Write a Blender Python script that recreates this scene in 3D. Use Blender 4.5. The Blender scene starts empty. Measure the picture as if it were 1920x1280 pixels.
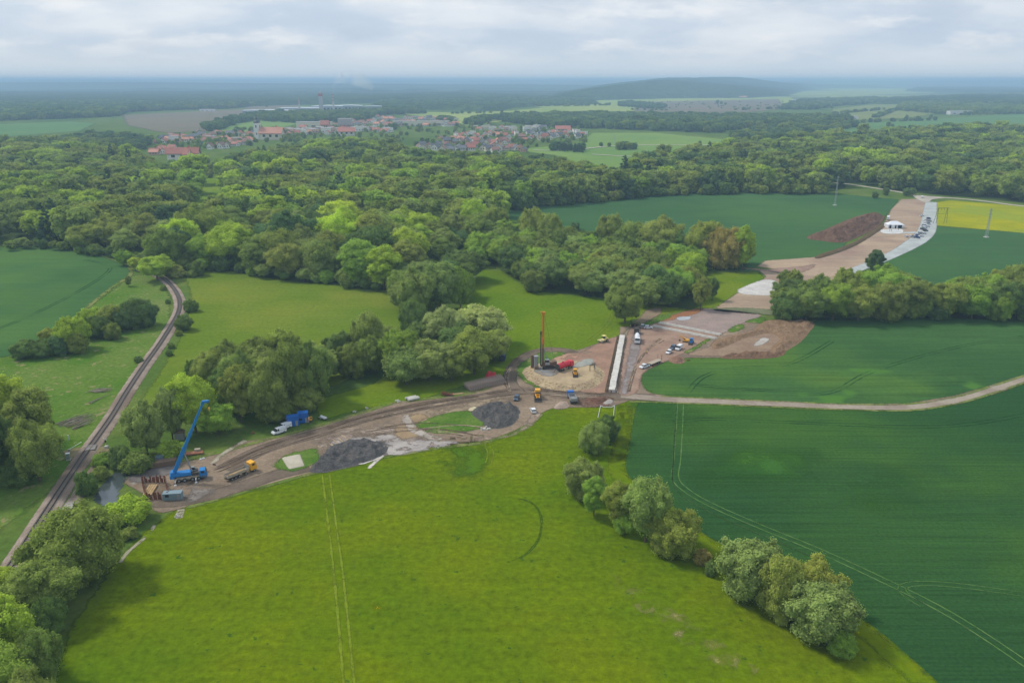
import bpy, bmesh, math, random
import numpy as np
from mathutils import Vector, Matrix
R = math.radians
random.seed(7)
rng = np.random.default_rng(11)
sc = bpy.context.scene
COL = sc.collection

# ------------------------------------------------------------------ camera
CAM_H = 120.0
F = 1493.3                      # focal length in pixels of the 1920 px wide photograph (28 mm)
PITCH = math.atan(490.0 / F)
cd = bpy.data.cameras.new('camera')
cam = bpy.data.objects.new('camera', cd)
COL.objects.link(cam)
cd.lens = 28.0; cd.sensor_width = 36.0
cd.clip_start = 1.0; cd.clip_end = 90000.0
cam.location = (0, 0, CAM_H)
cam.rotation_euler = (R(90) - PITCH, 0, 0)
sc.camera = cam

# ------------------------------------------------------------------ light
SUN_EL, SUN_AZ = R(50), R(-68)          # azimuth measured from +Y towards +X: sun on the left, a little ahead
sd_ = bpy.data.lights.new('sun', 'SUN'); sd_.energy = 2.2; sd_.angle = R(9); sd_.color = (1.0, 0.955, 0.88)
sun = bpy.data.objects.new('sun', sd_); COL.objects.link(sun)
to_sun = Vector((math.sin(SUN_AZ) * math.cos(SUN_EL), math.cos(SUN_AZ) * math.cos(SUN_EL), math.sin(SUN_EL)))
sun.rotation_euler = to_sun.to_track_quat('Z', 'Y').to_euler()
sun.location = (-300, 200, 400)

w = bpy.data.worlds.new('World'); sc.world = w; w.use_nodes = True
nt = w.node_tree; nt.nodes.clear()
N = nt.nodes.new; L = nt.links.new
out = N('ShaderNodeOutputWorld'); bg = N('ShaderNodeBackground'); L(bg.outputs[0], out.inputs[0])
sky = N('ShaderNodeTexSky'); sky.sky_type = 'NISHITA'; sky.sun_disc = False
sky.sun_elevation = SUN_EL; sky.sun_rotation = SUN_AZ; sky.dust_density = 1.5
tc = N('ShaderNodeTexCoord'); sx = N('ShaderNodeSeparateXYZ'); L(tc.outputs['Generated'], sx.inputs[0])
def wm(op, a, b=None, clamp=False):
    n = N('ShaderNodeMath'); n.operation = op; n.use_clamp = clamp
    for i, v in enumerate((a, b)):
        if v is None: continue
        if isinstance(v, (int, float)): n.inputs[i].default_value = v
        else: L(v, n.inputs[i])
    return n.outputs[0]
zz = wm('MAXIMUM', sx.outputs[2], 0.0)
den = wm('ADD', zz, 0.25)
cx = N('ShaderNodeCombineXYZ')
L(wm('DIVIDE', sx.outputs[0], den), cx.inputs[0]); L(wm('DIVIDE', sx.outputs[1], den), cx.inputs[1])
def wnoise(scale, detail, off, rough=.55):
    m = N('ShaderNodeMapping'); L(cx.outputs[0], m.inputs[0]); m.inputs['Location'].default_value = off
    n = N('ShaderNodeTexNoise'); n.inputs['Scale'].default_value = scale; n.inputs['Detail'].default_value = detail
    n.inputs['Roughness'].default_value = rough; L(m.outputs[0], n.inputs[0]); return n.outputs[0]
def wramp(v, a, b, t0=0.0, t1=1.0):
    n = N('ShaderNodeMapRange'); n.interpolation_type = 'SMOOTHSTEP'; L(v, n.inputs[0])
    n.inputs[1].default_value = a; n.inputs[2].default_value = b; n.inputs[3].default_value = t0; n.inputs[4].default_value = t1
    return n.outputs[0]
def wmix(f, a, b):
    n = N('ShaderNodeMix'); n.data_type = 'RGBA'
    if isinstance(f, float): n.inputs[0].default_value = f
    else: L(f, n.inputs[0])
    for i, v in ((6, a), (7, b)):
        if isinstance(v, tuple): n.inputs[i].default_value = (*v, 1)
        else: L(v, n.inputs[i])
    return n.outputs[2]
def lin(*c):
    return tuple((x / 255 / 12.92 if x / 255 < .04045 else ((x / 255 + .055) / 1.055) ** 2.4) for x in c)
def sk(c): return tuple(v * 10.0 for v in lin(*c))        # background strength is 0.1
clA = wnoise(1.3, 7, (2.3, 4.1, 0), .52)
clB = wnoise(3.2, 7, (8.3, 1.1, 3), .58)
base = wmix(wramp(clA, .38, .62), sk((184, 199, 218)), sk((217, 223, 231)))
base = wmix(wramp(clB, .48, .68, 0, .7), base, sk((232, 233, 236)))
clC = wnoise(2.0, 6, (5.7, 9.4, 1))
base = wmix(wramp(clC, .52, .70, 0, .55), base, sk((176, 191, 211)))
base = wmix(wramp(sx.outputs[2], 0.0, .055, 1.0, 0.0), base, sk((198, 210, 222)))      # clear band above the horizon
over = wmix(wramp(sx.outputs[2], .1, .5), base, sk((196, 206, 220)))
skyc = wmix(.12, over, sky.outputs[0])
L(skyc, bg.inputs[0]); bg.inputs[1].default_value = 0.1
sc.view_settings.view_transform = 'Standard'; sc.view_settings.look = 'None'
sc.view_settings.exposure = 0.24; sc.view_settings.gamma = 1.0
sc.cycles.transparent_max_bounces = 24
sc.cycles.max_bounces = 6; sc.cycles.volume_bounces = 3

# ------------------------------------------------------------------ helpers
cT, sT = math.cos(PITCH), math.sin(PITCH)
def at(x, y, z=0.0):
    """ground point that the photograph shows at pixel x, y"""
    u = (x - 960) / F; v = (640 - y) / F
    dx, dy, dz = u, cT + v * sT, -sT + v * cT
    t = (z - CAM_H) / dz
    return (t * dx, t * dy)
def dup(o, parent=None):
    c = o.copy(); COL.objects.link(c); c.parent = parent
    for ch in [k for k in KIDS.get(o.name, [])]: 
        d = dup(ch, c)
    return c
KIDS = {}
def addkid(p, c): KIDS.setdefault(p.name, []).append(c)
def tag(o, label, cat, group=None):
    o['label'] = label; o['category'] = cat
    if group: o['group'] = group
    return o
def thing(name, label, cat, loc=(0, 0, 0), rz=0.0, group=None):
    o = bpy.data.objects.new(name, None); COL.objects.link(o)
    o.location = loc; o.rotation_euler = (0, 0, rz); o.empty_display_size = .5
    return tag(o, label, cat, group)
def copy_tree(root, loc, rz, label=None, group=None, scale=None):
    def rec(o, par):
        c = o.copy(); COL.objects.link(c); c.parent = par
        for ch in KIDS.get(o.name, []):
            addkid(c, rec(ch, c))
        return c
    r = rec(root, None); r.location = loc; r.rotation_euler = (0, 0, rz)
    if label: r['label'] = label
    if group: r['group'] = group
    if scale: r.scale = scale
    return r
class MB:
    """collects shapes and links them as one mesh object"""
    def __init__(s): s.v = []; s.f = []
    def add(s, vs, fs):
        k = len(s.v); s.v += [tuple(p) for p in vs]; s.f += [tuple(i + k for i in q) for q in fs]; return s
    def box(s, c, d, rz=0.0, top=1.0, ry=0.0):
        hx, hy, hz = d[0] / 2, d[1] / 2, d[2] / 2
        P = []
        for sz in (-1, 1):
            k = top if sz > 0 else 1.0
            for (a, b) in ((-1, -1), (1, -1), (1, 1), (-1, 1)): P.append(Vector((a * hx * k, b * hy * k, sz * hz)))
        M = Matrix.Translation(c) @ Matrix.Rotation(rz, 4, 'Z') @ Matrix.Rotation(ry, 4, 'Y')
        return s.add([M @ p for p in P], [(0, 3, 2, 1), (4, 5, 6, 7), (0, 1, 5, 4), (1, 2, 6, 5), (2, 3, 7, 6), (3, 0, 4, 7)])
    def tube(s, p0, p1, r0, r1=None, n=8, cap=True):
        r1 = r0 if r1 is None else r1
        p0, p1 = Vector(p0), Vector(p1); d = (p1 - p0).normalized()
        a = d.orthogonal().normalized(); b = d.cross(a)
        P = []
        for (p, r) in ((p0, r0), (p1, r1)):
            for i in range(n):
                t = 2 * math.pi * i / n + math.pi / n
                P.append(p + a * math.cos(t) * r + b * math.sin(t) * r)
        Fc = [(i, (i + 1) % n, n + (i + 1) % n, n + i) for i in range(n)]
        if cap: Fc += [tuple(range(n))[::-1], tuple(range(n, 2 * n))]
        return s.add(P, Fc)
    def beam(s, p0, p1, wd, ht=None, w1=None, h1=None):
        """rectangular bar whose width lies across Y"""
        ht = ht or wd; w1 = w1 or wd; h1 = h1 or ht
        p0, p1 = Vector(p0), Vector(p1); d = (p1 - p0).normalized()
        side = d.cross(Vector((0, 0, 1)))
        if side.length < 1e-3: side = Vector((0, 1, 0))
        side.normalize(); up = side.cross(d)
        P = []
        for (p, a, b) in ((p0, wd / 2, ht / 2), (p1, w1 / 2, h1 / 2)):
            P += [p - side * a - up * b, p + side * a - up * b, p + side * a + up * b, p - side * a + up * b]
        return s.add(P, [(3, 2, 1, 0), (4, 5, 6, 7), (0, 1, 5, 4), (1, 2, 6, 5), (2, 3, 7, 6), (3, 0, 4, 7)])
    def prism(s, prof, y0, y1, inset=0.0):
        """profile in XZ extruded along Y"""
        n = len(prof)
        P = [(x, y0, z) for x, z in prof] + [(x, y1, z) for x, z in prof]
        return s.add(P, [tuple(range(n)), tuple(range(n, 2 * n))[::-1]] + [((i + 1) % n, i, n + i, n + (i + 1) % n) for i in range(n)])
    def build(s, name, mat, parent=None, loc=None, rz=0, smooth=False, label=None, bevel=0.0):
        me = bpy.data.meshes.new(name); me.from_pydata(s.v, [], s.f)
        bm = bmesh.new(); bm.from_mesh(me); bmesh.ops.recalc_face_normals(bm, faces=bm.faces)
        if bevel: bmesh.ops.bevel(bm, geom=[e for e in bm.edges], offset=bevel, segments=2, affect='EDGES', profile=.5)
        bm.to_mesh(me); bm.free()
        if smooth: me.polygons.foreach_set('use_smooth', [True] * len(me.polygons))
        me.materials.append(mat)
        o = bpy.data.objects.new(name, me); COL.objects.link(o)
        if parent: o.parent = parent; addkid(parent, o)
        if loc: o.location = loc
        o.rotation_euler = (0, 0, rz)
        if label: o['label'] = label
        return o
def np_mesh(name, V, Fq, mat):
    """mesh from numpy quads"""
    me = bpy.data.meshes.new(name)
    me.vertices.add(len(V)); me.vertices.foreach_set('co', np.asarray(V, np.float32).ravel())
    Fq = np.asarray(Fq, np.int32); k = Fq.shape[1]
    me.loops.add(Fq.size); me.loops.foreach_set('vertex_index', Fq.ravel())
    me.polygons.add(len(Fq)); me.polygons.foreach_set('loop_start', np.arange(0, Fq.size, k, dtype=np.int32))
    me.polygons.foreach_set('loop_total', np.full(len(Fq), k, np.int32))
    me.update(calc_edges=True); me.validate()
    if mat: me.materials.append(mat)
    return me

# ------------------------------------------------------------------ materials
class NT:
    def __init__(s, name):
        s.m = bpy.data.materials.new(name); s.m.use_nodes = True; s.t = s.m.node_tree; s.t.nodes.clear()
        s.out = s.n('ShaderNodeOutputMaterial'); s._pos = None
    def n(s, k): return s.t.nodes.new(k)
    def l(s, a, b): s.t.links.new(a, b)
    def pos(s):
        if s._pos is None: s._pos = s.n('ShaderNodeNewGeometry').outputs['Position']
        return s._pos
    def mapped(s, src, scale=(1, 1, 1), rz=0.0, loc=(0, 0, 0)):
        m = s.n('ShaderNodeMapping'); s.l(src, m.inputs[0]); m.inputs['Scale'].default_value = scale
        m.inputs['Rotation'].default_value = (0, 0, rz); m.inputs['Location'].default_value = loc; return m.outputs[0]
    def noise(s, scale, detail=4, src=None, rough=.55, dist=0.0):
        n = s.n('ShaderNodeTexNoise'); n.inputs['Scale'].default_value = scale; n.inputs['Detail'].default_value = detail
        n.inputs['Roughness'].default_value = rough; n.inputs['Distortion'].default_value = dist
        s.l(src or s.pos(), n.inputs[0]); return n.outputs[0]
    def wave(s, scale, src, dist=2.0, ds=1.0):
        n = s.n('ShaderNodeTexWave'); n.inputs['Scale'].default_value = scale; n.inputs['Distortion'].default_value = dist
        n.inputs['Detail'].default_value = 3; n.inputs['Detail Scale'].default_value = ds; s.l(src, n.inputs[0]); return n.outputs['Fac']
    def math(s, op, a, b=None, clamp=False):
        n = s.n('ShaderNodeMath'); n.operation = op; n.use_clamp = clamp
        for i, v in enumerate((a, b)):
            if v is None: continue
            if isinstance(v, (int, float)): n.inputs[i].default_value = v
            else: s.l(v, n.inputs[i])
        return n.outputs[0]
    def ramp(s, v, a, b, t0=0.0, t1=1.0, lin_=False):
        n = s.n('ShaderNodeMapRange'); n.interpolation_type = 'LINEAR' if lin_ else 'SMOOTHSTEP'
        s.l(v, n.inputs[0])
        for i, x in enumerate((a, b, t0, t1)): n.inputs[i + 1].default_value = x
        return n.outputs[0]
    def mix(s, f, a, b, mode='MIX'):
        n = s.n('ShaderNodeMix'); n.data_type = 'RGBA'; n.blend_type = mode
        if isinstance(f, (int, float)): n.inputs[0].default_value = f
        else: s.l(f, n.inputs[0])
        for i, v in ((6, a), (7, b)):
            if isinstance(v, tuple): n.inputs[i].default_value = (*v[:3], 1)
            else: s.l(v, n.inputs[i])
        return n.outputs[2]
    def attr(s, name, typ='GEOMETRY'):
        n = s.n('ShaderNodeAttribute'); n.attribute_name = name; n.attribute_type = typ; return n
    def bump(s, h, strength=.3, dist=1.0):
        n = s.n('ShaderNodeBump'); n.inputs['Strength'].default_value = strength; n.inputs['Distance'].default_value = dist
        s.l(h, n.inputs['Height']); return n.outputs[0]
    def princ(s, col, rough=.6, metal=0.0, nrm=None, spec=.5):
        b = s.n('ShaderNodeBsdfPrincipled')
        if isinstance(col, tuple): b.inputs['Base Color'].default_value = (*col[:3], 1)
        else: s.l(col, b.inputs['Base Color'])
        if isinstance(rough, (int, float)): b.inputs['Roughness'].default_value = rough
        else: s.l(rough, b.inputs['Roughness'])
        b.inputs['Metallic'].default_value = metal; b.inputs['Specular IOR Level'].default_value = spec
        if nrm: s.l(nrm, b.inputs['Normal'])
        return b.outputs[0]
    def diff(s, col, nrm=None):
        b = s.n('ShaderNodeBsdfDiffuse')
        if isinstance(col, tuple): b.inputs[0].default_value = (*col[:3], 1)
        else: s.l(col, b.inputs[0])
        if nrm: s.l(nrm, b.inputs['Normal'])
        return b.outputs[0]
    def shmix(s, f, a, b):
        n = s.n('ShaderNodeMixShader')
        if isinstance(f, (int, float)): n.inputs[0].default_value = f
        else: s.l(f, n.inputs[0])
        s.l(a, n.inputs[1]); s.l(b, n.inputs[2]); return n.outputs[0]
    def done(s, sh): s.l(sh, s.out.inputs[0]); return s.m

def ground_mat(name, c1, c2, s1=.02, c3=None, s3=.006, fine=.35, fs=.6, spot=None, rows=None, edge=(.5, 2.0), es=.3, bump=.4, cover=None):
    """soft-edged ground cover: c1/c2 patches, c3 large patches, fine speckle, optional drill rows, ragged border from the sd attribute"""
    t = NT(name)
    a = t.noise(s1, 6, rough=.6)
    col = t.mix(t.ramp(a, .38, .62), c1, c2)
    if c3: col = t.mix(t.ramp(t.noise(s3, 4, t.mapped(t.pos(), loc=(91, 37, 5))), .48, .64), col, c3)
    f = t.noise(fs, 5, rough=.7)
    dark = t.ramp(f, .25, .75, 1 - fine, 1 + fine, True)
    if rows:
        rz, sp, amt = rows
        wv = t.noise(1.0, 4, t.mapped(t.pos(), (.02, sp, 1), rz), rough=.65)
        dark = t.math('MULTIPLY', dark, t.ramp(wv, .3, .7, 1 - amt, 1 + amt, True))
    cc = t.n('ShaderNodeCombineXYZ')
    for i in range(3): t.l(dark, cc.inputs[i])
    col = t.mix(1.0, col, cc.outputs[0], 'MULTIPLY')
    if spot:
        sc_, thr, sp_c = spot
        col = t.mix(t.ramp(t.noise(sc_, 3, t.mapped(t.pos(), loc=(13, 71, 9)), rough=.7), thr, thr + .06), col, sp_c)
    sh = t.diff(col, t.bump(f, bump, .5))
    if edge:
        s = t.math('ADD', t.attr('sd').outputs['Fac'], t.math('MULTIPLY', t.math('SUBTRACT', t.noise(es, 5, rough=.65), .5), edge[1] * 2))
        al = t.ramp(s, -edge[0], edge[0])
        if cover: al = t.math('MULTIPLY', al, t.ramp(t.noise(cover[0], 5, t.mapped(t.pos(), loc=(7, 3, 1)), rough=.65), cover[1], cover[2]))
        tr = t.n('ShaderNodeBsdfTransparent'); sh = t.shmix(al, tr.outputs[0], sh)
    return t.done(sh)
def paint(name, col, rough=.45, metal=0.0, dirt=.25, dc=(.16, .13, .10), spec=.5):
    t = NT(name)
    o = t.n('ShaderNodeTexCoord').outputs['Object']
    n = t.noise(1.3, 6, o, .65)
    c = t.mix(t.ramp(n, .42, .75, 0, dirt), col, dc)
    return t.done(t.princ(c, t.ramp(n, .3, .7, rough * .8, min(1, rough * 1.4)), metal, None, spec))
def rough_mat(name, c1, c2, s=.5, bump=.5, fine=.3):
    t = NT(name)
    col = t.mix(t.ramp(t.noise(s, 6, rough=.65), .35, .65), c1, c2)
    f = t.noise(s * 6, 5, rough=.7)
    return t.done(t.diff(t.mix(t.ramp(f, .3, .7, 0, fine), col, tuple(v * .35 for v in c1)), t.bump(f, bump, .4)))

# ------------------------------------------------------------------ ground areas
def catmull(P, n=6, closed=True):
    P = [np.array(p, float) for p in P]; o = []; m = len(P)
    for i in range(m if closed else m - 1):
        if closed: p0, p1, p2, p3 = P[i - 1], P[i], P[(i + 1) % m], P[(i + 2) % m]
        else: p0, p1, p2, p3 = P[max(i - 1, 0)], P[i], P[i + 1], P[min(i + 2, m - 1)]
        for k in range(n):
            t = k / n
            o.append(.5 * ((2 * p1) + (-p0 + p2) * t + (2 * p0 - 5 * p1 + 4 * p2 - p3) * t * t + (-p0 + 3 * p1 - 3 * p2 + p3) * t ** 3))
    if not closed: o.append(P[-1])
    return np.array(o)
def sdist(P, X, Y):
    """signed distance to polygon P, positive inside"""
    d2 = np.full(X.shape, 1e18); ins = np.zeros(X.shape, bool)
    m = len(P)
    for i in range(m):
        x0, y0 = P[i]; x1, y1 = P[(i + 1) % m]
        ex, ey = x1 - x0, y1 - y0; L2 = ex * ex + ey * ey + 1e-12
        t = np.clip(((X - x0) * ex + (Y - y0) * ey) / L2, 0, 1)
        d2 = np.minimum(d2, (X - x0 - t * ex) ** 2 + (Y - y0 - t * ey) ** 2)
        c = (y0 > Y) != (y1 > Y)
        if abs(ey) > 1e-12: ins ^= c & (X < (x1 - x0) * (Y - y0) / ey + x0)
    d = np.sqrt(d2); return np.where(ins, d, -d)
def vnoise(X, Y, s, seed=0):
    """smooth value noise, 0..1"""
    x = X / s + seed * 17.3; y = Y / s + seed * 9.7
    xi = np.floor(x).astype(np.int64); yi = np.floor(y).astype(np.int64); xf = x - xi; yf = y - yi
    def h(a, b):
        k = (a * 374761393 + b * 668265263 + seed * 2246822519) & 0xffffffff
        k = ((k ^ (k >> 13)) * 1274126177) & 0xffffffff
        return ((k ^ (k >> 16)) & 0xffff) / 65535.0
    u = xf * xf * (3 - 2 * xf); v = yf * yf * (3 - 2 * yf)
    return (h(xi, yi) * (1 - u) + h(xi + 1, yi) * u) * (1 - v) + (h(xi, yi + 1) * (1 - u) + h(xi + 1, yi + 1) * u) * v
def fbm(X, Y, s, seed=0, o=4):
    r = 0; a = .5
    for k in range(o): r = r + a * vnoise(X, Y, s / 2 ** k, seed + k); a *= .5
    return r
def area(name, pts, mat, z, cell=2.0, margin=2.0, smooth=True, hfn=None, world=False, kind='structure', n=5):
    P = [p if world else at(*p) for p in pts]
    P = catmull(P, n) if smooth else np.array(P, float)
    x0, y0 = P.min(0) - margin; x1, y1 = P.max(0) + margin
    nx = int((x1 - x0) / cell) + 2; ny = int((y1 - y0) / cell) + 2
    X, Y = np.meshgrid(x0 + np.arange(nx) * cell, y0 + np.arange(ny) * cell, indexing='ij')
    D = sdist(P, X.ravel(), Y.ravel()).reshape(X.shape)
    keep = np.maximum.reduce([D[:-1, :-1], D[1:, :-1], D[1:, 1:], D[:-1, 1:]]) > -margin
    idx = np.arange(nx * ny).reshape(nx, ny)
    q = np.stack([idx[:-1, :-1][keep], idx[1:, :-1][keep], idx[1:, 1:][keep], idx[:-1, 1:][keep]], 1)
    used, inv = np.unique(q, return_inverse=True); q = inv.reshape(q.shape)
    xs, ys, ds = X.ravel()[used], Y.ravel()[used], D.ravel()[used]
    zs = np.full(xs.shape, z)
    if hfn is not None: zs = zs + hfn(xs, ys, ds)
    me = np_mesh(name, np.stack([xs, ys, zs], 1), q, mat)
    a = me.attributes.new('sd', 'FLOAT', 'POINT'); a.data.foreach_set('value', ds.astype(np.float32))
    if hfn is not None: me.polygons.foreach_set('use_smooth', [True] * len(me.polygons))
    o = bpy.data.objects.new(name, me); COL.objects.link(o)
    if kind: o['kind'] = kind
    return o
def ribbon(name, pts, width, mat, z, parent=None, kind='structure', world=False, off=0.0, n=8, closed=False, prof=None):
    """strip along a line with sd across it; prof = [(offset, height)] makes it a raised bank"""
    P = [p if world else at(*p) for p in pts]
    P = catmull(P, n, closed) if len(P) > 2 else np.array([np.array(P[0]) + (np.array(P[1]) - np.array(P[0])) * t for t in np.linspace(0, 1, 12)])
    T = np.gradient(P, axis=0); T /= np.linalg.norm(T, axis=1)[:, None] + 1e-9
    Nn = np.stack([T[:, 1], -T[:, 0]], 1)          # to the right of the direction
    W = np.asarray(width, float) if not np.isscalar(width) else None
    if W is not None: W = np.interp(np.linspace(0, 1, len(P)), np.linspace(0, 1, len(W)), W)
    else: W = np.full(len(P), float(width))
    if prof is None: prof = [(-.5, 0), (0, 0), (.5, 0)]
    V, S = [], []
    for o_, h in prof:
        V.append(np.column_stack([P + Nn * (off + o_ * W)[:, None], np.full(len(P), z + h)])); S.append((.5 - abs(o_)) * W)
    k = len(prof); V = np.stack(V, 1).reshape(-1, 3); S = np.stack(S, 1).ravel()
    q = [(i * k + j, (i + 1) * k + j, (i + 1) * k + j + 1, i * k + j + 1) for i in range(len(P) - 1) for j in range(k - 1)]
    me = np_mesh(name, V, q, mat)
    a = me.attributes.new('sd', 'FLOAT', 'POINT'); a.data.foreach_set('value', S.astype(np.float32))
    o = bpy.data.objects.new(name, me); COL.objects.link(o)
    if kind: o['kind'] = kind
    if parent: o.parent = parent; addkid(parent, o)
    return o

# ================================================================== the land
M_BASE = ground_mat('rough_grass', lin(80, 104, 42), lin(98, 114, 52), .03, lin(72, 96, 40), .004, .30, .45, edge=None)
def rects(name, x0, x1, y0, y1, nx, ny, mat, z, hfn=None):
    X, Y = np.meshgrid(np.linspace(x0, x1, nx), np.linspace(y0, y1, ny), indexing='ij')
    Z = np.full(X.shape, z) + (hfn(X, Y) if hfn else 0)
    idx = np.arange(nx * ny).reshape(nx, ny)
    q = np.stack([idx[:-1, :-1].ravel(), idx[1:, :-1].ravel(), idx[1:, 1:].ravel(), idx[:-1, 1:].ravel()], 1)
    me = np_mesh(name, np.stack([X.ravel(), Y.ravel(), Z.ravel()], 1), q, mat)
    o = bpy.data.objects.new(name, me); COL.objects.link(o); o['kind'] = 'structure'; return o
rects('ground', -30000, 30000, -2000, 33000, 61, 36, M_BASE, 0)

# near meadows and crop fields
M_MEADOW = ground_mat('meadow_grass', lin(88, 111, 5), lin(103, 118, 5), .02, lin(82, 110, 8), .009, .42, .5, spot=(.30, .645, lin(62, 92, 26)), edge=(.8, 2.2), bump=.9, rows=(1.45, .3, .1))
area('meadow', [(60, 1420), (130, 1180), (210, 1062), (270, 1000), (330, 955), (420, 930), (600, 878), (700, 850), (900, 812), (1000, 775), (1060, 752), (1200, 742), (1215, 760), (1190, 890), (1330, 1010), (1600, 1140), (1770, 1270), (1900, 1400)], M_MEADOW, .03, 3, 3, smooth=False)
M_WHEAT = ground_mat('young_wheat', lin(44, 78, 40), lin(52, 86, 40), .012, lin(68, 100, 38), .0075, .3, 1.1, rows=(0.0, .9, .22), edge=(.5, 1.2), spot=None, bump=.3)
area('wheat_field', [(1197, 753), (1300, 757), (1500, 768), (1700, 770), (1800, 757), (1880, 735), (1960, 705), (2300, 640), (2700, 900), (2400, 1450), (1900, 1420), (1748, 1280), (1640, 1184), (1587, 1144), (1450, 1062), (1362, 1022), (1298, 991), (1250, 930), (1200, 905), (1171, 892), (1172, 860), (1180, 822), (1189, 780)], M_WHEAT, .06, 3, 2, smooth=False)
for pts in ([(1300, 880), (1400, 850), (1500, 858), (1540, 880), (1440, 905), (1340, 900)], [(1200, 765), (1260, 762), (1290, 800), (1240, 850), (1195, 830)], [(1600, 905), (1750, 900), (1700, 935), (1620, 930)]):
    area('wheat_patch', pts, ground_mat('thin_wheat', lin(64, 104, 36), lin(52, 94, 40), .02, None, .01, .3, 1.1, rows=(0, .9, .2), edge=(10, 22), es=.03, cover=(.03, .3, .7)), .09, 3, 12)
M_BRIGHTSTRIP = ground_mat('flowering_grass_strip', lin(92, 116, 8), lin(104, 120, 8), .08, None, .01, .25, .7, edge=(2.0, 3.5), spot=(.35, .68, lin(190, 180, 30)))
ribbon('meadow_edge', [(1172, 760), (1168, 820), (1160, 890), (1235, 950), (1310, 1010), (1400, 1070), (1580, 1155), (1700, 1250), (1800, 1350)], 6, M_BRIGHTSTRIP, .09)
M_WHEAT2 = ground_mat('young_wheat_north', lin(54, 88, 46), lin(64, 98, 50), .012, lin(80, 110, 46), .008, .18, .6, rows=(-.12, .4, .2), edge=(.6, 1.4), spot=(.02, .61, lin(76, 116, 48)), bump=.3)
area('wheat_field', [(1201, 700), (1204, 716), (1212, 731), (1235, 741), (1300, 746), (1464, 753), (1600, 757), (1700, 757), (1790, 742), (1850, 725), (1960, 690), (2400, 600), (1930, 588), (1700, 590), (1535, 600), (1523, 606), (1500, 630), (1465, 660), (1440, 669), (1345, 672), (1290, 672), (1240, 680)], M_WHEAT2, .06, 3, 2, smooth=False)
M_WHEAT3 = ground_mat('distant_wheat', lin(58, 92, 54), lin(64, 98, 58), .008, lin(70, 104, 56), .004, .08, .3, rows=(.1, .12, .08), edge=(1.0, 1.5), bump=.1)
area('wheat_field', [(945, 400), (960, 390), (1130, 376), (1240, 364), (1400, 361), (1560, 363), (1686, 374), (1672, 392), (1660, 404), (1600, 430), (1580, 465), (1560, 480), (1500, 488), (1425, 494), (1400, 510), (1300, 500), (1100, 490), (940, 470)], M_WHEAT3, .06, 5, 3, smooth=False)
area('wheat_field', [(1746, 424), (1800, 428), (1930, 438), (2300, 470), (2200, 560), (1900, 545), (1730, 556), (1640, 520), (1645, 494), (1698, 468), (1735, 442)], M_WHEAT3, .06, 5, 3, smooth=False)
M_RAPE = ground_mat('rapeseed_bloom', lin(142, 146, 22), lin(158, 156, 20), .03, lin(136, 148, 42), .012, .10, .3, rows=(.05, .15, .08), edge=(1.0, 1.5), bump=.1)
area('rapeseed_field', [(1753, 380), (1780, 376), (1850, 381), (1930, 389), (2300, 410), (2300, 470), (1930, 438), (1840, 430), (1748, 422)], M_RAPE, .10, 4, 3, smooth=False)
M_WHEAT4 = ground_mat('west_wheat', lin(60, 95, 52), lin(70, 104, 56), .01, lin(80, 112, 54), .006, .10, .5, rows=(.9, .3, .10), edge=(.8, 1.2), bump=.2)
area('wheat_field', [(-400, 462), (0, 464), (100, 465), (180, 477), (236, 498), (246, 514), (215, 538), (178, 564), (150, 588), (95, 625), (30, 664), (0, 671), (-500, 700)], M_WHEAT4, .06, 4, 3, smooth=False)
M_MEADOW2 = ground_mat('mown_meadow', lin(104, 122, 38), lin(94, 117, 30), .02, lin(116, 126, 42), .008, .26, .5, rows=(1.1, .25, .06), edge=(1.2, 2.5))
area('meadow', [(345, 508), (430, 500), (540, 520), (700, 540), (760, 545), (760, 640), (640, 720), (450, 760), (300, 790), (225, 820), (250, 770), (300, 700), (335, 640), (352, 590), (360, 560)], M_MEADOW2, .03, 3, 4, smooth=False)
M_MEADOW3 = ground_mat('bright_meadow', lin(88, 115, 16), lin(100, 122, 20), .02, lin(108, 124, 26), .008, .28, .5, edge=(.8, 1.6))
area('meadow', [(885, 505), (960, 510), (1010, 545), (1150, 553), (1190, 580), (1180, 612), (1161, 630), (1117, 646), (1082, 658), (1028, 652), (999, 658), (971, 672), (949, 692), (945, 705), (880, 720), (800, 745), (700, 763), (640, 776), (600, 790), (590, 750), (700, 720), (860, 600)], M_MEADOW3, .035, 3, 3, smooth=False)
area('meadow', [(1300, 512), (1420, 510), (1434, 521), (1380, 550), (1345, 575), (1312, 579), (1240, 590), (1180, 600), (1150, 570), (1250, 560)], M_MEADOW3, .03, 3, 3, smooth=False)
M_SCRUB = ground_mat('scrub_grass', lin(78, 112, 34), lin(98, 120, 50), .03, lin(108, 122, 62), .012, .38, .6, edge=(1.5, 3), spot=(.2, .60, lin(136, 130, 88)))
area('rough_pasture', [(-150, 676), (30, 668), (95, 628), (178, 568), (246, 518), (300, 512), (320, 560), (318, 600), (290, 655), (240, 730), (205, 780), (165, 840), (120, 900), (-60, 1040), (-300, 1000)], M_SCRUB, .025, 3, 4, smooth=False)

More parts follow.
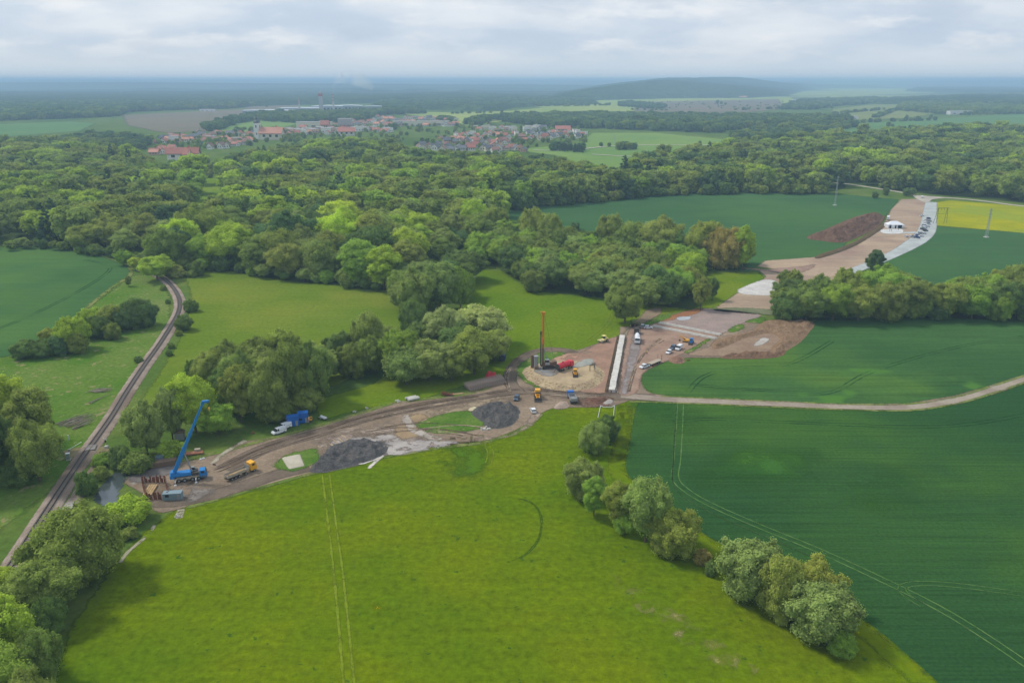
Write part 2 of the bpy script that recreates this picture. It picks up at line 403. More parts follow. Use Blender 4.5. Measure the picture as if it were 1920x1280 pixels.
# ---- building site soils
M_DIRT = ground_mat('site_soil', lin(128, 112, 94), lin(148, 130, 110), .05, lin(116, 102, 88), .02, .26, .8, spot=(.12, .66, lin(152, 144, 134)), edge=(.5, .9), bump=.6)
SITE = [(232, 905), (250, 887), (282, 878), (330, 866), (375, 861), (420, 845), (450, 829), (500, 822), (550, 811), (590, 799), (625, 788), (675, 773), (747, 753), (810, 745), (867, 738), (917, 726), (946, 714), (946, 702), (949, 689), (968, 671), (996, 657), (1028, 651), (1058, 653), (1082, 657), (1117, 645), (1161, 629), (1163, 613), (1191, 611), (1221, 606), (1248, 595), (1290, 583), (1312, 578), (1425, 589), (1395, 602), (1436, 602), (1523, 606), (1510, 627), (1482, 650), (1452, 666), (1372, 671), (1290, 671), (1253, 677), (1237, 681), (1202, 700), (1200, 711), (1207, 729), (1218, 737), (1257, 743), (1349, 747), (1464, 752), (1560, 757), (1700, 757), (1790, 742), (1850, 725), (1960, 690), (1960, 704), (1860, 740), (1800, 757), (1700, 769), (1560, 767), (1464, 763), (1349, 758), (1235, 751), (1189, 748), (1150, 762), (1088, 764), (1038, 764), (1012, 776), (985, 797), (950, 816), (910, 826), (835, 836), (772, 843), (720, 856), (680, 870), (635, 876), (585, 886), (525, 902), (475, 917), (425, 932), (355, 950), (300, 963), (278, 948), (268, 925)]
area('bare_soil', SITE, M_DIRT, .12, 1.5, 2.5, smooth=False)
def patch(pts, c1, c2, z=.16, edge=(.8, 2.0), es=.25, cell=1.0, s1=.12, fine=.2, cover=None, name='soil_patch', hfn=None, m=3, bump=.6, spot=None):
    return area(name, pts, ground_mat(name, lin(*c1), lin(*c2), s1, None, .01, fine, 1.0, edge=edge, es=es, bump=bump, cover=cover, spot=spot), z, cell, m, hfn=hfn)
# darker compacted haul road, worn tan and pale areas
M_ROAD = ground_mat('haul_road', lin(104, 92, 80), lin(120, 106, 92), .08, None, .01, .24, 1.2, edge=(1.2, 2.2), es=.2)
ribbon('haul_road', [(420, 880), (500, 840), (600, 811), (690, 783), (800, 760), (900, 745), (975, 733), (1060, 738), (1150, 743), (1230, 745)], 7.5, M_ROAD, .15)
ribbon('haul_road', [(255, 940), (330, 940), (420, 922), (520, 890), (580, 876)], 7, M_ROAD, .15)
ribbon('haul_road', [(975, 738), (958, 720), (958, 700), (975, 675), (1000, 661), (1030, 655), (1062, 658), (1090, 668)], 6, M_ROAD, .154)
patch([(600, 830), (640, 808), (720, 795), (760, 785), (790, 800), (800, 822), (840, 830), (780, 842), (720, 835), (640, 832)], (156, 140, 126), (128, 112, 100), .17, (1, 3), cover=(.16, .40, .62))
patch([(620, 830), (700, 818), (745, 816), (800, 826), (860, 830), (780, 846), (730, 852)], (176, 168, 160), (150, 142, 136), .175, (1, 2), cover=(.2, .38, .5))
patch([(752, 785), (765, 778), (776, 795), (800, 812), (830, 822), (815, 826), (780, 815), (765, 805)], (178, 168, 155), (150, 140, 128), .178, (.6, 1.2), cover=(.3, .35, .5))
patch([(745, 800), (770, 795), (790, 812), (770, 822), (742, 818)], (160, 138, 108), (146, 124, 98), .176, (1, 2))
patch([(766, 782), (785, 776), (800, 782), (785, 792), (772, 790)], (160, 140, 106), (146, 124, 98), .177, (1, 2))
patch([(800, 772), (860, 755), (940, 745), (960, 750), (950, 758), (880, 770), (820, 782)], (152, 136, 112), (132, 116, 98), .172, (1, 2.5), cover=(.15, .35, .6))
patch([(880, 766), (892, 762), (893, 768), (880, 771)], (200, 190, 158), (186, 172, 140), .18, (.4, .8))
patch([(960, 818), (985, 795), (1000, 776), (1012, 776), (1000, 795), (960, 815), (900, 826), (900, 820)], (168, 150, 132), (146, 128, 112), .173, (1, 2), cover=(.2, .3, .55))
patch([(670, 866), (720, 853), (705, 868), (694, 879), (690, 876), (705, 862), (680, 871)], (205, 198, 186), (180, 172, 160), .17, (.3, .6))
patch([(300, 930), (330, 915), (390, 912), (400, 925), (340, 945)], (140, 132, 124), (118, 110, 102), .17, (1, 2.5), cover=(.2, .4, .6))
patch([(240, 895), (300, 872), (340, 868), (330, 882), (270, 905)], (124, 118, 112), (108, 102, 98), .168, (1, 2))
# reddish ground round the trench and the pale working platform
patch([(1035, 680), (1060, 664), (1090, 660), (1117, 647), (1160, 631), (1156, 660), (1150, 690), (1144, 733), (1090, 735), (1080, 715)], (160, 128, 108), (146, 118, 100), .172, (.8, 1.2), name='red_soil')
patch([(1178, 622), (1195, 614), (1222, 608), (1250, 596), (1310, 580), (1422, 589), (1395, 603), (1350, 628), (1320, 640), (1290, 658), (1250, 677), (1205, 700), (1195, 735), (1160, 738), (1165, 690)], (146, 120, 104), (160, 134, 116), .172, (.8, 1.2), name='red_soil')
patch([(1165, 735), (1172, 700), (1182, 650), (1190, 620), (1200, 618), (1200, 652), (1188, 690), (1176, 735)], (146, 138, 134), (128, 116, 110), .180, (.8, 1.5), name='gravel_patch', cover=(.2, .3, .5))
patch([(1222, 604), (1248, 595), (1290, 583), (1316, 579), (1305, 588), (1260, 600)], (158, 112, 74), (146, 102, 72), .182, (.8, 1.5), name='orange_soil')
patch([(1236, 607), (1262, 600), (1312, 579), (1424, 590), (1400, 602), (1350, 626), (1300, 618)], (146, 130, 122), (158, 140, 130), .180, (.6, 1), name='grey_slab_ground', spot=(.12, .7, lin(190, 180, 172)))
patch([(1270, 595), (1295, 594), (1290, 600), (1272, 600)], (176, 180, 182), (160, 162, 165), .186, (.6, 1), name='puddle_patch')
patch([(1330, 668), (1290, 664), (1330, 650), (1349, 634), (1400, 622), (1450, 612), (1470, 630), (1440, 660), (1380, 668)], (150, 128, 106), (138, 116, 98), .182, (1, 2), name='spoil_ground')
patch([(1412, 648), (1430, 634), (1442, 637), (1430, 646)], (190, 186, 178), (168, 160, 150), .19, (.5, 1), name='pale_patch')
patch([(1178, 612), (1195, 600), (1215, 580), (1240, 578), (1236, 590), (1210, 604), (1195, 613)], (142, 124, 100), (128, 112, 92), .14, (.8, 1.5), name='dirt_path')
patch([(1185, 608), (1195, 613), (1170, 640), (1165, 632)], (140, 128, 104), (120, 112, 90), .14, (.8, 1.5), name='dirt_path')
patch([(1082, 752), (1120, 743), (1150, 748), (1140, 760), (1100, 764)], (124, 96, 82), (104, 84, 72), .18, (.8, 2), name='red_soil', cover=(.3, .35, .5))
patch([(1038, 765), (1045, 756), (1060, 753), (1068, 762), (1052, 768)], (170, 152, 136), (156, 138, 122), .182, (.5, 1), name='sand_heap', hfn=lambda x, y, d: np.clip(d, 0, 2) * .5)
patch([(1130, 757), (1140, 749), (1150, 752), (1145, 758)], (176, 168, 158), (160, 152, 144), .184, (.4, .8), name='sand_heap', hfn=lambda x, y, d: np.clip(d, 0, 2) * .4)
# green islands
M_ISLE = ground_mat('weedy_grass', lin(78, 110, 38), lin(96, 120, 50), .12, None, .01, .35, 1.0, edge=(.8, 2.5), spot=(.2, .60, lin(130, 128, 84)))
area('grass_island', [(782, 797), (800, 787), (835, 776), (875, 771), (900, 779), (905, 797), (885, 808), (847, 813), (808, 811)], M_ISLE, .2, 1, 2)
area('grass_island', [(971, 688), (985, 677), (999, 669), (1014, 661), (1038, 660), (1062, 663), (1048, 671), (1034, 678), (1010, 684), (992, 690), (984, 700), (995, 714), (1010, 727), (990, 720), (975, 707)], M_ISLE, .2, 1, 2)
area('grass_island', [(515, 875), (522, 862), (550, 850), (590, 842), (598, 858), (590, 870), (545, 884)], M_ISLE, .2, 1, 2)
area('grass_island', [(1202, 612), (1225, 600), (1250, 592), (1256, 596), (1230, 606), (1210, 612)], M_ISLE, .2, 1, 2)
area('grass_island', [(1366, 620), (1380, 610), (1393, 609), (1392, 617), (1372, 624)], M_ISLE, .2, 1, 2)
area('grass_island', [(1283, 660), (1300, 652), (1322, 638), (1330, 637), (1312, 650), (1294, 661)], M_ISLE, .2, 1, 2)
area('grass_island', [(1398, 603), (1420, 597), (1435, 596), (1430, 606), (1412, 606)], M_ISLE, .21, 1, 2)
M_DKGRASS = ground_mat('lush_dark_grass', lin(80, 110, 16), lin(74, 104, 22), .06, None, .01, .2, .7, edge=(2, 4), cover=(.12, .35, .6))
area('lush_grass', [(830, 840), (860, 832), (905, 830), (912, 860), (908, 885), (870, 895), (835, 880)], M_DKGRASS, .12, 2, 4)

def heap(name, label, pts, c1, c2, H, slope=1.0, seed=1, cat='spoil heap', cell=.55, rough=1.0, base=.16):
    def hf(x, y, d):
        dd = np.clip(d, 0, None); top = H * (.65 + .55 * fbm(x, y, 14, seed))
        h = np.minimum(dd * slope, top)
        lump = (fbm(x, y, 6, seed + 3) - .42) * 3.4 * rough + (vnoise(x, y, 1.7, seed + 5) - .5) * 1.3 * rough + (vnoise(x, y, .8, seed + 9) - .5) * .5 * rough
        return h + lump * np.clip(dd / 2.0, 0, 1)
    t = NT(name)
    n1 = t.noise(.25, 6, rough=.7); n2 = t.noise(1.6, 5, rough=.75)
    col = t.mix(t.ramp(n1, .4, .62), lin(*c1), lin(*c2))
    col = t.mix(t.ramp(n2, .35, .68), tuple(v * .7 for v in lin(*c1)), col)
    m = t.done(t.diff(col, t.bump(n2, .9, .6)))
    o = area(name, pts, m, base, cell, .2, hfn=hf, kind=None)
    o.data.polygons.foreach_set('use_smooth', [False] * len(o.data.polygons))
    return tag(o, label, cat)
heap('clay_heap', 'long heap of dark grey clay beside the lower edge of the meadow', [(583, 880), (600, 860), (612, 849), (625, 835), (672, 829), (715, 829), (728, 838), (718, 853), (680, 869), (630, 880), (600, 886)], (100, 98, 97), (122, 117, 112), 1.1, .45, 2)
heap('clay_heap', 'rounded dark grey clay heap at the end of the grassy island', [(884, 775), (900, 762), (935, 757), (965, 762), (972, 775), (962, 794), (940, 802), (918, 803), (906, 793)], (98, 96, 95), (124, 118, 110), 1.1, .45, 4)
heap('soil_heap', 'broad brown ploughed looking soil heap between wheat field and tree band', [(1334, 650), (1345, 638), (1380, 628), (1410, 622), (1425, 608), (1440, 602), (1480, 601), (1524, 605), (1514, 624), (1500, 640), (1482, 652), (1462, 663), (1444, 668), (1446, 652), (1462, 636), (1440, 626), (1400, 634), (1370, 646), (1345, 655)], (146, 120, 94), (166, 138, 110), 1.1, .35, 6, rough=.6)
heap('soil_heap', 'low line of brown soil clods along the wheat field edge', [(1352, 671), (1375, 664), (1420, 662), (1452, 664), (1470, 656), (1468, 664), (1452, 670), (1400, 673)], (136, 106, 84), (152, 124, 100), 1.0, .6, 7, rough=.8)
heap('soil_heap', 'large reddish brown topsoil heap beside the far wheat field and white marquee', [(1514, 446), (1545, 433), (1565, 424), (1600, 410), (1630, 403), (1655, 405), (1650, 418), (1632, 432), (1600, 447), (1575, 455), (1545, 452)], (118, 92, 76), (136, 108, 88), 7.0, .45, 8, cell=1.5)
heap('rubble_heap', 'small reddish rubble heap at the wheat field corner near the flatbed', [(1255, 676), (1262, 670), (1278, 671), (1281, 679), (1268, 682)], (150, 116, 96), (168, 140, 120), .8, .5, 9, rough=.5)
heap('rubble_heap', 'low ridge of red brown rubble by the blue truck and trench end', [(1100, 752), (1118, 747), (1140, 749), (1132, 756), (1110, 760)], (120, 88, 74), (146, 118, 100), .9, .5, 10, rough=.6)
# pale working platform, raised, with a stony bank
def platf(x, y, d): return np.clip(d * .32, 0, 1.3) + (vnoise(x, y, 1.8, 3) - .5) * .25 * np.clip(1.6 - np.abs(d - 2.2) / 2, 0, 1)
t = NT('sandy_platform'); n2 = t.noise(.9, 5, rough=.7); n1 = t.noise(.12, 5)
cc_ = t.mix(t.ramp(n1, .4, .6), lin(184, 164, 130), lin(166, 146, 118))
sdv = t.attr('sd').outputs['Fac']
cc_ = t.mix(t.math('MULTIPLY', t.ramp(n2, .45, .62), t.ramp(sdv, 5.0, 3.5)), cc_, lin(128, 112, 86))
M_PLAT = t.done(t.diff(cc_, t.bump(n2, .6, .5)))
area('sand_platform', [(979, 699), (986, 690), (1000, 684), (1030, 679), (1060, 676), (1100, 680), (1125, 690), (1133, 706), (1122, 722), (1100, 731), (1070, 733), (1035, 730), (1005, 720), (986, 710)], M_PLAT, .14, .8, .2, hfn=platf)
patch([(1072, 695), (1090, 682), (1108, 678), (1112, 686), (1095, 692)], (160, 158, 146), (148, 150, 142), 1.52, (.8, 1.5), name='grey_wash', s1=.3)
patch([(1003, 696), (1018, 692), (1040, 694), (1048, 703), (1030, 712), (1005, 704)], (146, 142, 136), (126, 116, 106), 1.52, (.6, 1.5), name='grey_wash', cover=(.3, .35, .5))
patch([(1030, 678), (1062, 664), (1085, 668), (1060, 678)], (186, 148, 124), (172, 138, 116), .21, (.6, 1), name='red_soil', cover=(.2, .3, .6))
# square sand pad
t = area('sand_pad', [(528, 859), (562, 852), (571, 874), (542, 881)], ground_mat('pale_sand', lin(190, 182, 164), lin(178, 170, 150), .3, None, .01, .1, 2, edge=(.3, .4)), .22, .6, 1, smooth=False, hfn=lambda x, y, d: np.clip(d, 0, .5) * .6)
# dirty construction strip to the marquee
M_STRIP = ground_mat('stripped_soil', lin(160, 140, 120), lin(172, 150, 126), .02, lin(146, 122, 108), .012, .14, .4, edge=(1.0, 1.5), bump=.4, rows=(-.95, .12, .10))
area('bare_soil', [(1690, 374), (1671, 393), (1663, 410), (1658, 418), (1633, 436), (1600, 455), (1573, 467), (1530, 482), (1480, 486), (1435, 489), (1420, 500), (1468, 506), (1460, 540), (1540, 560), (1600, 525), (1625, 493), (1655, 482), (1698, 453), (1725, 430), (1738, 400), (1741, 378), (1725, 373)], M_STRIP, .12, 2.5, 3, smooth=False)
area('bare_soil', [(1420, 505), (1436, 518), (1432, 524), (1383, 550), (1342, 577), (1400, 590), (1470, 585), (1475, 515)], M_STRIP, .13, 2, 3, smooth=False)
patch([(1383, 545), (1400, 536), (1432, 525), (1457, 529), (1456, 550), (1435, 554), (1395, 552)], (205, 200, 192), (188, 184, 178), .17, (.8, 1.5), name='pale_gravel', cell=1.5)
patch([(1395, 503), (1440, 505), (1500, 500), (1530, 496), (1500, 512), (1440, 509)], (158, 132, 118), (140, 118, 104), .18, (1, 3), name='soil_patch', cell=2)
patch([(1340, 580), (1380, 577), (1455, 582), (1450, 590), (1420, 589), (1350, 584)], (122, 124, 96), (108, 116, 84), .18, (1, 3), name='ditch_grass', cell=1.5)
patch([(1534, 479), (1600, 455), (1660, 417), (1665, 421), (1606, 460), (1540, 484)], (104, 88, 64), (92, 80, 60), .18, (.6, 1), name='soil_bank', cell=1.5, hfn=lambda x, y, d: np.clip(d, 0, 1.2) * .8)
M_GRAVEL = ground_mat('grey_gravel', lin(178, 182, 178), lin(164, 168, 164), .06, None, .01, .15, .8, edge=(1, 1.5))
ribbon('gravel_road', [(1746, 379), (1743, 400), (1740, 425), (1730, 443), (1700, 464), (1660, 484), (1620, 500), (1590, 512)], [11, 12, 14, 14, 10, 9, 8], M_GRAVEL, .2)
ribbon('gravel_road', [(1658, 436), (1690, 437), (1720, 436)], 7, M_GRAVEL, .21)
M_LANE = ground_mat('country_lane', lin(182, 174, 158), lin(166, 158, 146), .05, None, .01, .1, .6, edge=(.6, .6))
ribbon('lane', [(1560, 342), (1600, 347), (1640, 353), (1690, 361), (1730, 369), (1790, 372), (1850, 378), (1930, 388), (2200, 412)], 6.5, M_LANE, .24)
area('gravel_turning', [(1712, 366), (1740, 368), (1775, 371), (1750, 374), (1738, 380), (1722, 375)], M_LANE, .25, 2, 2)
M_LANE2 = ground_mat('dirt_lane', lin(160, 148, 132), lin(142, 128, 114), .08, None, .01, .18, .8, edge=(.5, .8))
ribbon('dirt_lane', [(1165, 741), (1240, 748), (1349, 753), (1464, 757), (1580, 762), (1700, 763), (1790, 751), (1860, 730), (1960, 697)], 5.5, M_LANE2, .16)

# ---- wheel tracks in crops and meadow
M_TRK1 = ground_mat('meadow_wheel_track', lin(118, 132, 34), lin(110, 128, 26), .2, None, .01, .3, .8, edge=(.4, .5), cover=(.12, .15, .55))
M_TRK2 = ground_mat('crop_wheel_track', lin(92, 122, 66), lin(78, 112, 56), .2, None, .01, .2, .8, edge=(.25, .35), cover=(.08, .2, .45))
M_TRK3 = ground_mat('dark_tram_line', lin(38, 76, 38), lin(44, 84, 42), .2, None, .01, .2, .8, edge=(.35, .4), cover=(.05, .35, .65))
def tracks(pts, mat, gauge=2.0, wd=.8, z=.13, closed=False):
    for s in (-1, 1): ribbon('wheel_track', pts, wd, mat, z, off=s * gauge / 2)
tracks([(611, 890), (620, 960), (635, 1080), (655, 1290)], M_TRK1, 2.2, .9)
tracks([(912, 826), (920, 850), (916, 868)], M_TRK1, 2.0, .6)
tracks([(1276, 757), (1274, 800), (1270, 860), (1266, 895), (1285, 918), (1330, 945), (1420, 985), (1530, 1030), (1650, 1085), (1760, 1140), (1850, 1195), (1960, 1270)], M_TRK2, 2.2, .5)
tracks([(1268, 760), (1266, 800), (1262, 870), (1262, 905), (1282, 932), (1340, 965), (1430, 1004), (1540, 1052)], M_TRK2, .1, .4)
tracks([(1960, 1120), (1800, 1098), (1720, 1094), (1692, 1102), (1700, 1116), (1730, 1135)], M_TRK2, 1.8, .35)
tracks([(1262, 792), (1330, 786), (1480, 792), (1700, 800), (1820, 795), (1960, 770)], M_TRK3, 2.0, .7)
tracks([(1960, 625), (1800, 650), (1640, 695), (1560, 735), (1480, 735), (1300, 722)], M_TRK3, 2.0, .7)
tracks([(1560, 640), (1480, 682), (1380, 690), (1320, 706), (1290, 735)], M_TRK3, 2.0, .7)
tracks([(-100, 645), (0, 615), (60, 590), (130, 556), (190, 520), (205, 500), (160, 487)], M_TRK3, 2.0, .8)
tracks([(1070, 655), (1110, 635), (1140, 608), (1150, 585)], M_TRK1, 2.0, .5)
M_DARKLINE = ground_mat('taller_grass_line', lin(70, 98, 22), lin(78, 104, 18), .1, None, .01, .3, .8, edge=(.6, 1.2), cover=(.2, .32, .6))
ribbon('grass_line', [(960, 935), (985, 938), (1005, 950), (1015, 975), (1010, 1010), (985, 1040), (950, 1055)], .9, M_DARKLINE, .13)
patch([(700, 1136), (708, 1131), (718, 1134), (714, 1141), (704, 1141)], (176, 156, 12), (150, 146, 12), .13, (1, 2.5), cover=(.5, .45, .6), name='flower_patch', cell=.8)
patch([(482, 1210), (494, 1204), (504, 1207), (500, 1213), (486, 1216)], (150, 160, 90), (120, 140, 40), .13, (1, 2.5), cover=(.6, .52, .62), name='flower_patch', cell=.8)
M_WORN = ground_mat('worn_grass', lin(150, 140, 92), lin(134, 138, 60), .1, None, .01, .2, .8, edge=(2, 3.5), cover=(.25, .45, .75))
ribbon('worn_path', [(1140, 1080), (1210, 1130), (1270, 1170), (1330, 1215), (1420, 1260)], [3, 7, 8, 8, 4], M_WORN, .12)
M_BARE = ground_mat('bare_ditch_edge', lin(170, 160, 140), lin(150, 146, 120), .3, None, .01, .2, 1, edge=(.4, .8), cover=(.2, .35, .5))
ribbon('bare_ditch', [(340, 955), (335, 972)], 2.2, M_BARE, .13)
ribbon('bare_ditch', [(290, 985), (275, 1005), (240, 1035), (225, 1055)], 1.2, M_BARE, .13)
ribbon('dirt_streak', [(398, 870), (420, 850), (440, 838), (460, 826)], 2.0, M_BARE, .19)

# ruts and scraped ridges on the site
random.seed(31)
M_RUTD = ground_mat('rut_dark', lin(92, 78, 66), lin(104, 88, 72), .2, None, .01, .25, 1, edge=(.3, .6), cover=(.12, .35, .6))
M_RUTL = ground_mat('rut_pale', lin(170, 152, 130), lin(156, 138, 116), .2, None, .01, .25, 1, edge=(.3, .6), cover=(.14, .40, .62))
HR = [(300, 925), (360, 900), (430, 872), (500, 842), (600, 812), (690, 784), (800, 760), (900, 745), (975, 735), (1060, 740), (1150, 744), (1230, 746)]
for k in range(14):
    o_ = random.uniform(-6, 6); a_ = random.randint(0, 5); b_ = random.randint(a_ + 4, 12)
    ribbon('wheel_rut', [(x + random.uniform(-6, 6), y + o_ + random.uniform(-1.5, 1.5)) for x, y in HR[a_:b_]], random.uniform(.35, .8), random.choice([M_RUTD, M_RUTD, M_RUTL]), .17 + k * .002)
for k in range(10):
    o_ = random.uniform(0, 22); x0 = random.uniform(600, 760)
    ribbon('wheel_rut', [(x0, 800 + o_), (x0 + 60, 792 + o_), (x0 + 120, 790 + o_ + random.uniform(-3, 6)), (x0 + 190, 800 + o_)], random.uniform(.4, .9), random.choice([M_RUTD, M_RUTL]), .195 + k * .002)
for k in range(6): ribbon('scraped_ridge', [(596 + k * 9, 836 - k * 4), (604 + k * 9, 842 - k * 4), (612 + k * 9, 850 - k * 4)], 1.0, M_RUTL, .22)
for k in range(7):
    o_ = random.uniform(-4, 4)
    ribbon('wheel_rut', [(1178 + o_, 735), (1186 + o_, 705), (1196 + o_, 680), (1215 + o_, 655), (1240 + 2 * o_, 636 + o_)], random.uniform(.4, .7), random.choice([M_RUTD, M_RUTL]), .195 + k * .002)
    ribbon('wheel_rut', [(955 + o_, 735), (950 + o_, 705), (965 + o_, 680), (990 + o_, 663 + o_ * .4), (1030, 655 + o_ * .4), (1075, 662 + o_ * .4), (1110, 660 + o_)], random.uniform(.3, .6), random.choice([M_RUTD, M_RUTL]), .200 + k * .002)
M_VERGE = ground_mat('weedy_verge', lin(96, 116, 48), lin(124, 128, 74), .15, None, .01, .3, 1, edge=(.6, 1.6), cover=(.1, .3, .55))
ribbon('grass_verge', [(1240, 743), (1349, 748), (1464, 753), (1580, 758), (1700, 758), (1790, 745), (1860, 724), (1960, 692)], 1.6, M_VERGE, .19)
ribbon('grass_verge', [(1180, 753), (1300, 757), (1464, 764), (1580, 768), (1700, 770), (1790, 758), (1860, 738), (1960, 704)], 1.6, M_VERGE, .19)
ribbon('grass_verge', [(244, 500), (244, 516), (212, 538), (176, 566), (150, 590), (95, 628), (30, 668)], 3.0, M_VERGE, .12)
ribbon('grass_verge', [(350, 952), (420, 933), (520, 906), (585, 888), (640, 878), (720, 858), (835, 838), (910, 829), (985, 800), (1015, 776)], 2.2, M_VERGE, .14)
ribbon('grass_verge', [(330, 866), (420, 846), (500, 824), (590, 801), (675, 775), (747, 755), (867, 740), (917, 728)], 2.6, M_VERGE, .18)

# ---- pond
t = NT('pond_water'); nb = t.noise(.8, 4)
M_WATER = t.done(t.princ((.06, .075, .075), .12, 0, t.bump(nb, .05, .2), .9))
area('water', [(184, 934), (192, 912), (204, 898), (218, 889), (232, 889), (229, 903), (218, 923), (212, 946), (196, 944)], M_WATER, .10, 1, .2)

# ---- railway
RAILP = [(-140, 1215), (-60, 1138), (6, 1077), (29, 1052), (90, 958), (156, 858), (176, 831), (211, 781), (237, 738), (270, 688), (300, 646), (322, 611), (335, 586), (337, 565), (328, 545), (315, 530), (303, 521), (285, 512), (262, 506)]
M_BALLAST = ground_mat('ballast', lin(146, 130, 116), lin(162, 146, 132), .15, lin(132, 116, 102), .03, .3, 2.0, edge=(.5, .9), bump=.7)
M_BALLAST2 = ground_mat('light_ballast', lin(160, 154, 148), lin(172, 166, 160), .2, None, .01, .2, 2.0, edge=(.6, 1.2), bump=.6)
ribbon('railway_ballast', RAILP, 6.6, M_BALLAST, .05, n=12, prof=[(-.5, 0), (-.3, .45), (0, .45), (.3, .45), (.5, 0)])
ribbon('gravel_shoulder', [(-100, 1190), (30, 1062), (85, 985), (110, 945)], [7, 6, 5, 2.5], M_BALLAST2, .30, off=3.6)
ribbon('ballast_slope', [(60, 1010), (120, 925), (160, 868)], 4, M_BALLAST, .18, off=4.5)
t_ = thing('railway_track', 'single curving railway track on brown ballast through the rough pasture', 'railway', (*at(176, 831), 0))
RP = catmull([at(*p) for p in RAILP], 40, False)
O_ = np.array(at(176, 831))
seg = np.r_[0, np.cumsum(np.linalg.norm(np.diff(RP, axis=0), axis=1))]
def along(s): return np.array([np.interp(s, seg, RP[:, 0]), np.interp(s, seg, RP[:, 1])])
M_RAIL = paint('rusty_rail', (.06, .045, .04), .5, .6, .4)
M_SLEEPER = paint('old_sleeper', (.19, .16, .135), .9, 0, .3)
for s_ in (-1, 1):
    V = []; ss = np.arange(0, seg[-1], 2.0)
    P = np.array([along(s) for s in ss]); T = np.gradient(P, axis=0); T /= np.linalg.norm(T, axis=1)[:, None]
    Nn = np.stack([T[:, 1], -T[:, 0]], 1)
    for o_, h in ((-.14, .55), (-.14, .80), (.14, .80), (.14, .55)):
        V.append(np.column_stack([P + Nn * (s_ * .75 + o_) - O_, np.full(len(P), h)]))
    V = np.stack(V, 1).reshape(-1, 3)
    q = [(i * 4 + j, i * 4 + j + 1, (i + 1) * 4 + j + 1, (i + 1) * 4 + j) for i in range(len(P) - 1) for j in range(3)]
    o = bpy.data.objects.new('rail', np_mesh('rail', V, q, M_RAIL)); COL.objects.link(o); o.parent = t_; addkid(t_, o)
s0 = seg[np.argmin(np.linalg.norm(RP - np.array(at(-20, 1100)), axis=1))]
sp = MB().box((0, 0, .555), (.32, 2.6, .16)); first = None; rest = MB(); k = 0
s_ = s0
while s_ < seg[-1] - 1:
    p = along(s_); q_ = along(s_ + .5); a = math.atan2(q_[1] - p[1], q_[0] - p[0]); l = (p[0] - O_[0], p[1] - O_[1], 0)
    if k < 99:
        if first is None: first = sp.build('sleeper', M_SLEEPER, t_, l, a)
        else:
            c = first.copy(); COL.objects.link(c); c.parent = t_; c.location = l; c.rotation_euler = (0, 0, a); addkid(t_, c)
    else: rest.box((l[0], l[1], .555), (.34, 2.6, .16), a)
    k += 1; s_ += .85
o = rest.build('sleeper_run', M_SLEEPER, t_); o['kind'] = 'stuff'
# level crossing panels
xc = at(171, 842); pc = at(176, 831); ang = math.atan2(pc[1] - xc[1], pc[0] - xc[0])
M_CONC = rough_mat('weathered_concrete', lin(150, 146, 140), lin(128, 124, 118), .4, .2)
tag(MB().box((0, 0, .72), (4.2, 3.2, .14)).build('level_crossing', M_CONC, None, (*xc, 0), ang), 'worn concrete panel laid between and over the rails at the crossing', 'crossing panel')
patch([(120, 845), (165, 838), (200, 838), (206, 848), (170, 856), (130, 862)], (142, 130, 98), (126, 120, 84), .14, (.8, 2), name='dirt_path', cover=(.2, .3, .5))
TGAIN = 2.3

# ================================================================== trees
def leaf_mat():
    t = NT('foliage')
    tint = t.attr('tint', 'INSTANCER').outputs['Color']
    lv = t.attr('leaf').outputs['Fac']
    n = t.noise(.22, 3)
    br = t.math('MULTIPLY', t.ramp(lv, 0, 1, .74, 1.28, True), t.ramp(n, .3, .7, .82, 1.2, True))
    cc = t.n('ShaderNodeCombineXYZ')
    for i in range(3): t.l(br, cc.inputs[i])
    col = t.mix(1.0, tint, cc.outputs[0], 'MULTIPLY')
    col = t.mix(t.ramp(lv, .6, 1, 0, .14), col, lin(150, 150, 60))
    d = t.diff(col); tr = t.n('ShaderNodeBsdfTranslucent'); t.l(col, tr.inputs[0])
    return t.done(t.shmix(.36, d, tr.outputs[0]))
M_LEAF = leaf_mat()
M_BARK = rough_mat('bark', lin(92, 80, 66), lin(120, 108, 92), 2.0, .4)
ICO = None
def ico(sub):
    bm = bmesh.new(); bmesh.ops.create_icosphere(bm, subdivisions=sub, radius=1)
    V = np.array([v.co[:] for v in bm.verts]); Fc = np.array([[v.index for v in f.verts] for f in bm.faces]); bm.free(); return V, Fc
ICO1 = ico(1); ICO2 = ico(2)
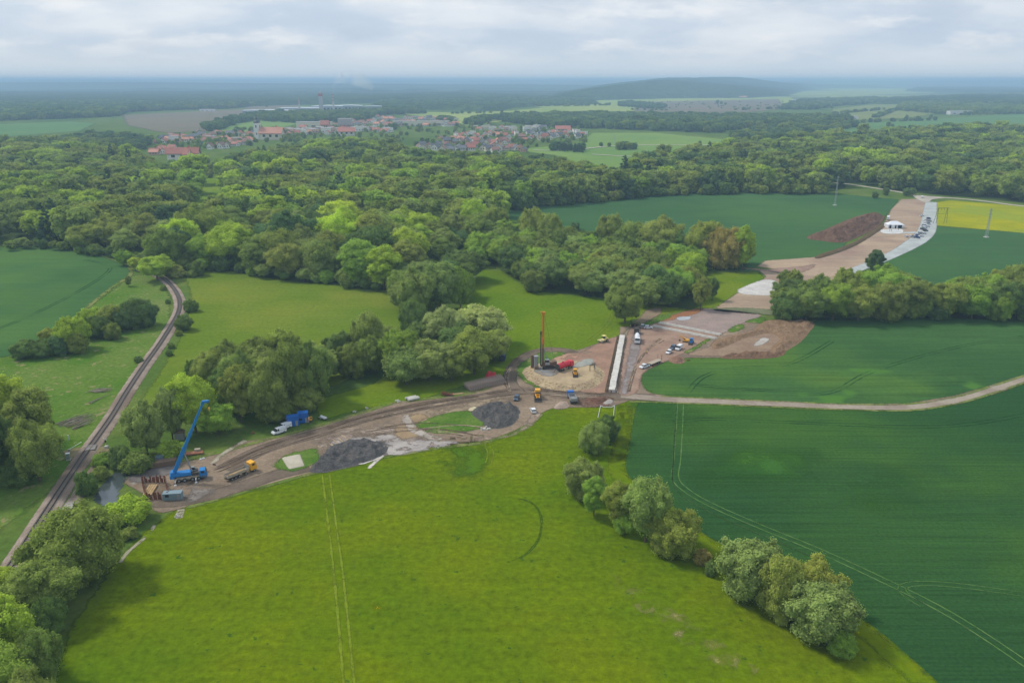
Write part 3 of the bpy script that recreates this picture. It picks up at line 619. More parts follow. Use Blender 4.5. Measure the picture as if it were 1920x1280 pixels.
def crown_data(seed, kind, nlobe, nleaf, leaf, asp=.8):
    """returns verts, quads, leaf tone; unit tree: 1 high, 1 wide. asp = width / height of the real tree"""
    g = np.random.default_rng(seed)
    lobes = []
    for i in range(nlobe):
        u = (i + .5) / nlobe; cz = 1 - 2 * u; ph = i * 2.39996 + g.uniform(-.4, .4)
        sr = math.sqrt(max(0, 1 - cz * cz)); d = np.array([sr * math.cos(ph), sr * math.sin(ph), cz])
        if kind == 'round':   c0, rx, rz_, lr = np.array([0, 0, .57]), .36, .29, g.uniform(.13, .21)
        elif kind == 'bushy': c0, rx, rz_, lr = np.array([0, 0, .44]), .37, .36, g.uniform(.13, .20)
        elif kind == 'willow':c0, rx, rz_, lr = np.array([0, 0, .52]), .37, .34, g.uniform(.10, .17)
        elif kind == 'tall':  c0, rx, rz_, lr = np.array([0, 0, .55]), .34, .37, g.uniform(.12, .18)
        elif kind == 'open':  c0, rx, rz_, lr = np.array([0, 0, .60]), .36, .33, g.uniform(.09, .14)
        elif kind == 'shrub': c0, rx, rz_, lr = np.array([0, 0, .40]), .34, .36, g.uniform(.16, .24)
        elif kind == 'conifer':
            z = .12 + .84 * u; r = .42 * (1 - z) ** .8 + .02
            lobes.append((np.array([math.cos(ph) * r * .8, math.sin(ph) * r * .8, z]), .05 + .13 * (1 - z), g.uniform(0, 1))); continue
        jr = g.uniform(.62, 1.14)
        c = c0 + d * np.array([rx, rx, rz_]) * jr
        if kind in ('round', 'willow', 'tall') and cz < -.2: c[:2] *= .85
        lobes.append((c, lr, g.uniform(0, 1)))
    if kind not in ('conifer', 'open'):
        lobes.append((np.array([0, 0, .52 if kind != 'shrub' else .4]), .30, .4))
    V, Q, T = [], [], []; nv = 0
    if kind != 'conifer':          # smaller boughs standing out of the big ones
        for c, r, tn in list(lobes[:nlobe]):
            for _ in range(3 if nleaf > 3000 else 2):
                d = g.normal(size=3); d[2] = abs(d[2]) * .8 if g.random() < .7 else d[2]; d /= np.linalg.norm(d)
                lobes.append((c + d * r * np.array([1, 1, asp]) * g.uniform(.85, 1.25), r * g.uniform(.32, .55), float(np.clip(tn + g.uniform(-.3, .3), 0, 1))))
    C = np.array([l[0] for l in lobes]); LR = np.array([l[1] for l in lobes])
    # vertical radius follows the horizontal one in metres
    kz = asp
    # inner masses, toned darker: shade inside the crown put into the colour
    core = .80 if kind != 'open' else .6
    big = nleaf > 3000
    for c, r, tn in lobes:
        iv, if_ = (ICO2 if big and r > .11 else ICO1)
        P = c + iv * np.array([r, r, r * kz if kind != 'conifer' else r * .5]) * core * (1 + g.uniform(-.12, .12, (len(iv), 1)))
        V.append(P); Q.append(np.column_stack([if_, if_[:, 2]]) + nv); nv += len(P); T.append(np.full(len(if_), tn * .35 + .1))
    # leaf clumps
    wts = LR ** 1.7; wts /= wts.sum()
    li = g.choice(len(lobes), int(nleaf * 1.8), p=wts)
    D = g.normal(size=(len(li), 3)); D /= np.linalg.norm(D, axis=1)[:, None]
    D[:, 2] = np.where((D[:, 2] < -.4) & (g.random(len(D)) < .6), -D[:, 2], D[:, 2])
    rr = LR[li] * g.uniform(.78, 1.10, len(li)); far_s = g.random(len(li)) < .12; rr = np.where(far_s, LR[li] + g.uniform(.0, .045, len(li)), rr)
    sc_ = np.array([1, 1, kz if kind != 'conifer' else .5])
    P = C[li] + D * rr[:, None] * sc_
    keep = np.ones(len(P), bool)
    for j in range(len(lobes)):
        dd = np.linalg.norm((P - C[j]) / sc_, axis=1)
        keep &= ~((dd < LR[j] * .74) & (li != j))
    keep &= P[:, 2] > .02
    P, D, li = P[keep][:nleaf], D[keep][:nleaf], li[keep][:nleaf]
    n_ = D + g.normal(size=D.shape) * .42 + np.array([0, 0, .2]); n_ /= np.linalg.norm(n_, axis=1)[:, None]
    a = np.cross(n_, g.normal(size=n_.shape)); a /= np.linalg.norm(a, axis=1)[:, None]; b = np.cross(n_, a)
    s1 = (leaf * g.uniform(.6, 1.35, len(P)))[:, None]; s2 = s1 * g.uniform(.55, 1.0, (len(P), 1))
    sv = np.array([1, 1, kz])
    quad = np.stack([P + (-a * s1) * sv, P + (b * s2 - a * s1 * .2) * sv, P + (a * s1) * sv, P + (-b * s2 + a * s1 * .15) * sv], 1)
    V.append(quad.reshape(-1, 3)); Q.append((np.arange(len(P) * 4).reshape(-1, 4)) + nv)
    tn = np.array([l[2] for l in lobes])[li]
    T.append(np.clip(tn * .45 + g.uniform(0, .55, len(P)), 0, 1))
    return np.vstack(V), np.vstack(Q), np.concatenate(T)
def crown_mesh(name, *a):
    V, Q, T = crown_data(*a)
    # triangles from the inner masses repeat their last corner: split them off
    tri = Q[:, 2] == Q[:, 3]
    nq = [list(map(int, q[:3])) for q in Q[tri]] + [list(map(int, q)) for q in Q[~tri]]
    tone = np.concatenate([T[tri], T[~tri]])
    me = bpy.data.meshes.new(name)
    me.vertices.add(len(V)); me.vertices.foreach_set('co', V.astype(np.float32).ravel())
    tot = np.array([len(q) for q in nq], np.int32); flat = np.array([i for q in nq for i in q], np.int32)
    me.loops.add(len(flat)); me.loops.foreach_set('vertex_index', flat)
    me.polygons.add(len(nq)); me.polygons.foreach_set('loop_start', np.r_[0, np.cumsum(tot)[:-1]].astype(np.int32)); me.polygons.foreach_set('loop_total', tot)
    me.update(calc_edges=True)
    at_ = me.attributes.new('leaf', 'FLOAT', 'FACE'); at_.data.foreach_set('value', tone.astype(np.float32))
    me.materials.append(M_LEAF); return me
def trunk_mesh(name, kind, seed):
    g = random.Random(seed); m = MB()
    top = {'conifer': .95, 'shrub': .35, 'open': .85}.get(kind, .6)
    m.tube((0, 0, -.01), (g.uniform(-.01, .01), g.uniform(-.01, .01), top * .5), .032, .022, 7)
    m.tube((0, 0, top * .5), (g.uniform(-.03, .03), g.uniform(-.03, .03), top), .022, .008, 6)
    if kind != 'conifer':
        for i in range(6):
            a = i * 1.05 + g.uniform(-.3, .3); z = top * g.uniform(.35, .7)
            m.tube((0, 0, z), (math.cos(a) * .27, math.sin(a) * .27, z + g.uniform(.12, .24)), .013, .004, 5)
    me = bpy.data.meshes.new(name); me.from_pydata(m.v, [], m.f); me.materials.append(M_BARK); return me
KINDS = {'round': ('leafy_tree', .85, 30), 'bushy': ('leafy_tree', 1.1, 34), 'willow': ('willow_tree', .95, 44), 'tall': ('leafy_tree', .6, 34),
         'open': ('sparse_tree', .7, 34), 'shrub': ('shrub', 1.3, 16), 'conifer': ('conifer_tree', .45, 46)}
NEAR, FAR_, TRK = {}, {}, {}
for k, (nm, asp, nl) in KINDS.items():
    nvar = 3 if k in ('round', 'bushy', 'willow') else 2
    NEAR[k] = [crown_mesh('crown_' + k, 10 * i + hash_ , k, nl + 3 * i, 15000 if k != 'shrub' else 5500, .0152 if k != 'shrub' else .029, asp) for i, hash_ in zip(range(nvar), (3, 5, 8))]
    TRK[k] = trunk_mesh('trunk_' + k, k, 4)
    FAR_[k] = [crown_mesh('far_crown_' + k, 77 + 10 * i, k, max(14, nl // 2), 2600, .033, asp) for i in range(2)]

TINT_ = {'mid': lin(92, 108, 50), 'dark': lin(76, 96, 48), 'bright': lin(114, 134, 46), 'olive': lin(102, 114, 52), 'grey': lin(100, 116, 60),
        'yellow': lin(126, 144, 46), 'deep': lin(66, 88, 52), 'brown': lin(116, 112, 62), 'fir': lin(50, 70, 44), 'straw': lin(124, 134, 78), 'purple': lin(88, 64, 58), 'fresh': lin(100, 124, 48)}
TINT = {k: tuple(x * TGAIN * m for x, m in zip(v, (1.08, 1.0, 1.0))) for k, v in TINT_.items()}
TWORD = {'mid': 'mid green', 'dark': 'dark green', 'bright': 'bright green', 'olive': 'olive green', 'grey': 'grey green', 'yellow': 'yellow green', 'deep': 'deep green',
         'brown': 'brownish', 'fir': 'blackish green', 'straw': 'pale straw green', 'purple': 'dark purple', 'fresh': 'fresh green'}
TREES = 0
def tree(x, y, h, wd, kind, tone, label, group=None, seed=None):
    """x, y world; one tree = Empty > crown, trunk"""
    global TREES
    TREES += 1; s = seed if seed is not None else TREES
    g = random.Random(s * 13 + 5)
    nm = KINDS[kind][0]
    e = thing(nm, label, 'shrub' if kind == 'shrub' else 'tree', (x, y, 0), g.uniform(0, 6.28), group)
    lst = NEAR[kind]
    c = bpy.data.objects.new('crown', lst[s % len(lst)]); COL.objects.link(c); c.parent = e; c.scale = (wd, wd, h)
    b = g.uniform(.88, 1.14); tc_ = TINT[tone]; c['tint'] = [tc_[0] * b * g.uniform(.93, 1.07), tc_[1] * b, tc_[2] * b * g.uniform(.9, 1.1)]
    t = bpy.data.objects.new('trunk', TRK[kind]); COL.objects.link(t); t.parent = e; t.scale = (wd * .9, wd * .9, h)
    return e
USED = []
def T(x0, x1, yt, yb, tone, label, kind='bushy', group=None, seed=None):
    """tree whose crown fills the pixel box x0..x1, yt..yb"""
    cx_ = (x0 + x1) / 2
    gx, gy = at(cx_, yb)
    depth = gy * cT + CAM_H * sT
    s = F / depth
    wd = (x1 - x0) / s * 1.13
    r = math.hypot(gx, gy); gx *= (r + wd * .33) / r; gy *= (r + wd * .33) / r
    phi = math.atan2(CAM_H, math.hypot(gx, gy))
    hp = (yb - yt) / s
    h = max((hp - .55 * wd * math.sin(phi)) / math.cos(phi) * 1.04, wd * .5)
    USED.append((gx, gy, wd * .5))
    return tree(gx, gy, h, wd, kind, tone, label, group, seed)

G1 = 'trees of the hedgerow between meadow and wheat'
for a in [
    (1085, 1136, 786, 856, 'grey', 'grey green round tree below the trench, left one of the first pair in the hedgerow', 'bushy'),
    (1114, 1156, 778, 832, 'dark', 'small dark round tree at the top end of the hedgerow', 'bushy'),
    (1060, 1128, 854, 942, 'grey', 'pale grey green tree leaning over the bright meadow, second clump of the hedgerow', 'bushy'),
    (1090, 1136, 893, 976, 'fresh', 'dense fresh green small tree in front of the pale grey green hedgerow tree', 'tall'),
    (1130, 1188, 900, 1000, 'olive', 'slender olive tree at the left of the longest hedgerow clump', 'tall'),
    (1168, 1250, 893, 1032, 'grey', 'tallest tree in the middle of the longest hedgerow clump', 'round'),
    (1150, 1186, 950, 1005, 'fresh', 'low fresh green bush at the foot of the longest hedgerow clump', 'bushy'),
    (1218, 1300, 955, 1052, 'olive', 'broad olive tree closing the right end of the longest hedgerow clump', 'bushy'),
    (1343, 1462, 1002, 1140, 'grey', 'large round grey green tree at the head of the lower right tree row', 'bushy'),
    (1420, 1502, 1040, 1172, 'olive', 'olive tree squeezed in the middle of the lower right tree row', 'bushy'),
    (1468, 1562, 1050, 1160, 'olive', 'tree at the field side behind the last big tree of the lower right row', 'bushy'),
    (1468, 1592, 1082, 1218, 'grey', 'last big grey green tree of the lower right row', 'bushy'),
    (1548, 1600, 1178, 1236, 'fresh', 'small bright round bush at the very end of the lower right row', 'bushy')]:
    T(*a[:6], kind=a[6], group=G1)
T(1322, 1342, 1050, 1082, 'dark', 'small dark shrub between the two clumps of the hedgerow', 'shrub')
T(1300, 1330, 1030, 1060, 'brown', 'thin brownish shrub in the gap of the hedgerow', 'shrub')
# lower left corner
G2 = 'trees along the railway in the lower left corner'
for a in [
    (90, 226, 932, 1108, 'olive', 'big olive round tree right of the railway below the pond', 'bushy'),
    (40, 150, 1045, 1175, 'mid', 'mid green tree between the big olive tree and the lower left corner', 'round'),
    (70, 128, 1115, 1200, 'dark', 'dark tree at the meadow side of the lower left corner', 'bushy'),
    (-20, 62, 1060, 1150, 'bright', 'bright tree beside the lower end of the railway', 'round'),
    (-40, 75, 1115, 1270, 'bright', 'large bright yellow green tree in the lower left corner', 'willow'),
    (45, 118, 1175, 1300, 'mid', 'mid green tree at the bottom edge facing the meadow', 'bushy'),
    (-60, 60, 1210, 1380, 'fresh', 'fresh green tree cut by the lower left corner', 'round'),
    (30, 110, 1260, 1400, 'mid', 'tree cut by the bottom edge near the lower left corner', 'bushy')]:
    T(*a[:6], kind=a[6], group=G2)
for a in [
    (215, 282, 925, 985, 'bright', 'bright green bush between pond and sheet pile pit', 'shrub'),
    (228, 258, 988, 1012, 'mid', 'small low bush at the meadow corner below the pond', 'shrub'),
    (176, 204, 872, 902, 'mid', 'bush on the left bank of the pond', 'shrub'),
    (150, 184, 884, 932, 'dark', 'dark bush beside the railway left of the pond', 'shrub'),
    (210, 246, 830, 880, 'dark', 'dark green bush at the top of the pond', 'shrub'),
    (236, 285, 845, 888, 'mid', 'round bush between pond top and stacked steel beams', 'shrub'),
    (178, 212, 848, 876, 'fresh', 'fresh green bush beside the level crossing', 'shrub'),
    (300, 345, 825, 862, 'fresh', 'low bright bush behind the stacked steel beams', 'shrub')]:
    T(*a[:6], kind=a[6])
# left edge grove
G3 = 'trees of the grove at the left edge of the photo'
for a in [
    (-40, 50, 700, 850, 'bright', 'yellow green tree at the top of the left edge grove', 'round'),
    (20, 112, 722, 868, 'olive', 'light olive tree on the railway side of the left edge grove', 'open'),
    (-30, 40, 760, 900, 'dark', 'dark tree at the left edge of the photo', 'tall'),
    (40, 116, 790, 915, 'mid', 'mid green tree at the foot of the left edge grove', 'round'),
    (10, 70, 850, 915, 'dark', 'low dark tree at the bottom of the left edge grove', 'bushy'),
    (-80, 10, 780, 930, 'dark', 'dark tree half outside the left edge of the photo', 'round')]:
    T(*a[:6], kind=a[6], group=G3)
# shrubs on the pasture
G4 = 'thicket trees between west wheat field and railway'
for i, (x0, x1, yt, yb, tn) in enumerate([(28, 70, 636, 674, 'dark'), (62, 108, 632, 672, 'dark'), (98, 135, 625, 668, 'deep'), (112, 165, 595, 662, 'bright'), (80, 115, 612, 650, 'olive'), (130, 166, 620, 665, 'olive'),
        (152, 190, 578, 622, 'bright'), (160, 205, 590, 636, 'dark'), (190, 232, 568, 622, 'olive'), (200, 226, 605, 638, 'mid'), (215, 255, 572, 622, 'deep'), (238, 290, 556, 618, 'dark'), (262, 292, 570, 615, 'deep'), (180, 215, 606, 634, 'deep')]):
    place = 'left group' if x1 < 168 and yb > 640 else 'right group'
    T(x0, x1, yt, yb, tn, ['first', 'second', 'third', 'fourth', 'fifth', 'sixth', 'seventh', 'eighth', 'ninth', 'tenth', 'eleventh', 'twelfth', 'thirteenth', 'fourteenth'][i] + ' bush from the left in the thicket beside the west wheat field, ' + TWORD[tn], 'bushy', G4)
for a in [
    (330, 360, 588, 622, 'dark', 'round dark bush close right of the railway curve', 'bushy'),
    (348, 372, 562, 586, 'dark', 'small dark bush right of the railway, above the round one', 'shrub'),
    (268, 324, 478, 530, 'bright', 'bright round tree where the railway enters the wood', 'round'),
    (245, 272, 482, 508, 'yellow', 'yellow green small tree left of the railway entering the wood', 'round'),
    (220, 246, 470, 500, 'fresh', 'fresh green small tree at the corner of the west wheat field', 'round'),
    (310, 346, 500, 522, 'olive', 'low olive bushes right of the railway entering the wood', 'shrub'),
    (236, 248, 517, 538, 'mid', 'thin small tree on the pasture left of the railway curve', 'tall'),
    (301, 312, 534, 545, 'mid', 'tiny bush touching the railway curve', 'shrub'),
    (311, 320, 560, 570, 'dark', 'tiny dark bush left of the railway curve', 'shrub'),
    (252, 268, 668, 680, 'dark', 'tiny dark bush left of the railway on the pasture', 'shrub'),
    (312, 324, 655, 668, 'dark', 'tiny dark bush right of the railway, nearer one', 'shrub'),
    (316, 328, 642, 654, 'mid', 'tiny green bush right of the railway, farther one', 'shrub'),
    (330, 342, 618, 630, 'mid', 'tiny green bush below the round dark bush', 'shrub')]:
    T(*a[:6], kind=a[6])
# willow wood by the construction site
G5 = 'trees of the wood behind the blue crane'
for a in [
    (245, 312, 752, 862, 'grey', 'pale willow at the left end of the wood behind the blue crane', 'willow'),
    (300, 350, 722, 830, 'grey', 'narrow pale willow second in the wood behind the blue crane', 'willow'),
    (330, 408, 700, 822, 'bright', 'big bright green tree directly behind the crane boom', 'round'),
    (380, 440, 755, 822, 'fresh', 'lower spreading tree right of the crane boom', 'round'),
    (352, 382, 672, 725, 'dark', 'small dark tree at the upper left corner of the wood behind the crane', 'bushy'),
    (370, 425, 655, 740, 'olive', 'olive tree at the meadow side of the wood behind the crane', 'round'),
    (410, 470, 640, 735, 'mid', 'mid green tree at the meadow side of the wood, right of the olive one', 'round'),
    (425, 482, 685, 800, 'olive', 'dull narrow tree in the middle front of the wood behind the crane', 'tall'),
    (455, 520, 626, 730, 'mid', 'mid green tree in the back row of the wood left of the tallest crown', 'willow'),
    (470, 535, 690, 800, 'mid', 'mid green tree in the front row left of the blue containers', 'round'),
    (505, 572, 614, 720, 'olive', 'olive tree crowning the back of the wood behind the blue containers', 'willow'),
    (515, 580, 640, 775, 'mid', 'large willow behind the blue containers', 'willow'),
    (560, 622, 645, 765, 'mid', 'last willow at the right end of the wood behind the blue containers', 'willow'),
    (490, 545, 740, 796, 'mid', 'low dark bush directly left of the blue containers', 'bushy'),
    (540, 600, 720, 778, 'mid', 'low dark foliage directly behind the blue containers', 'bushy')]:
    T(*a[:6], kind=a[6], group=G5)
G6 = 'trees of the grove behind the steel cages'
for a in [
    (615, 668, 622, 695, 'dark', 'dark tree at the left end of the grove between the two meadows', 'bushy'),
    (640, 690, 640, 712, 'mid', 'mid green lower tree in the shaded gap of the grove', 'bushy'),
    (665, 722, 580, 690, 'grey', 'tall grey green willow at the upper left of the grove', 'willow'),
    (670, 725, 630, 705, 'mid', 'mid green willow below the tall grey green one in the grove', 'willow'),
    (715, 790, 612, 715, 'fresh', 'fresh green rounded willow in the front of the grove', 'willow'),
    (724, 800, 645, 730, 'grey', 'broad willow hanging over the grass at the front of the grove', 'willow'),
    (760, 850, 634, 725, 'grey', 'broadest willow in the middle front of the grove', 'willow'),
    (820, 880, 650, 722, 'mid', 'mid green willow right of the broadest one in the grove', 'willow'),
    (850, 930, 612, 712, 'olive', 'duller willow at the right front of the grove near the dark blue trailer', 'willow'),
    (800, 870, 575, 670, 'straw', 'pale flowering willow at the left of the pale pair in the grove', 'willow'),
    (852, 950, 566, 660, 'straw', 'pale straw coloured willow overhanging the bright meadow', 'willow'),
    (755, 800, 560, 640, 'dark', 'dark tree left of the pale flowering willows', 'bushy'),
    (748, 810, 505, 605, 'grey', 'grey green willow at the upper left of the grove', 'willow'),
    (790, 862, 488, 590, 'grey', 'tall light willow at the top of the grove', 'willow'),
    (840, 888, 500, 585, 'fresh', 'fresh green tree on the right side of the grove top', 'willow')]:
    T(*a[:6], kind=a[6], group=G6)
# lone trees near the trench and tree band
for a in [
    (1140, 1202, 533, 612, 'mid', 'tall airy tree standing at the far end of the white concrete strip', 'round'),
    (1132, 1200, 502, 565, 'grey', 'pale willow behind the tall airy tree at the trench', 'willow'),
    (1622, 1652, 467, 525, 'deep', 'thin dark poplar like tree rising against the stripped soil strip', 'tall'),
    (1325, 1345, 520, 565, 'dark', 'slim dark tree on the small bright meadow', 'tall'),
    (1296, 1330, 520, 585, 'olive', 'thin bare stemmed tree at the edge of the small bright meadow', 'open'),
    (1370, 1412, 425, 510, 'bright', 'bright tall tree at the right end of the row before the far wheat field', 'tall'),
    (1455, 1485, 505, 560, 'mid', 'thin stemmed tree at the left end of the tree band', 'open'),
    (1470, 1500, 505, 565, 'olive', 'second thin stemmed tree at the left end of the tree band', 'open')]:
    T(*a[:6], kind=a[6])
G7 = 'trees of the band above the north wheat field'
i = 0
for (x0, x1, yt, yb, tn) in [(1448, 1500, 545, 604, 'dark'), (1480, 1540, 535, 606, 'mid'), (1500, 1560, 512, 590, 'mid'), (1530, 1590, 530, 606, 'fresh'), (1550, 1605, 505, 580, 'mid'), (1575, 1640, 535, 608, 'olive'), (1580, 1640, 505, 575, 'fresh'),
        (1620, 1690, 500, 580, 'fresh'), (1630, 1690, 525, 606, 'olive'), (1670, 1735, 522, 600, 'mid'), (1690, 1735, 545, 600, 'mid'), (1740, 1800, 528, 602, 'olive'), (1770, 1850, 515, 590, 'mid'), (1790, 1850, 535, 603, 'fresh'), (1735, 1775, 570, 602, 'dark'),
        (1840, 1900, 525, 600, 'dark'), (1850, 1890, 545, 604, 'fresh'), (1880, 1945, 490, 590, 'mid'), (1900, 1960, 520, 604, 'dark'), (1850, 1900, 505, 570, 'olive')]:
    i += 1
    T(x0, x1, yt, yb, tn, TWORD[tn] + ' tree in band above north wheat field, ' + ('left of the soil gap' if x1 < 1740 else 'right of the soil gap') + (', front row' if yb > 592 else ', back row'), ['round', 'bushy'][i % 2], G7)
G8 = 'tall trees of the row before the far wheat field'
i = 0
for (x0, x1, yt, yb, tn) in [(975, 1025, 388, 470, 'olive'), (1010, 1058, 400, 480, 'olive'), (1062, 1090, 420, 468, 'deep'), (1118, 1165, 402, 480, 'mid'), (1150, 1212, 412, 485, 'mid'), (1200, 1268, 410, 490, 'olive'), (1250, 1300, 432, 495, 'dark'),
        (1285, 1345, 414, 500, 'olive'), (1325, 1385, 428, 508, 'brown'), (1080, 1125, 432, 480, 'dark'), (1262, 1316, 470, 530, 'bright'), (1240, 1270, 465, 510, 'bright'), (906, 954, 384, 450, 'olive'), (860, 910, 375, 440, 'bright')]:
    i += 1
    T(x0, x1, yt, yb, tn, TWORD[tn] + ' tree rising in front of the far wheat field, ' + ('left end' if x1 < 1062 else 'middle' if x1 < 1270 else 'right end') + ' of the row', ['round', 'bushy'][i % 2], G8)

# ---- woods filled with trees: the nearest ones are trees of their own, the rest is one object
def inside(P, x, y):
    c = False
    for i in range(len(P)):
        x0, y0 = P[i]; x1, y1 = P[(i + 1) % len(P)]
        if (y0 > y) != (y1 > y) and x < (x1 - x0) * (y - y0) / (y1 - y0) + x0: c = not c
    return c
W_ = lambda pts: [at(*p) for p in pts]
def filltrees(poly, step, h0, h1, wk, tones, kinds, where, holes=(), jit=.42, cull=True):
    P = W_(poly); H = [W_(h) for h in holes]
    xs = [p[0] for p in P]; ys = [p[1] for p in P]; o = []
    y = min(ys)
    while y < max(ys):
        x = min(xs)
        while x < max(xs):
            px = x + random.uniform(-jit, jit) * step; py = y + random.uniform(-jit, jit) * step
            x += step
            if not inside(P, px, py) or any(inside(h, px, py) for h in H): continue
            u = px / (py * cT + CAM_H * sT) * F + 960
            if cull and (u < -90 or u > 2010): continue
            if any((px - a) ** 2 + (py - b) ** 2 < (r * 1.15) ** 2 for a, b, r in USED): continue
            h = random.uniform(h0, h1); tn = random.choice(tones)
            if random.random() < .65:      # neighbours share their tone
                tn = tones[int(fbm(px, py, 90, 5) * 1.6 * len(tones)) % len(tones)]
            if where == 'in the large wood' and 330 < u < 920 and py < 1050 and random.random() < .5: tn = random.choice(['bright', 'yellow', 'fresh', 'olive', 'grey'])
            k = random.choice(kinds)
            if tn == 'fir': k = 'conifer'
            wd = step * (random.uniform(1.1, 1.5) if random.random() < .75 else random.uniform(1.5, 1.9)) * wk; h *= .7 + .3 * wd / step / 1.2
            if random.random() < .1: h *= 1.22
            wd = min(wd, h * 1.15) * (.6 if k == 'conifer' else .8 if k == 'tall' else 1)
            o.append((px, py, h, wd, k, tn, where))
        y += step * .9
    return o
cand = []
MIXT = ['mid', 'dark', 'mid', 'fresh', 'dark', 'olive', 'mid', 'deep', 'mid', 'grey', 'bright', 'olive']
CLR = [[(350, 425), (366, 372), (372, 332), (420, 326), (432, 372), (430, 410), (412, 432), (380, 432)], [(775, 458), (795, 430), (845, 430), (850, 446), (820, 462)]]
# grove top and row cores
cand += filltrees([(745, 600), (800, 606), (880, 560), (888, 520), (850, 505), (760, 540)], 12, 13, 17, 1, ['grey', 'dark', 'mid'], ['willow', 'round'], 'on the grove between the meadows')
cand += filltrees([(885, 500), (930, 498), (1000, 546), (1060, 553), (1150, 560), (1215, 578), (1305, 582), (1318, 560), (1300, 535), (1330, 505), (1400, 505), (1390, 488), (1200, 478), (1080, 470), (960, 450), (900, 440)], 13, 13, 18, 1, ['mid', 'dark', 'olive', 'fresh', 'dark', 'mid', 'grey'], ['round', 'bushy', 'willow'], 'in the wood before the far field')
cand += filltrees([(1455, 604), (1530, 604), (1700, 600), (1735, 592), (1800, 602), (1960, 605), (1960, 560), (1780, 565), (1740, 578), (1700, 562), (1600, 560), (1480, 560)], 13, 12, 16, 1, ['mid', 'dark', 'olive', 'fresh'], ['round', 'bushy'], 'in the band above the north field')
cand += filltrees([(255, 855), (330, 832), (400, 805), (470, 785), (560, 760), (600, 738), (640, 712), (620, 690), (560, 700), (450, 740), (350, 790), (250, 830)], 10.5, 12, 16, 1, ['olive', 'mid', 'dark', 'grey'], ['round', 'bushy'], 'in the wood behind the blue crane')
cand += filltrees([(650, 712), (730, 726), (800, 730), (860, 712), (925, 684), (936, 652), (880, 640), (760, 650), (690, 670)], 12, 11, 15, 1, ['dark', 'mid', 'grey'], ['willow', 'bushy'], 'in the grove behind the steel cages')
# main forest
BIG = [(-120, 462), (0, 462), (100, 463), (180, 475), (240, 492), (300, 508), (345, 506), (430, 507), (540, 527), (640, 535), (745, 546), (800, 520), (885, 505), (905, 470), (960, 450), (940, 420), (948, 396), (1130, 378), (1240, 366), (1400, 362), (1540, 364), (1585, 352), (1580, 342),
       (1640, 350), (1700, 360), (1790, 367), (1850, 374), (2010, 388), (2010, 255), (1800, 252), (1620, 262), (1450, 276), (1350, 290), (1280, 306), (1200, 322), (1140, 348), (1110, 340), (1060, 326), (960, 318), (900, 315), (820, 312), (760, 302), (700, 289), (640, 280), (560, 291), (470, 308), (420, 326), (390, 345), (300, 345), (270, 318), (240, 302), (120, 282), (-120, 290)]
cand += filltrees(BIG, 22, 19, 28, 1, MIXT + ['fir'], ['round', 'round', 'bushy', 'tall', 'willow'], 'in the large wood', CLR + [[(1330, 322), (1350, 312), (1400, 310), (1410, 322), (1370, 330)]])
cand += filltrees([(-60, 470), (0, 470), (110, 472), (200, 482), (240, 500), (345, 522), (430, 510), (540, 530), (745, 550), (745, 540), (540, 518), (430, 500), (250, 485), (100, 462), (-60, 462)], 9, 5, 9, 1, ['mid', 'grey', 'fresh', 'dark'], ['bushy', 'round'], 'edging the large wood')
cand += filltrees([(950, 396), (1130, 380), (1240, 368), (1400, 364), (1540, 366), (1540, 358), (1400, 356), (1240, 360), (1130, 372), (950, 388)], 11, 7, 12, 1, ['mid', 'dark', 'olive'], ['bushy'], 'edging the large wood')
cand.sort(key=lambda c: math.hypot(c[0], c[1]))
n_used = TREES
NIND = 290
left, mid_, far_ = 0, 0, 0
for c in cand[:max(0, NIND - sum(1 for _ in range(0)))]:
    px, py, h, wd, k, tn, where = c
    u = px / (py * cT + CAM_H * sT) * F + 960
    side = 'left' if u < 640 else 'middle' if u < 1280 else 'right'
    kw = {'willow': 'willow', 'tall': 'slender tree', 'conifer': 'conifer', 'bushy': 'low tree'}.get(k, 'round tree')
    tree(px, py, h, wd, k, tn, TWORD[tn] + ' ' + kw + ' ' + where + ', ' + side, TWORD[tn] + ' ' + kw + 's ' + where + ', ' + side)
rest = cand[NIND:]
# beyond the meadows: smaller woods and hedges, all in the one object
def scat(poly, step, h0, h1, tones=('mid', 'dark', 'deep'), kinds=('round', 'bushy')): return filltrees(poly, min(step, 21), h0, h1, 1, list(tones), list(kinds), '')
rest += scat([(-60, 274), (0, 272), (120, 278), (230, 286), (282, 280), (282, 264), (240, 263), (200, 258), (100, 270)], 18, 11, 17)
rest += scat([(-60, 229), (-60, 200), (200, 196), (480, 200), (440, 204), (330, 207), (240, 211), (220, 219), (130, 223)], 30, 16, 24)
rest += scat([(395, 250), (470, 226), (560, 232), (640, 230), (690, 226), (720, 216), (800, 214), (780, 208), (640, 214), (500, 216), (440, 226), (380, 242)], 26, 14, 20)
rest += scat([(960, 232), (1040, 240), (1140, 242), (1220, 246), (1350, 250), (1400, 242), (1560, 238), (1600, 229), (1520, 223), (1300, 221), (1100, 220), (980, 220), (900, 226), (870, 234), (900, 236), (930, 226)], 24, 14, 22)
rest += scat([(1365, 262), (1440, 272), (1560, 250), (1610, 238), (1500, 240), (1420, 246)], 20, 12, 18)
rest += scat([(700, 204), (930, 206), (960, 198), (1010, 200), (1090, 198), (1100, 190), (960, 188), (720, 192)], 34, 14, 20, ('deep', 'dark'))
rest += scat([(1160, 200), (1240, 206), (1250, 200), (1200, 194), (1160, 194)], 24, 12, 16, ('deep',))
rest += scat([(1460, 206), (1530, 206), (1560, 200), (1620, 196), (1680, 190), (1640, 185), (1500, 190)], 28, 14, 18)
rest += scat([(1680, 208), (1760, 214), (1920, 214), (2010, 212), (2010, 178), (1800, 180), (1700, 190)], 34, 14, 20, ('mid', 'dark', 'mid'))
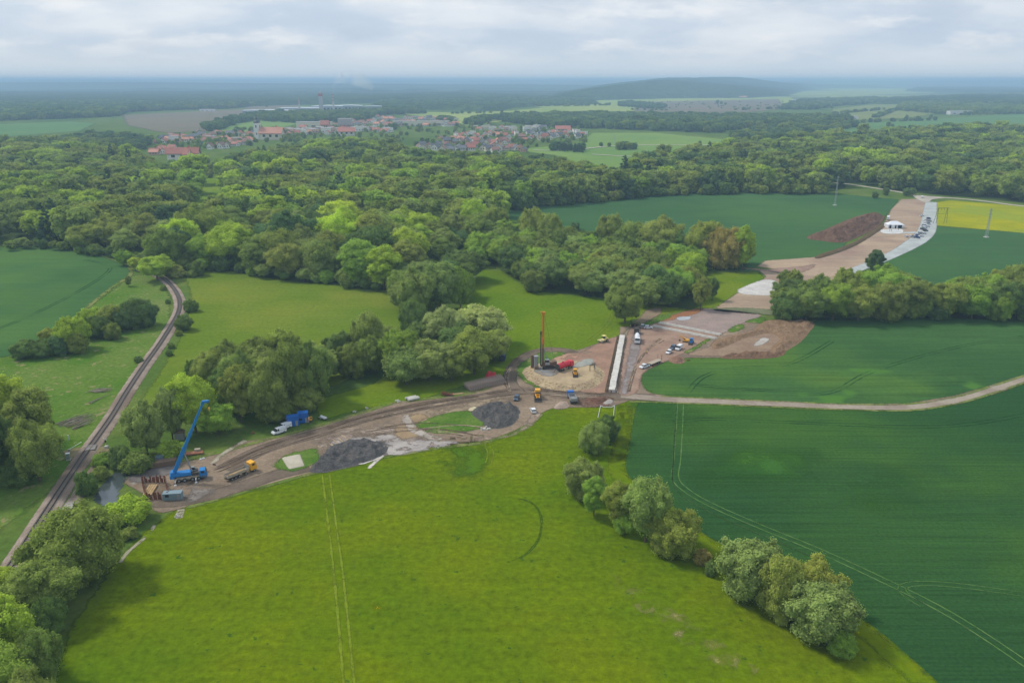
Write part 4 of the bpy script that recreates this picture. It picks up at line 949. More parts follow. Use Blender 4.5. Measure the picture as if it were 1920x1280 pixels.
rest += scat([(1160, 283), (1190, 283), (1190, 278), (1160, 278)], 14, 10, 14) + scat([(1035, 284), (1090, 288), (1095, 283), (1040, 278)], 12, 10, 16, ('deep', 'fir'))
rest += scat([(820, 228), (850, 230), (850, 224), (825, 222)], 20, 10, 14)
town_trees = []
for _ in range(520):
    px_, py_ = random.uniform(290, 1100), 0
    py_ = np.interp(px_, [290, 480, 640, 860, 1100], [272, 258, 246, 252, 254]) + random.uniform(-22, 26) * (1 if px_ > 640 else .6)
    g_ = at(px_, py_); h_ = random.uniform(7, 12); rest.append((g_[0], g_[1], h_, h_ * .9, 'bushy', random.choice(['mid', 'dark', 'olive', 'fresh']), ''))
for (px_, py_, h_) in [(1127, 275, 9), (1142, 276, 9), (1312, 271, 8), (305, 206, 10), (318, 206, 9), (350, 206, 9), (400, 205, 11), (500, 201, 16), (1345, 195, 22), (1352, 196, 18), (1360, 197, 14), (1320, 197, 9), (740, 244, 20), (1560, 200, 14), (1565, 215, 14), (1745, 222, 14), (1700, 222, 12), (1665, 238, 14), (1673, 240, 12), (1720, 224, 12), (1640, 372, 8), (1660, 366, 9), (1700, 368, 10), (1710, 366, 9), (1535, 362, 8), (1430, 364, 8), (1410, 362, 9)]:
    g_ = at(px_, py_); rest.append((g_[0], g_[1], h_, h_ * .9, 'bushy', 'dark', ''))
for i in range(60):
    g_ = at(random.uniform(285, 420), random.uniform(306, 340)); rest.append((g_[0], g_[1], 8, 9, 'bushy', random.choice(['mid', 'olive', 'fresh']), ''))
for i in range(90):
    g_ = at(random.uniform(700, 970), random.uniform(290, 314)); rest.append((g_[0], g_[1], random.uniform(7, 11), 10, 'bushy', random.choice(['mid', 'olive', 'dark']), ''))
for (ax, ay), (bx_, by_), h_ in [((1180, 206), (1260, 208), 11), ((1480, 232), (1560, 224), 13), ((1560, 215), (1660, 206), 12), ((1600, 231), (1760, 226), 12), ((1380, 207), (1470, 204), 12), ((1500, 199), (1560, 204), 12), ((1800, 216), (1930, 214), 12), ((1640, 222), (1682, 206), 13), ((840, 214), (960, 211), 11), ((1060, 200), (1150, 198), 14), ((1700, 170), (1900, 172), 20), ((440, 246), (500, 240), 10)]:
    A_, B_ = at(ax, ay), at(bx_, by_); k_ = int(math.hypot(B_[0] - A_[0], B_[1] - A_[1]) / 16)
    for q in range(k_):
        if random.random() < .78: rest.append((A_[0] + (B_[0] - A_[0]) * q / k_ + random.uniform(-9, 9), A_[1] + (B_[1] - A_[1]) * q / k_ + random.uniform(-9, 9), h_ * random.uniform(.7, 1.3), h_ * 1.2, 'bushy', random.choice(['dark', 'mid', 'deep']), ''))
# orchard like dots on the slope right of the hill
for i in range(70):
    g_ = at(random.uniform(1180, 1470), random.uniform(190, 205)); rest.append((g_[0], g_[1], 6, 8, 'bushy', 'dark', ''))
kinds = list(KINDS)
pc_ = bpy.data.collections.new('woodland_crowns')
order = []
for k in kinds:
    for i, me in enumerate(FAR_[k]):
        o = bpy.data.objects.new('tree_crown_%02d' % len(order), me); pc_.objects.link(o); order.append((k, i))
V = np.array([(c[0], c[1], 0) for c in rest], np.float32)
me = bpy.data.meshes.new('woodland'); me.vertices.add(len(V)); me.vertices.foreach_set('co', V.ravel()); me.update()
def setattr_(n, typ, vals, fld):
    a = me.attributes.new(n, typ, 'POINT'); a.data.foreach_set(fld, np.asarray(vals).ravel())
setattr_('size', 'FLOAT_VECTOR', np.array([(c[3], c[3], c[2]) for c in rest], np.float32), 'vector')
setattr_('turn', 'FLOAT_VECTOR', np.array([(0, 0, random.uniform(0, 6.28)) for c in rest], np.float32), 'vector')
setattr_('which', 'INT', np.array([order.index((c[4], random.randint(0, 1))) for c in rest], np.int32), 'value')
tv = []
for c in rest:
    b = random.uniform(.85, 1.15); q = TINT[c[5]]; tv.append((q[0] * b, q[1] * b, q[2] * b))
setattr_('tint', 'FLOAT_VECTOR', np.array(tv, np.float32), 'vector')
wood = bpy.data.objects.new('woodland', me); COL.objects.link(wood)
tag(wood, 'large mixed green woods filling the middle distance up to the town', 'woodland'); wood['kind'] = 'stuff'
gn = bpy.data.node_groups.new('woodland', 'GeometryNodeTree')
gn.interface.new_socket('Geometry', in_out='INPUT', socket_type='NodeSocketGeometry'); gn.interface.new_socket('Geometry', in_out='OUTPUT', socket_type='NodeSocketGeometry')
gi = gn.nodes.new('NodeGroupInput'); go = gn.nodes.new('NodeGroupOutput')
ip = gn.nodes.new('GeometryNodeInstanceOnPoints'); ci = gn.nodes.new('GeometryNodeCollectionInfo')
ci.inputs['Collection'].default_value = pc_; ci.inputs['Separate Children'].default_value = True; ci.inputs['Reset Children'].default_value = True
def na(n, typ):
    a = gn.nodes.new('GeometryNodeInputNamedAttribute'); a.data_type = typ; a.inputs['Name'].default_value = n; return a.outputs['Attribute']
gn.links.new(gi.outputs[0], ip.inputs['Points']); gn.links.new(ci.outputs[0], ip.inputs['Instance'])
ip.inputs['Pick Instance'].default_value = True
gn.links.new(na('which', 'INT'), ip.inputs['Instance Index']); gn.links.new(na('size', 'FLOAT_VECTOR'), ip.inputs['Scale'])
er = gn.nodes.new('FunctionNodeEulerToRotation'); gn.links.new(na('turn', 'FLOAT_VECTOR'), er.inputs[0]); gn.links.new(er.outputs[0], ip.inputs['Rotation'])
gn.links.new(ip.outputs[0], go.inputs[0])
md = wood.modifiers.new('trees', 'NODES'); md.node_group = gn
print('trees', TREES, 'rest', len(rest))

# ================================================================== machines and things on the site
P_WHITE = paint('white_paint', lin(226, 228, 230), .35, 0, .12); P_BLUE = paint('crane_blue_paint', lin(24, 122, 190), .4, 0, .1); P_DBLUE = paint('dark_blue_paint', lin(28, 52, 110), .4, 0, .1)
P_CBLUE = paint('container_blue_paint', lin(24, 100, 180), .45, 0, .1); P_YEL = paint('machine_yellow_paint', lin(236, 172, 36), .4, 0, .2); P_RED = paint('tanker_red_paint', lin(206, 30, 52), .35, 0, .1)
P_SLATE = paint('slate_blue_paint', lin(70, 92, 112), .3, .2, .1); P_BLACK = paint('black_paint', lin(42, 46, 54), .3, 0, .1); P_GREY = paint('grey_metal', lin(150, 152, 152), .5, .2, .3); P_SILVER = paint('silver_paint', lin(176, 182, 190), .3, .5, .1)
P_DARK = paint('dark_steel', lin(70, 66, 62), .6, .3, .4); P_RUST = paint('rusty_steel', lin(128, 78, 56), .9, .1, .5, lin(80, 50, 38)); P_TYRE = paint('tyre_rubber', lin(38, 38, 38), .9, 0, .5); P_TAN = paint('dusty_bed', lin(170, 158, 138), .8, 0, .4)
P_BROWN = paint('mud_brown_steel', lin(122, 100, 80), .8, .1, .4); P_ORANGE = paint('orange_paint', lin(232, 120, 60), .5, 0, .3); P_AMBER = paint('amber_mast_paint', lin(206, 142, 34), .5, 0, .3); P_PALEY = paint('pale_yellow_paint', lin(222, 208, 130), .5, 0, .3)
P_WOOD = rough_mat('sawn_timber', lin(196, 170, 128), lin(170, 140, 100), 1.0, .2); P_DEAD = rough_mat('dead_wood', lin(168, 158, 140), lin(140, 128, 110), 1.0, .3); P_CONCR = rough_mat('pale_concrete', lin(212, 208, 198), lin(190, 186, 176), .5, .2, .12)
P_CGREY = paint('container_grey_paint', lin(122, 142, 150), .5, 0, .2); P_LAMP = paint('lamp_glass', lin(230, 226, 210), .2); P_TAIL = paint('tail_lamp', lin(150, 24, 20), .3); P_SKIN = paint('skin', lin(200, 150, 125), .6, 0, .05)
P_VEST = paint('hi_vis_yellow', lin(218, 230, 60), .8, 0, .05); P_OV = paint('orange_vest', lin(240, 110, 50), .8, 0, .05); P_TROU = paint('work_trousers', lin(52, 58, 72), .9, 0, .1); P_REDC = paint('red_jacket', lin(190, 40, 50), .9, 0, .05); P_GREYC = paint('grey_jacket', lin(140, 146, 156), .9, 0, .05); P_TARP = paint('red_tarpaulin', lin(206, 40, 60), .6, 0, .1)
def pose(rear, front):
    a, b = at(*rear), at(*front)
    return ((a[0] + b[0]) / 2, (a[1] + b[1]) / 2, 0), math.atan2(b[1] - a[1], b[0] - a[0]), math.hypot(b[0] - a[0], b[1] - a[1])
GZ = .17
def obj_at(name, label, cat, rear, front, group=None, z=GZ, L_=None):
    p, a, l = pose(rear, front)
    return thing(name, label, cat, (p[0], p[1], z), a, group)
def wheels(e, xs, ytrack, r, wd, name='wheel'):
    first = None
    for x in xs:
        for s in (-1, 1):
            if first is None:
                m = MB(); m.tube((0, -wd / 2, 0), (0, wd / 2, 0), r, r, 14); first = m.build(name, P_TYRE, e, (x, s * ytrack / 2, r))
                h = MB(); h.tube((0, -wd / 2 - .02, 0), (0, wd / 2 + .02, 0), r * .5, r * .5, 10); h.build('rim', P_GREY, first)
            else:
                c = first.copy(); COL.objects.link(c); c.parent = e; c.location = (x, s * ytrack / 2, r); addkid(e, c)
                k = KIDS[first.name][0].copy(); COL.objects.link(k); k.parent = c; addkid(c, k)
# ---- cars
def car(kind, mat, label, rear, front, group=None, z=GZ, name='parked_car', cat='car'):
    e = obj_at(name, label, cat, rear, front, group, z)
    if kind == 'car':   body = [(-2.15, .35), (-2.2, .8), (-2.1, .98), (1.0, .98), (2.1, .78), (2.2, .5), (2.15, .3), (-2.1, .28)]; cab = [(-1.95, .98), (-1.45, 1.46), (.35, 1.48), (1.15, .98)]; xs = (-1.35, 1.35); W = 1.8; r = .33
    elif kind == 'suv': body = [(-2.2, .4), (-2.25, 1.05), (1.0, 1.08), (2.15, .95), (2.25, .6), (2.2, .38), (-2.15, .36)]; cab = [(-2.2, 1.05), (-2.0, 1.68), (.4, 1.70), (1.1, 1.06)]; xs = (-1.4, 1.4); W = 1.88; r = .37
    elif kind == 'van': body = [(-2.6, .4), (-2.65, 1.25), (1.4, 1.25), (2.4, 1.08), (2.55, .7), (2.5, .38), (-2.5, .36)]; cab = [(-2.65, 1.25), (-2.6, 2.0), (.9, 2.05), (1.75, 1.22)]; xs = (-1.6, 1.65); W = 1.95; r = .36
    else:               body = [(-2.7, .5), (-2.7, 1.05), (1.1, 1.1), (2.4, 1.05), (2.6, .7), (2.55, .45), (-2.6, .42)]; cab = [(-.5, 1.08), (-.4, 1.8), (.9, 1.82), (1.6, 1.08)]; xs = (-1.7, 1.7); W = 1.9; r = .4
    MB().prism(body, -W / 2, W / 2).build('body', mat, e, bevel=.05)
    g = MB(); n = len(cab); cxm = sum(c[0] for c in cab) / 4
    g.add([(x, -W / 2 * (.97 if zz < cab[1][1] - .2 else .82), zz) for x, zz in cab] + [(x, W / 2 * (.97 if zz < cab[1][1] - .2 else .82), zz) for x, zz in cab],
          [(0, 1, 2, 3), (7, 6, 5, 4), (0, 4, 5, 1), (1, 5, 6, 2), (2, 6, 7, 3), (3, 7, 4, 0)])
    g.build('window', M_GLASS0, e)
    a, b = cab[1], cab[2]
    rf = MB().box(((a[0] + b[0]) / 2, 0, max(a[1], b[1]) + .01), (b[0] - a[0] + .16, W * .86, .07)); 
    rf.build('roof_panel', mat, e)
    p = MB()
    for s in (-1, 1):
        for x in ((a[0] + .1), (a[0] + b[0]) / 2, b[0] - .05): p.beam((x, s * W / 2 * .97, body[1][1]), (x * .98, s * W / 2 * .84, a[1]), .09)
    if kind == 'van':
        for s in (-1, 1): p.add([(-2.6, s * W * .486, 1.2), (.2, s * W * .486, 1.2), (.2, s * W * .418, 2.04), (-2.55, s * W * .418, 2.04)], [(0, 1, 2, 3)])
    p.build('pillar', mat, e)
    wheels(e, xs, W - .2, r, .24)
    for s in (-1, 1):
        MB().box((body[-3][0] - .06, s * W * .36, .72), (.12, .34, .16)).build('headlight', P_LAMP, e)
        MB().box((-2.17 if kind == 'car' else body[1][0] + .02, s * W * .4, .8), (.08, .2, .22)).build('tail_light', P_TAIL, e)
    if kind == 'pickup': MB().box((-1.65, 0, 1.1), (2.0, 1.5, .06)).build('load_bed', P_DARK, e)
    return e
M_GLASS0 = paint('window_glass', (.025, .03, .035), .1, 0, .05)
car('car', P_SLATE, 'slate blue car facing the camera on the haul road left of the yellow machine', (971, 744), (966, 754))
car('car', P_WHITE, 'white car on the track between dark clay heap and meadow', (1003, 779), (996, 766))
car('van', P_WHITE, 'white van in front of the other one left of the blue containers', (537, 808), (509, 817))
car('van', P_WHITE, 'white van tucked between the other van and the blue containers', (545, 800), (522, 808))
car('car', P_WHITE, 'white car nearest the flatbed in the cluster of three', (1259, 659), (1249, 666))
car('suv', P_SLATE, 'dark blue car behind the white one in the cluster of three', (1266, 651), (1257, 658))
car('van', P_WHITE, 'white van at the right of the cluster of three cars', (1277, 652), (1268, 659))
car('pickup', P_WHITE, 'white pickup in front of the flatbed trailer at the wheat field edge', (1214, 688), (1202, 692))
car('car', P_WHITE, 'long white car at the top left corner of the red soil area', (1210, 616), (1220, 616))
car('suv', P_SILVER, 'silver white car left of the long white one by the mixer truck', (1203, 617), (1207, 611))
# row of parked cars along the gravel
names = ['white', 'silver', 'dark blue', 'black', 'white', 'silver']; mats = [P_WHITE, P_SILVER, P_DBLUE, P_BLACK, P_WHITE, P_SILVER]
base = {}
def park(k, rear, front, label, group=None):
    kind = ['car', 'suv'][k % 2]; mt = mats[k % 6]
    if k % 6 not in base: base[k % 6] = car(kind, mt, label, rear, front, group, .26); return
    p, a, l = pose(rear, front)
    c = copy_tree(base[k % 6], (p[0], p[1], .26), a, label, group)
    if group is None and 'group' in c: del c['group']
gp = 'cars parked on the gravel by the marquee'
for i, (x, y, k, w_) in enumerate([(1728, 406, 0, 'apart at the far end of the row, on the bare soil side'), (1741, 411, 2, 'at the far end of the double row'), (1735, 415, 0, 'left place of the second rank'), (1742, 416, 1, 'right place of the second rank'),
        (1734, 421, 4, 'left place of the third rank'), (1741, 421, 5, 'right place of the third rank'), (1733, 425, 1, 'left place of the fourth rank'), (1739, 426, 4, 'right place of the fourth rank'),
        (1730, 431, 3, 'dark left place behind the coach like van'), (1735, 434, 3, 'in front of the white van'), (1726, 439, 1, 'left place of the fifth rank'), (1732, 439, 4, 'right place of the fifth rank'),
        (1720, 443, 2, 'left place of the last rank'), (1727, 444, 0, 'right place of the last rank'), (1715, 446, 1, 'lowest but one near the soil'), (1721, 447, 2, 'at the near end of the row')]):
    ang = random.choice([0, 0, 1]); dx, dy = (3.8, .25) if ang == 0 else (2.5, -1.0)
    park(k, (x - dx, y + dy), (x + dx, y - dy), f'{names[k % 6]} parked car {w_}', gp)
car('van', P_WHITE, 'large white van in the middle of the row of parked cars', (1727, 429), (1739, 428), None, .26)
car('car', P_WHITE, 'left one of two white cars parked alone below the marquee', (1696, 446), (1702, 444), None, .2)
car('car', P_WHITE, 'right one of two white cars parked alone below the marquee', (1704, 446), (1710, 444), None, .2)
car('car', P_WHITE, 'tiny white car far away on the lane through the green field', (1158, 276), (1166, 276), None, 1.7)

# ---- mobile crane
e = obj_at('mobile_crane', 'bright blue mobile crane with raised telescopic boom beside the sheet pile pit', 'crane', (327, 904), (390, 895)); CR = e
LC = pose((327, 904), (390, 895))[2]; hx = LC / 2
MB().box((0, 0, 1.15), (LC - .4, 2.5, .5)).box((-.8, 0, 1.55), (LC - 3.4, 2.7, .28)).build('chassis', P_TAN, e)
m = MB(); m.prism([(hx - 2.3, .8), (hx - 2.3, 3.2), (hx - .5, 3.2), (hx - .05, 2.3), (hx, .8)], -1.25, 1.25); cb = m.build('driver_cab', P_BLUE, e, bevel=.06)
MB().prism([(hx - .42, 2.25), (hx - .55, 3.0), (hx - .35, 3.0), (hx + .0, 2.25)], -1.1, 1.1).build('windscreen', M_GLASS0, cb)
MB().box((hx - 1.3, 1.27, 2.6), (1.0, .06, .7)).box((hx - 1.3, -1.27, 2.6), (1.0, .06, .7)).build('side_window', M_GLASS0, cb)
MB().box((hx - 3.6, 0, 2.1), (2.0, 2.2, 1.1)).tube((hx - 2.9, .8, 2.6), (hx - 2.9, .8, 3.3), .1).build('engine_deck', P_DARK, e)
wheels(e, (-hx + 1.5, -hx + 3.2, hx - 4.4, hx - 2.6), 2.2, .68, .5)
for x in (-hx + .5, hx - 3.4):
    for s in (-1, 1):
        MB().beam((x, s * 1.2, 1.0), (x, s * 2.6, 1.0), .26).tube((x, s * 2.6, 1.1), (x, s * 2.6, .1), .1).box((x, s * 2.6, .06), (.7, .7, .12)).build('outrigger', P_WHITE, e)
MB().tube((-1.6, 0, 1.7), (-1.6, 0, 2.1), 1.25, 1.25, 16).build('slew_ring', P_DARK, e)
sp_ = MB().box((-2.6, 0, 2.6), (6.0, 2.5, 1.0), top=.93).box((-5.0, 0, 3.3), (1.2, 2.3, .9)).build('superstructure', P_BLUE, e, bevel=.05)
MB().box((-5.3, 0, 2.2), (1.3, 2.7, 1.3)).build('counterweight', P_BLUE, e, bevel=.05)
oc = MB().prism([(.0, 2.1), (0, 3.9), (1.2, 3.9), (1.9, 3.1), (1.9, 2.1)], .55, 1.4).build('operator_cab', P_GREY, e, bevel=.03)
MB().prism([(.1, 3.0), (.1, 3.75), (1.15, 3.75), (1.75, 3.1)], .5, 1.45).build('cab_window', M_GLASS0, oc)
base_p = Vector((-4.4, -.2, 3.6)); tip = Vector((6.4, -.2, 25.6)); d_ = tip - base_p
bo = None
cuts = [0, .34, .56, .78, .985]; wds = [1.15, .92, .76, .6]
for i in range(4):
    m = MB(); m.beam(base_p + d_ * cuts[i], base_p + d_ * cuts[i + 1], wds[i] * .85, wds[i]); m.beam(base_p + d_ * (cuts[i + 1] - .015), base_p + d_ * cuts[i + 1], wds[i] * 1.0, wds[i] * 1.18)
    m.build('boom_section', P_BLUE, e)
un = d_.normalized()
hd = MB().beam(base_p + d_ * .97, base_p + d_ * 1.0, .8, 1.0).box(tip + Vector((.7, 0, .1)), (1.9, .8, .7), 0).build('boom_head', P_BLUE, e)
MB().tube(tip + Vector((1.3, -.3, .0)), tip + Vector((1.3, .3, .0)), .45, .45, 12).build('sheave', P_DARK, hd)
MB().tube((.6, -.2, 2.9), base_p + d_ * .30, .26, .2, 10).build('luffing_cylinder', P_GREY, e)
MB().tube(tip + Vector((1.5, 0, 0)), tip + Vector((1.5, 0, -2)), .035, .035, 5).build('hoist_rope', P_DARK, e)
MB().box(tip + Vector((1.5, 0, -2.4)), (.4, .5, .8)).tube(tip + Vector((1.5, 0, -2.8)), tip + Vector((1.5, 0, -3.3)), .12, .06).build('hook_block', P_YEL, e)

# ---- yellow truck with long flatbed
p, a, l = pose((424, 903), (479, 880)); e = thing('flatbed_truck', 'long flatbed truck with yellow cab loaded with planks right of the blue crane', 'truck', (*p[:2], GZ), a)
hx = l / 2
MB().prism([(hx - 2.3, .7), (hx - 2.3, 3.3), (hx - .6, 3.4), (hx - .1, 2.2), (hx, .7)], -1.25, 1.25).build('cab', P_YEL, e, bevel=.07)
MB().prism([(hx - .38, 2.2), (hx - .62, 3.15), (hx - .42, 3.15), (hx - .03, 2.2)], -1.1, 1.1).box((hx - 1.3, 0, 2.6), (.9, 2.56, .7)).build('window', M_GLASS0, e)
MB().box((-.9, 0, .95), (l - 1.4, 1.2, .3)).build('chassis', P_DARK, e)
m = MB(); bl = l - 3.2; bc = -hx + bl / 2 + .2
m.box((bc, 0, 1.3), (bl, 2.5, .14))
m.build('load_bed', P_TAN, e)
m = MB()
for s in (-1, 1): m.box((bc, s * 1.25, 1.72), (bl, .07, .7))
m.box((bc - bl / 2, 0, 1.72), (.07, 2.5, .7)).build('side_board', P_TAN, e)
MB().box((bc + bl / 2 + .05, 0, 2.1), (.12, 2.5, 1.5)).build('headboard', P_GREY, e)
wheels(e, (-hx + 1.5, -hx + 2.8, -hx + 4.1, hx - 4.2, hx - 1.2), 2.1, .5, .4)
ld = Vector((p[0], p[1], GZ))
m = MB(); 
for k, (y, z) in enumerate([(-.6, 1.5), (-.2, 1.5), (.25, 1.55), (-.4, 1.75)]): m.box((bc - .3 + .5 * (k % 2), y, z), (bl * .7, .3, .2), (k - 1.5) * .02)
b = m.build('timber_load', P_WOOD, None, (p[0], p[1], GZ), a); tag(b, 'bundle of brown planks lying on the long flatbed', 'timber')
# ---- red tank truck
e = obj_at('tank_truck', 'red tank truck standing beside the drilling rig', 'truck', (1045, 703), (1072, 693), None, 1.5); l = pose((1045, 703), (1072, 693))[2]; l = max(l, 9.5); hx = l / 2
MB().prism([(hx - 2.1, .8), (hx - 2.1, 3.2), (hx - .5, 3.2), (hx - .1, 2.2), (hx, .8)], -1.25, 1.25).build('cab', P_RED, e, bevel=.07)
MB().prism([(hx - .36, 2.2), (hx - .55, 3.0), (hx - .35, 3.0), (hx - .03, 2.2)], -1.1, 1.1).build('windscreen', M_GLASS0, e)
m = MB(); tl = l - 2.4; m.tube((-hx, 0, 2.25), (-hx + tl, 0, 2.25), 1.25, 1.25, 20); m.tube((-hx + tl * .5, 0, 3.4), (-hx + tl * .5, 0, 3.8), .35, .35, 10); tk = m.build('tank', P_RED, e)
MB().tube((-hx - .15, 0, 2.25), (-hx + .1, 0, 2.25), 1.32, 1.32, 20).build('rear_door', P_DARK, tk)
MB().box((-.4, 0, .95), (l - 1.2, 1.3, .3)).box((-hx + tl * .3, 1.0, 1.1), (1.6, .4, .5)).build('chassis', P_DARK, e)
for s in (-1, 1): MB().box((-hx + 2.4, s * 1.15, 1.25), (3.0, .4, .08)).build('mudguard', P_SILVER, e)
wheels(e, (-hx + 1.6, -hx + 3.0, hx - 3.2, hx - 1.2), 2.1, .5, .4)
MB().tube((-hx, .4, 1.5), (-hx - 1.6, .6, .2), .1, .1).build('suction_hose', P_TYRE, e)
# ---- drilling rig
x, y = at(1019, 695); e = thing('drilling_rig', 'tall drilling rig with amber mast on the sandy platform', 'drilling rig', (x, y, 1.5), .2)
tr = MB()
for s in (-1, 1): tr.prism([(-.6, .0), (-.9, .45), (-.6, .95), (4.6, .95), (4.9, .45), (4.6, 0)], s * 1.9 - .4, s * 1.9 + .4)
tr.build('crawler_track', P_DARK, e)
MB().box((2.6, 0, 1.9), (5.6, 3.0, 1.5), top=.95).box((4.8, 0, 2.3), (1.6, 3.1, 1.4)).build('upper_carriage', P_BROWN, e, bevel=.05)
oc = MB().prism([(.4, 1.8), (.4, 4.2), (2.0, 4.2), (2.3, 3.0), (2.3, 1.8)], -2.1, -.7).build('operator_cab', P_SILVER, e, bevel=.04)
MB().prism([(.35, 3.0), (.35, 4.0), (1.9, 4.0), (2.1, 3.0)], -2.15, -.65).build('cab_window', M_GLASS0, oc)
MB().beam((-.4, 0, .6), (-.4, 0, 11), .75, .85).build('lower_mast', P_BROWN, e)
MB().beam((-.4, 0, 11), (-.4, 0, 13.6), .8, .9).build('rotary_drive', P_ORANGE, e)
m = MB()
for sx_ in (-.35, .35):
    for sy in (-.35, .35): m.beam((-.4 + sx_, sy, 9), (-.4 + sx_ * .8, sy * .8, 24), .16)
z = 14
k = 0
while z < 23.5:
    for s in (-1, 1): m.beam((-.4 - .33, s * .33, z), (-.4 + .33, s * .33, z + 1), .09); m.beam((-.4 + s * .33, -.33, z), (-.4 + s * .33, .33, z + 1), .09)
    z += 1
m.beam((-.4, 0, 14), (-.4, 0, 24), .5); m.build('upper_mast', P_AMBER, e)
MB().box((-.4, 0, 24.5), (1.5, 1.0, 1.2)).tube((-1.0, -.3, 24.9), (-1.0, .3, 24.9), .5, .5, 12).build('mast_head', P_AMBER, e)
MB().tube((-1.35, 0, 1.0), (-1.35, 0, 16.5), .26, .22, 12).tube((-1.35, 0, 15), (-1.35, 0, 16.5), .36, .36, 12).build('kelly_bar', P_DARK, e)
for s in (-1, 1): MB().tube((1.8, s * .7, 2.6), (-.2, s * .4, 9.5), .14, .1, 8).build('mast_cylinder', P_GREY, e)
MB().tube((.0, 0, 24.4), (4.6, 0, 3), .04, .04, 5).build('hoist_rope', P_DARK, e)
# silo, hopper and small frame beside the rig
x, y = at(1005, 696)
e = thing('casing_oscillator', 'upright mud covered steel casings left of the drilling rig', 'steel casing', (x, y, 1.5), 0)
MB().tube((0, 0, 0), (0, 0, 5.4), .95, .95, 14).tube((0, 0, 5.2), (0, 0, 5.6), 1.1, 1.1, 14).build('casing', P_GREY, e)
MB().tube((-1.6, 1.0, 0), (-1.6, 1.0, 5.8), .7, .7, 14).build('casing', P_BROWN, e)
MB().box((.2, -1.3, .7), (1.8, 1.2, 1.4)).build('clamp', P_BROWN, e)
x, y = at(1110, 701); e = thing('measuring_gantry', 'small dark steel frame standing at the right of the sandy platform', 'frame', (x, y, 1.4), .3)
for sx_ in (-1.1, 1.1):
    for sy in (-.5, .5): MB().tube((sx_, sy, 0), (sx_ * .9, sy * .8, 2.8), .07).build('leg', P_DARK, e)
MB().beam((-1.1, 0, 2.8), (1.1, 0, 2.8), .2, .2).build('crossbar', P_DARK, e)
MB().tube((.95, 0, 1.6), (.95, 0, 2.7), .35, .35).build('drum', P_GREY, e)
m = MB(); random.seed(3)
for k in range(6): m.tube((0, k * .25, .1), (7 + random.uniform(-1, 1), k * .25 + random.uniform(-.2, .2), .12), .08, .08, 6)
tag(m.build('drill_rods', P_GREY, None, (*at(1008, 702), 1.5), -.35), 'bundle of grey rods lying before the drilling rig', 'rods')
# ---- excavators, loaders, roller
def excavator(label, rear, front, mat, s=1.0, z=GZ, arm=True, name='excavator'):
    e = obj_at(name, label, 'excavator', rear, front, None, z); e.scale = (s, s, s)
    for q in (-1, 1): MB().prism([(-1.7, .0), (-2.0, .4), (-1.7, .8), (1.7, .8), (2.0, .4), (1.7, 0)], q * 1.15 - .28, q * 1.15 + .28).build('crawler_track', P_DARK, e)
    MB().box((-.5, 0, 1.45), (3.6, 2.5, 1.1), top=.95).build('upper_carriage', mat, e, bevel=.06)
    c = MB().prism([(0, 1.9), (0, 3.0), (1.2, 3.0), (1.4, 1.9)], .25, 1.25).build('cab', mat, e, bevel=.04); MB().prism([(.1, 2.2), (.1, 2.9), (1.25, 2.9), (1.38, 2.2)], .2, 1.3).build('window', M_GLASS0, c)
    if arm:
        MB().beam((1.2, -.3, 1.8), (3.2, -.3, 3.8), .35, .5).beam((3.2, -.3, 3.8), (4.6, -.3, 3.0), .32, .45).build('boom', mat, e)
        MB().beam((4.6, -.3, 3.1), (4.3, -.3, 1.0), .28, .36).build('stick', mat, e)
        MB().prism([(3.9, 1.1), (4.5, 1.2), (4.9, .5), (4.4, .1), (3.8, .4)], -.8, .3).build('bucket', P_DARK, e)
    return e
def loader(label, rear, front, mat, s=1.0, z=GZ, bucket=True, name='wheel_loader'):
    e = obj_at(name, label, 'loader', rear, front, None, z); e.scale = (s, s, s)
    MB().prism([(-2.6, .8), (-2.6, 1.9), (-.6, 2.0), (-.6, 1.2), (1.6, 1.1), (1.6, .7)], -.9, .9).build('body', mat, e, bevel=.06)
    c = MB().prism([(-.9, 1.6), (-.8, 3.2), (.7, 3.2), (1.0, 1.6)], -.8, .8).build('cab', mat, e, bevel=.04)
    MB().prism([(-.75, 2.1), (-.7, 3.0), (.7, 3.0), (.95, 2.1)], -.84, .84).build('window', M_GLASS0, c)
    MB().box((0, 0, 3.28), (1.8, 1.75, .14)).build('cab_roof', mat, c)
    wheels(e, (-1.6, 1.4), 1.9, .7, .5)
    for q in (-1, 1): MB().beam((1.0, q * .55, 1.5), (2.9, q * .55, .7), .16, .3).build('lift_arm', mat, e)
    MB().prism([(2.8, .1), (2.8, 1.2), (3.1, 1.2), (3.3, .4), (3.9, .1)], -1.25, 1.25).build('bucket', mat if not bucket else P_DARK, e)
    return e
loader('yellow wheel loader on the haul road between slate blue car and blue truck', (1007, 741), (1009, 753), P_YEL, 1.15)
loader('small dusty yellow loader below the red tank truck', (1077, 704), (1079, 714), P_YEL, .85, 1.5)
excavator('small yellow excavator right of the cars on the red soil area', (1289, 642), (1282, 641), P_YEL, .7)
loader('blue compact loader beside the small yellow excavator', (1298, 641), (1294, 648), P_BLUE, .8)
excavator('small yellow excavator right of the two blue containers', (582, 787), (581, 793), P_YEL, .62)
e = obj_at('road_roller', 'pale yellow road roller at the meadow edge of the red soil', 'roller', (1137, 640), (1126, 643)); 
MB().tube((1.9, -1.05, .8), (1.9, 1.05, .8), .8, .8, 18).build('drum', P_GREY, e)
MB().box((1.9, 0, 1.3), (2.2, 2.4, .35)).build('drum_frame', P_PALEY, e)
MB().prism([(-2.4, .8), (-2.4, 1.9), (-.4, 2.0), (.6, 1.4), (.6, .8)], -.9, .9).build('body', P_PALEY, e, bevel=.06)
for s in (-1, 1):
    for x_ in (-.9, .5): MB().tube((x_, s * .75, 1.8), (x_, s * .75, 3.1), .05).build('roof_post', P_DARK, e)
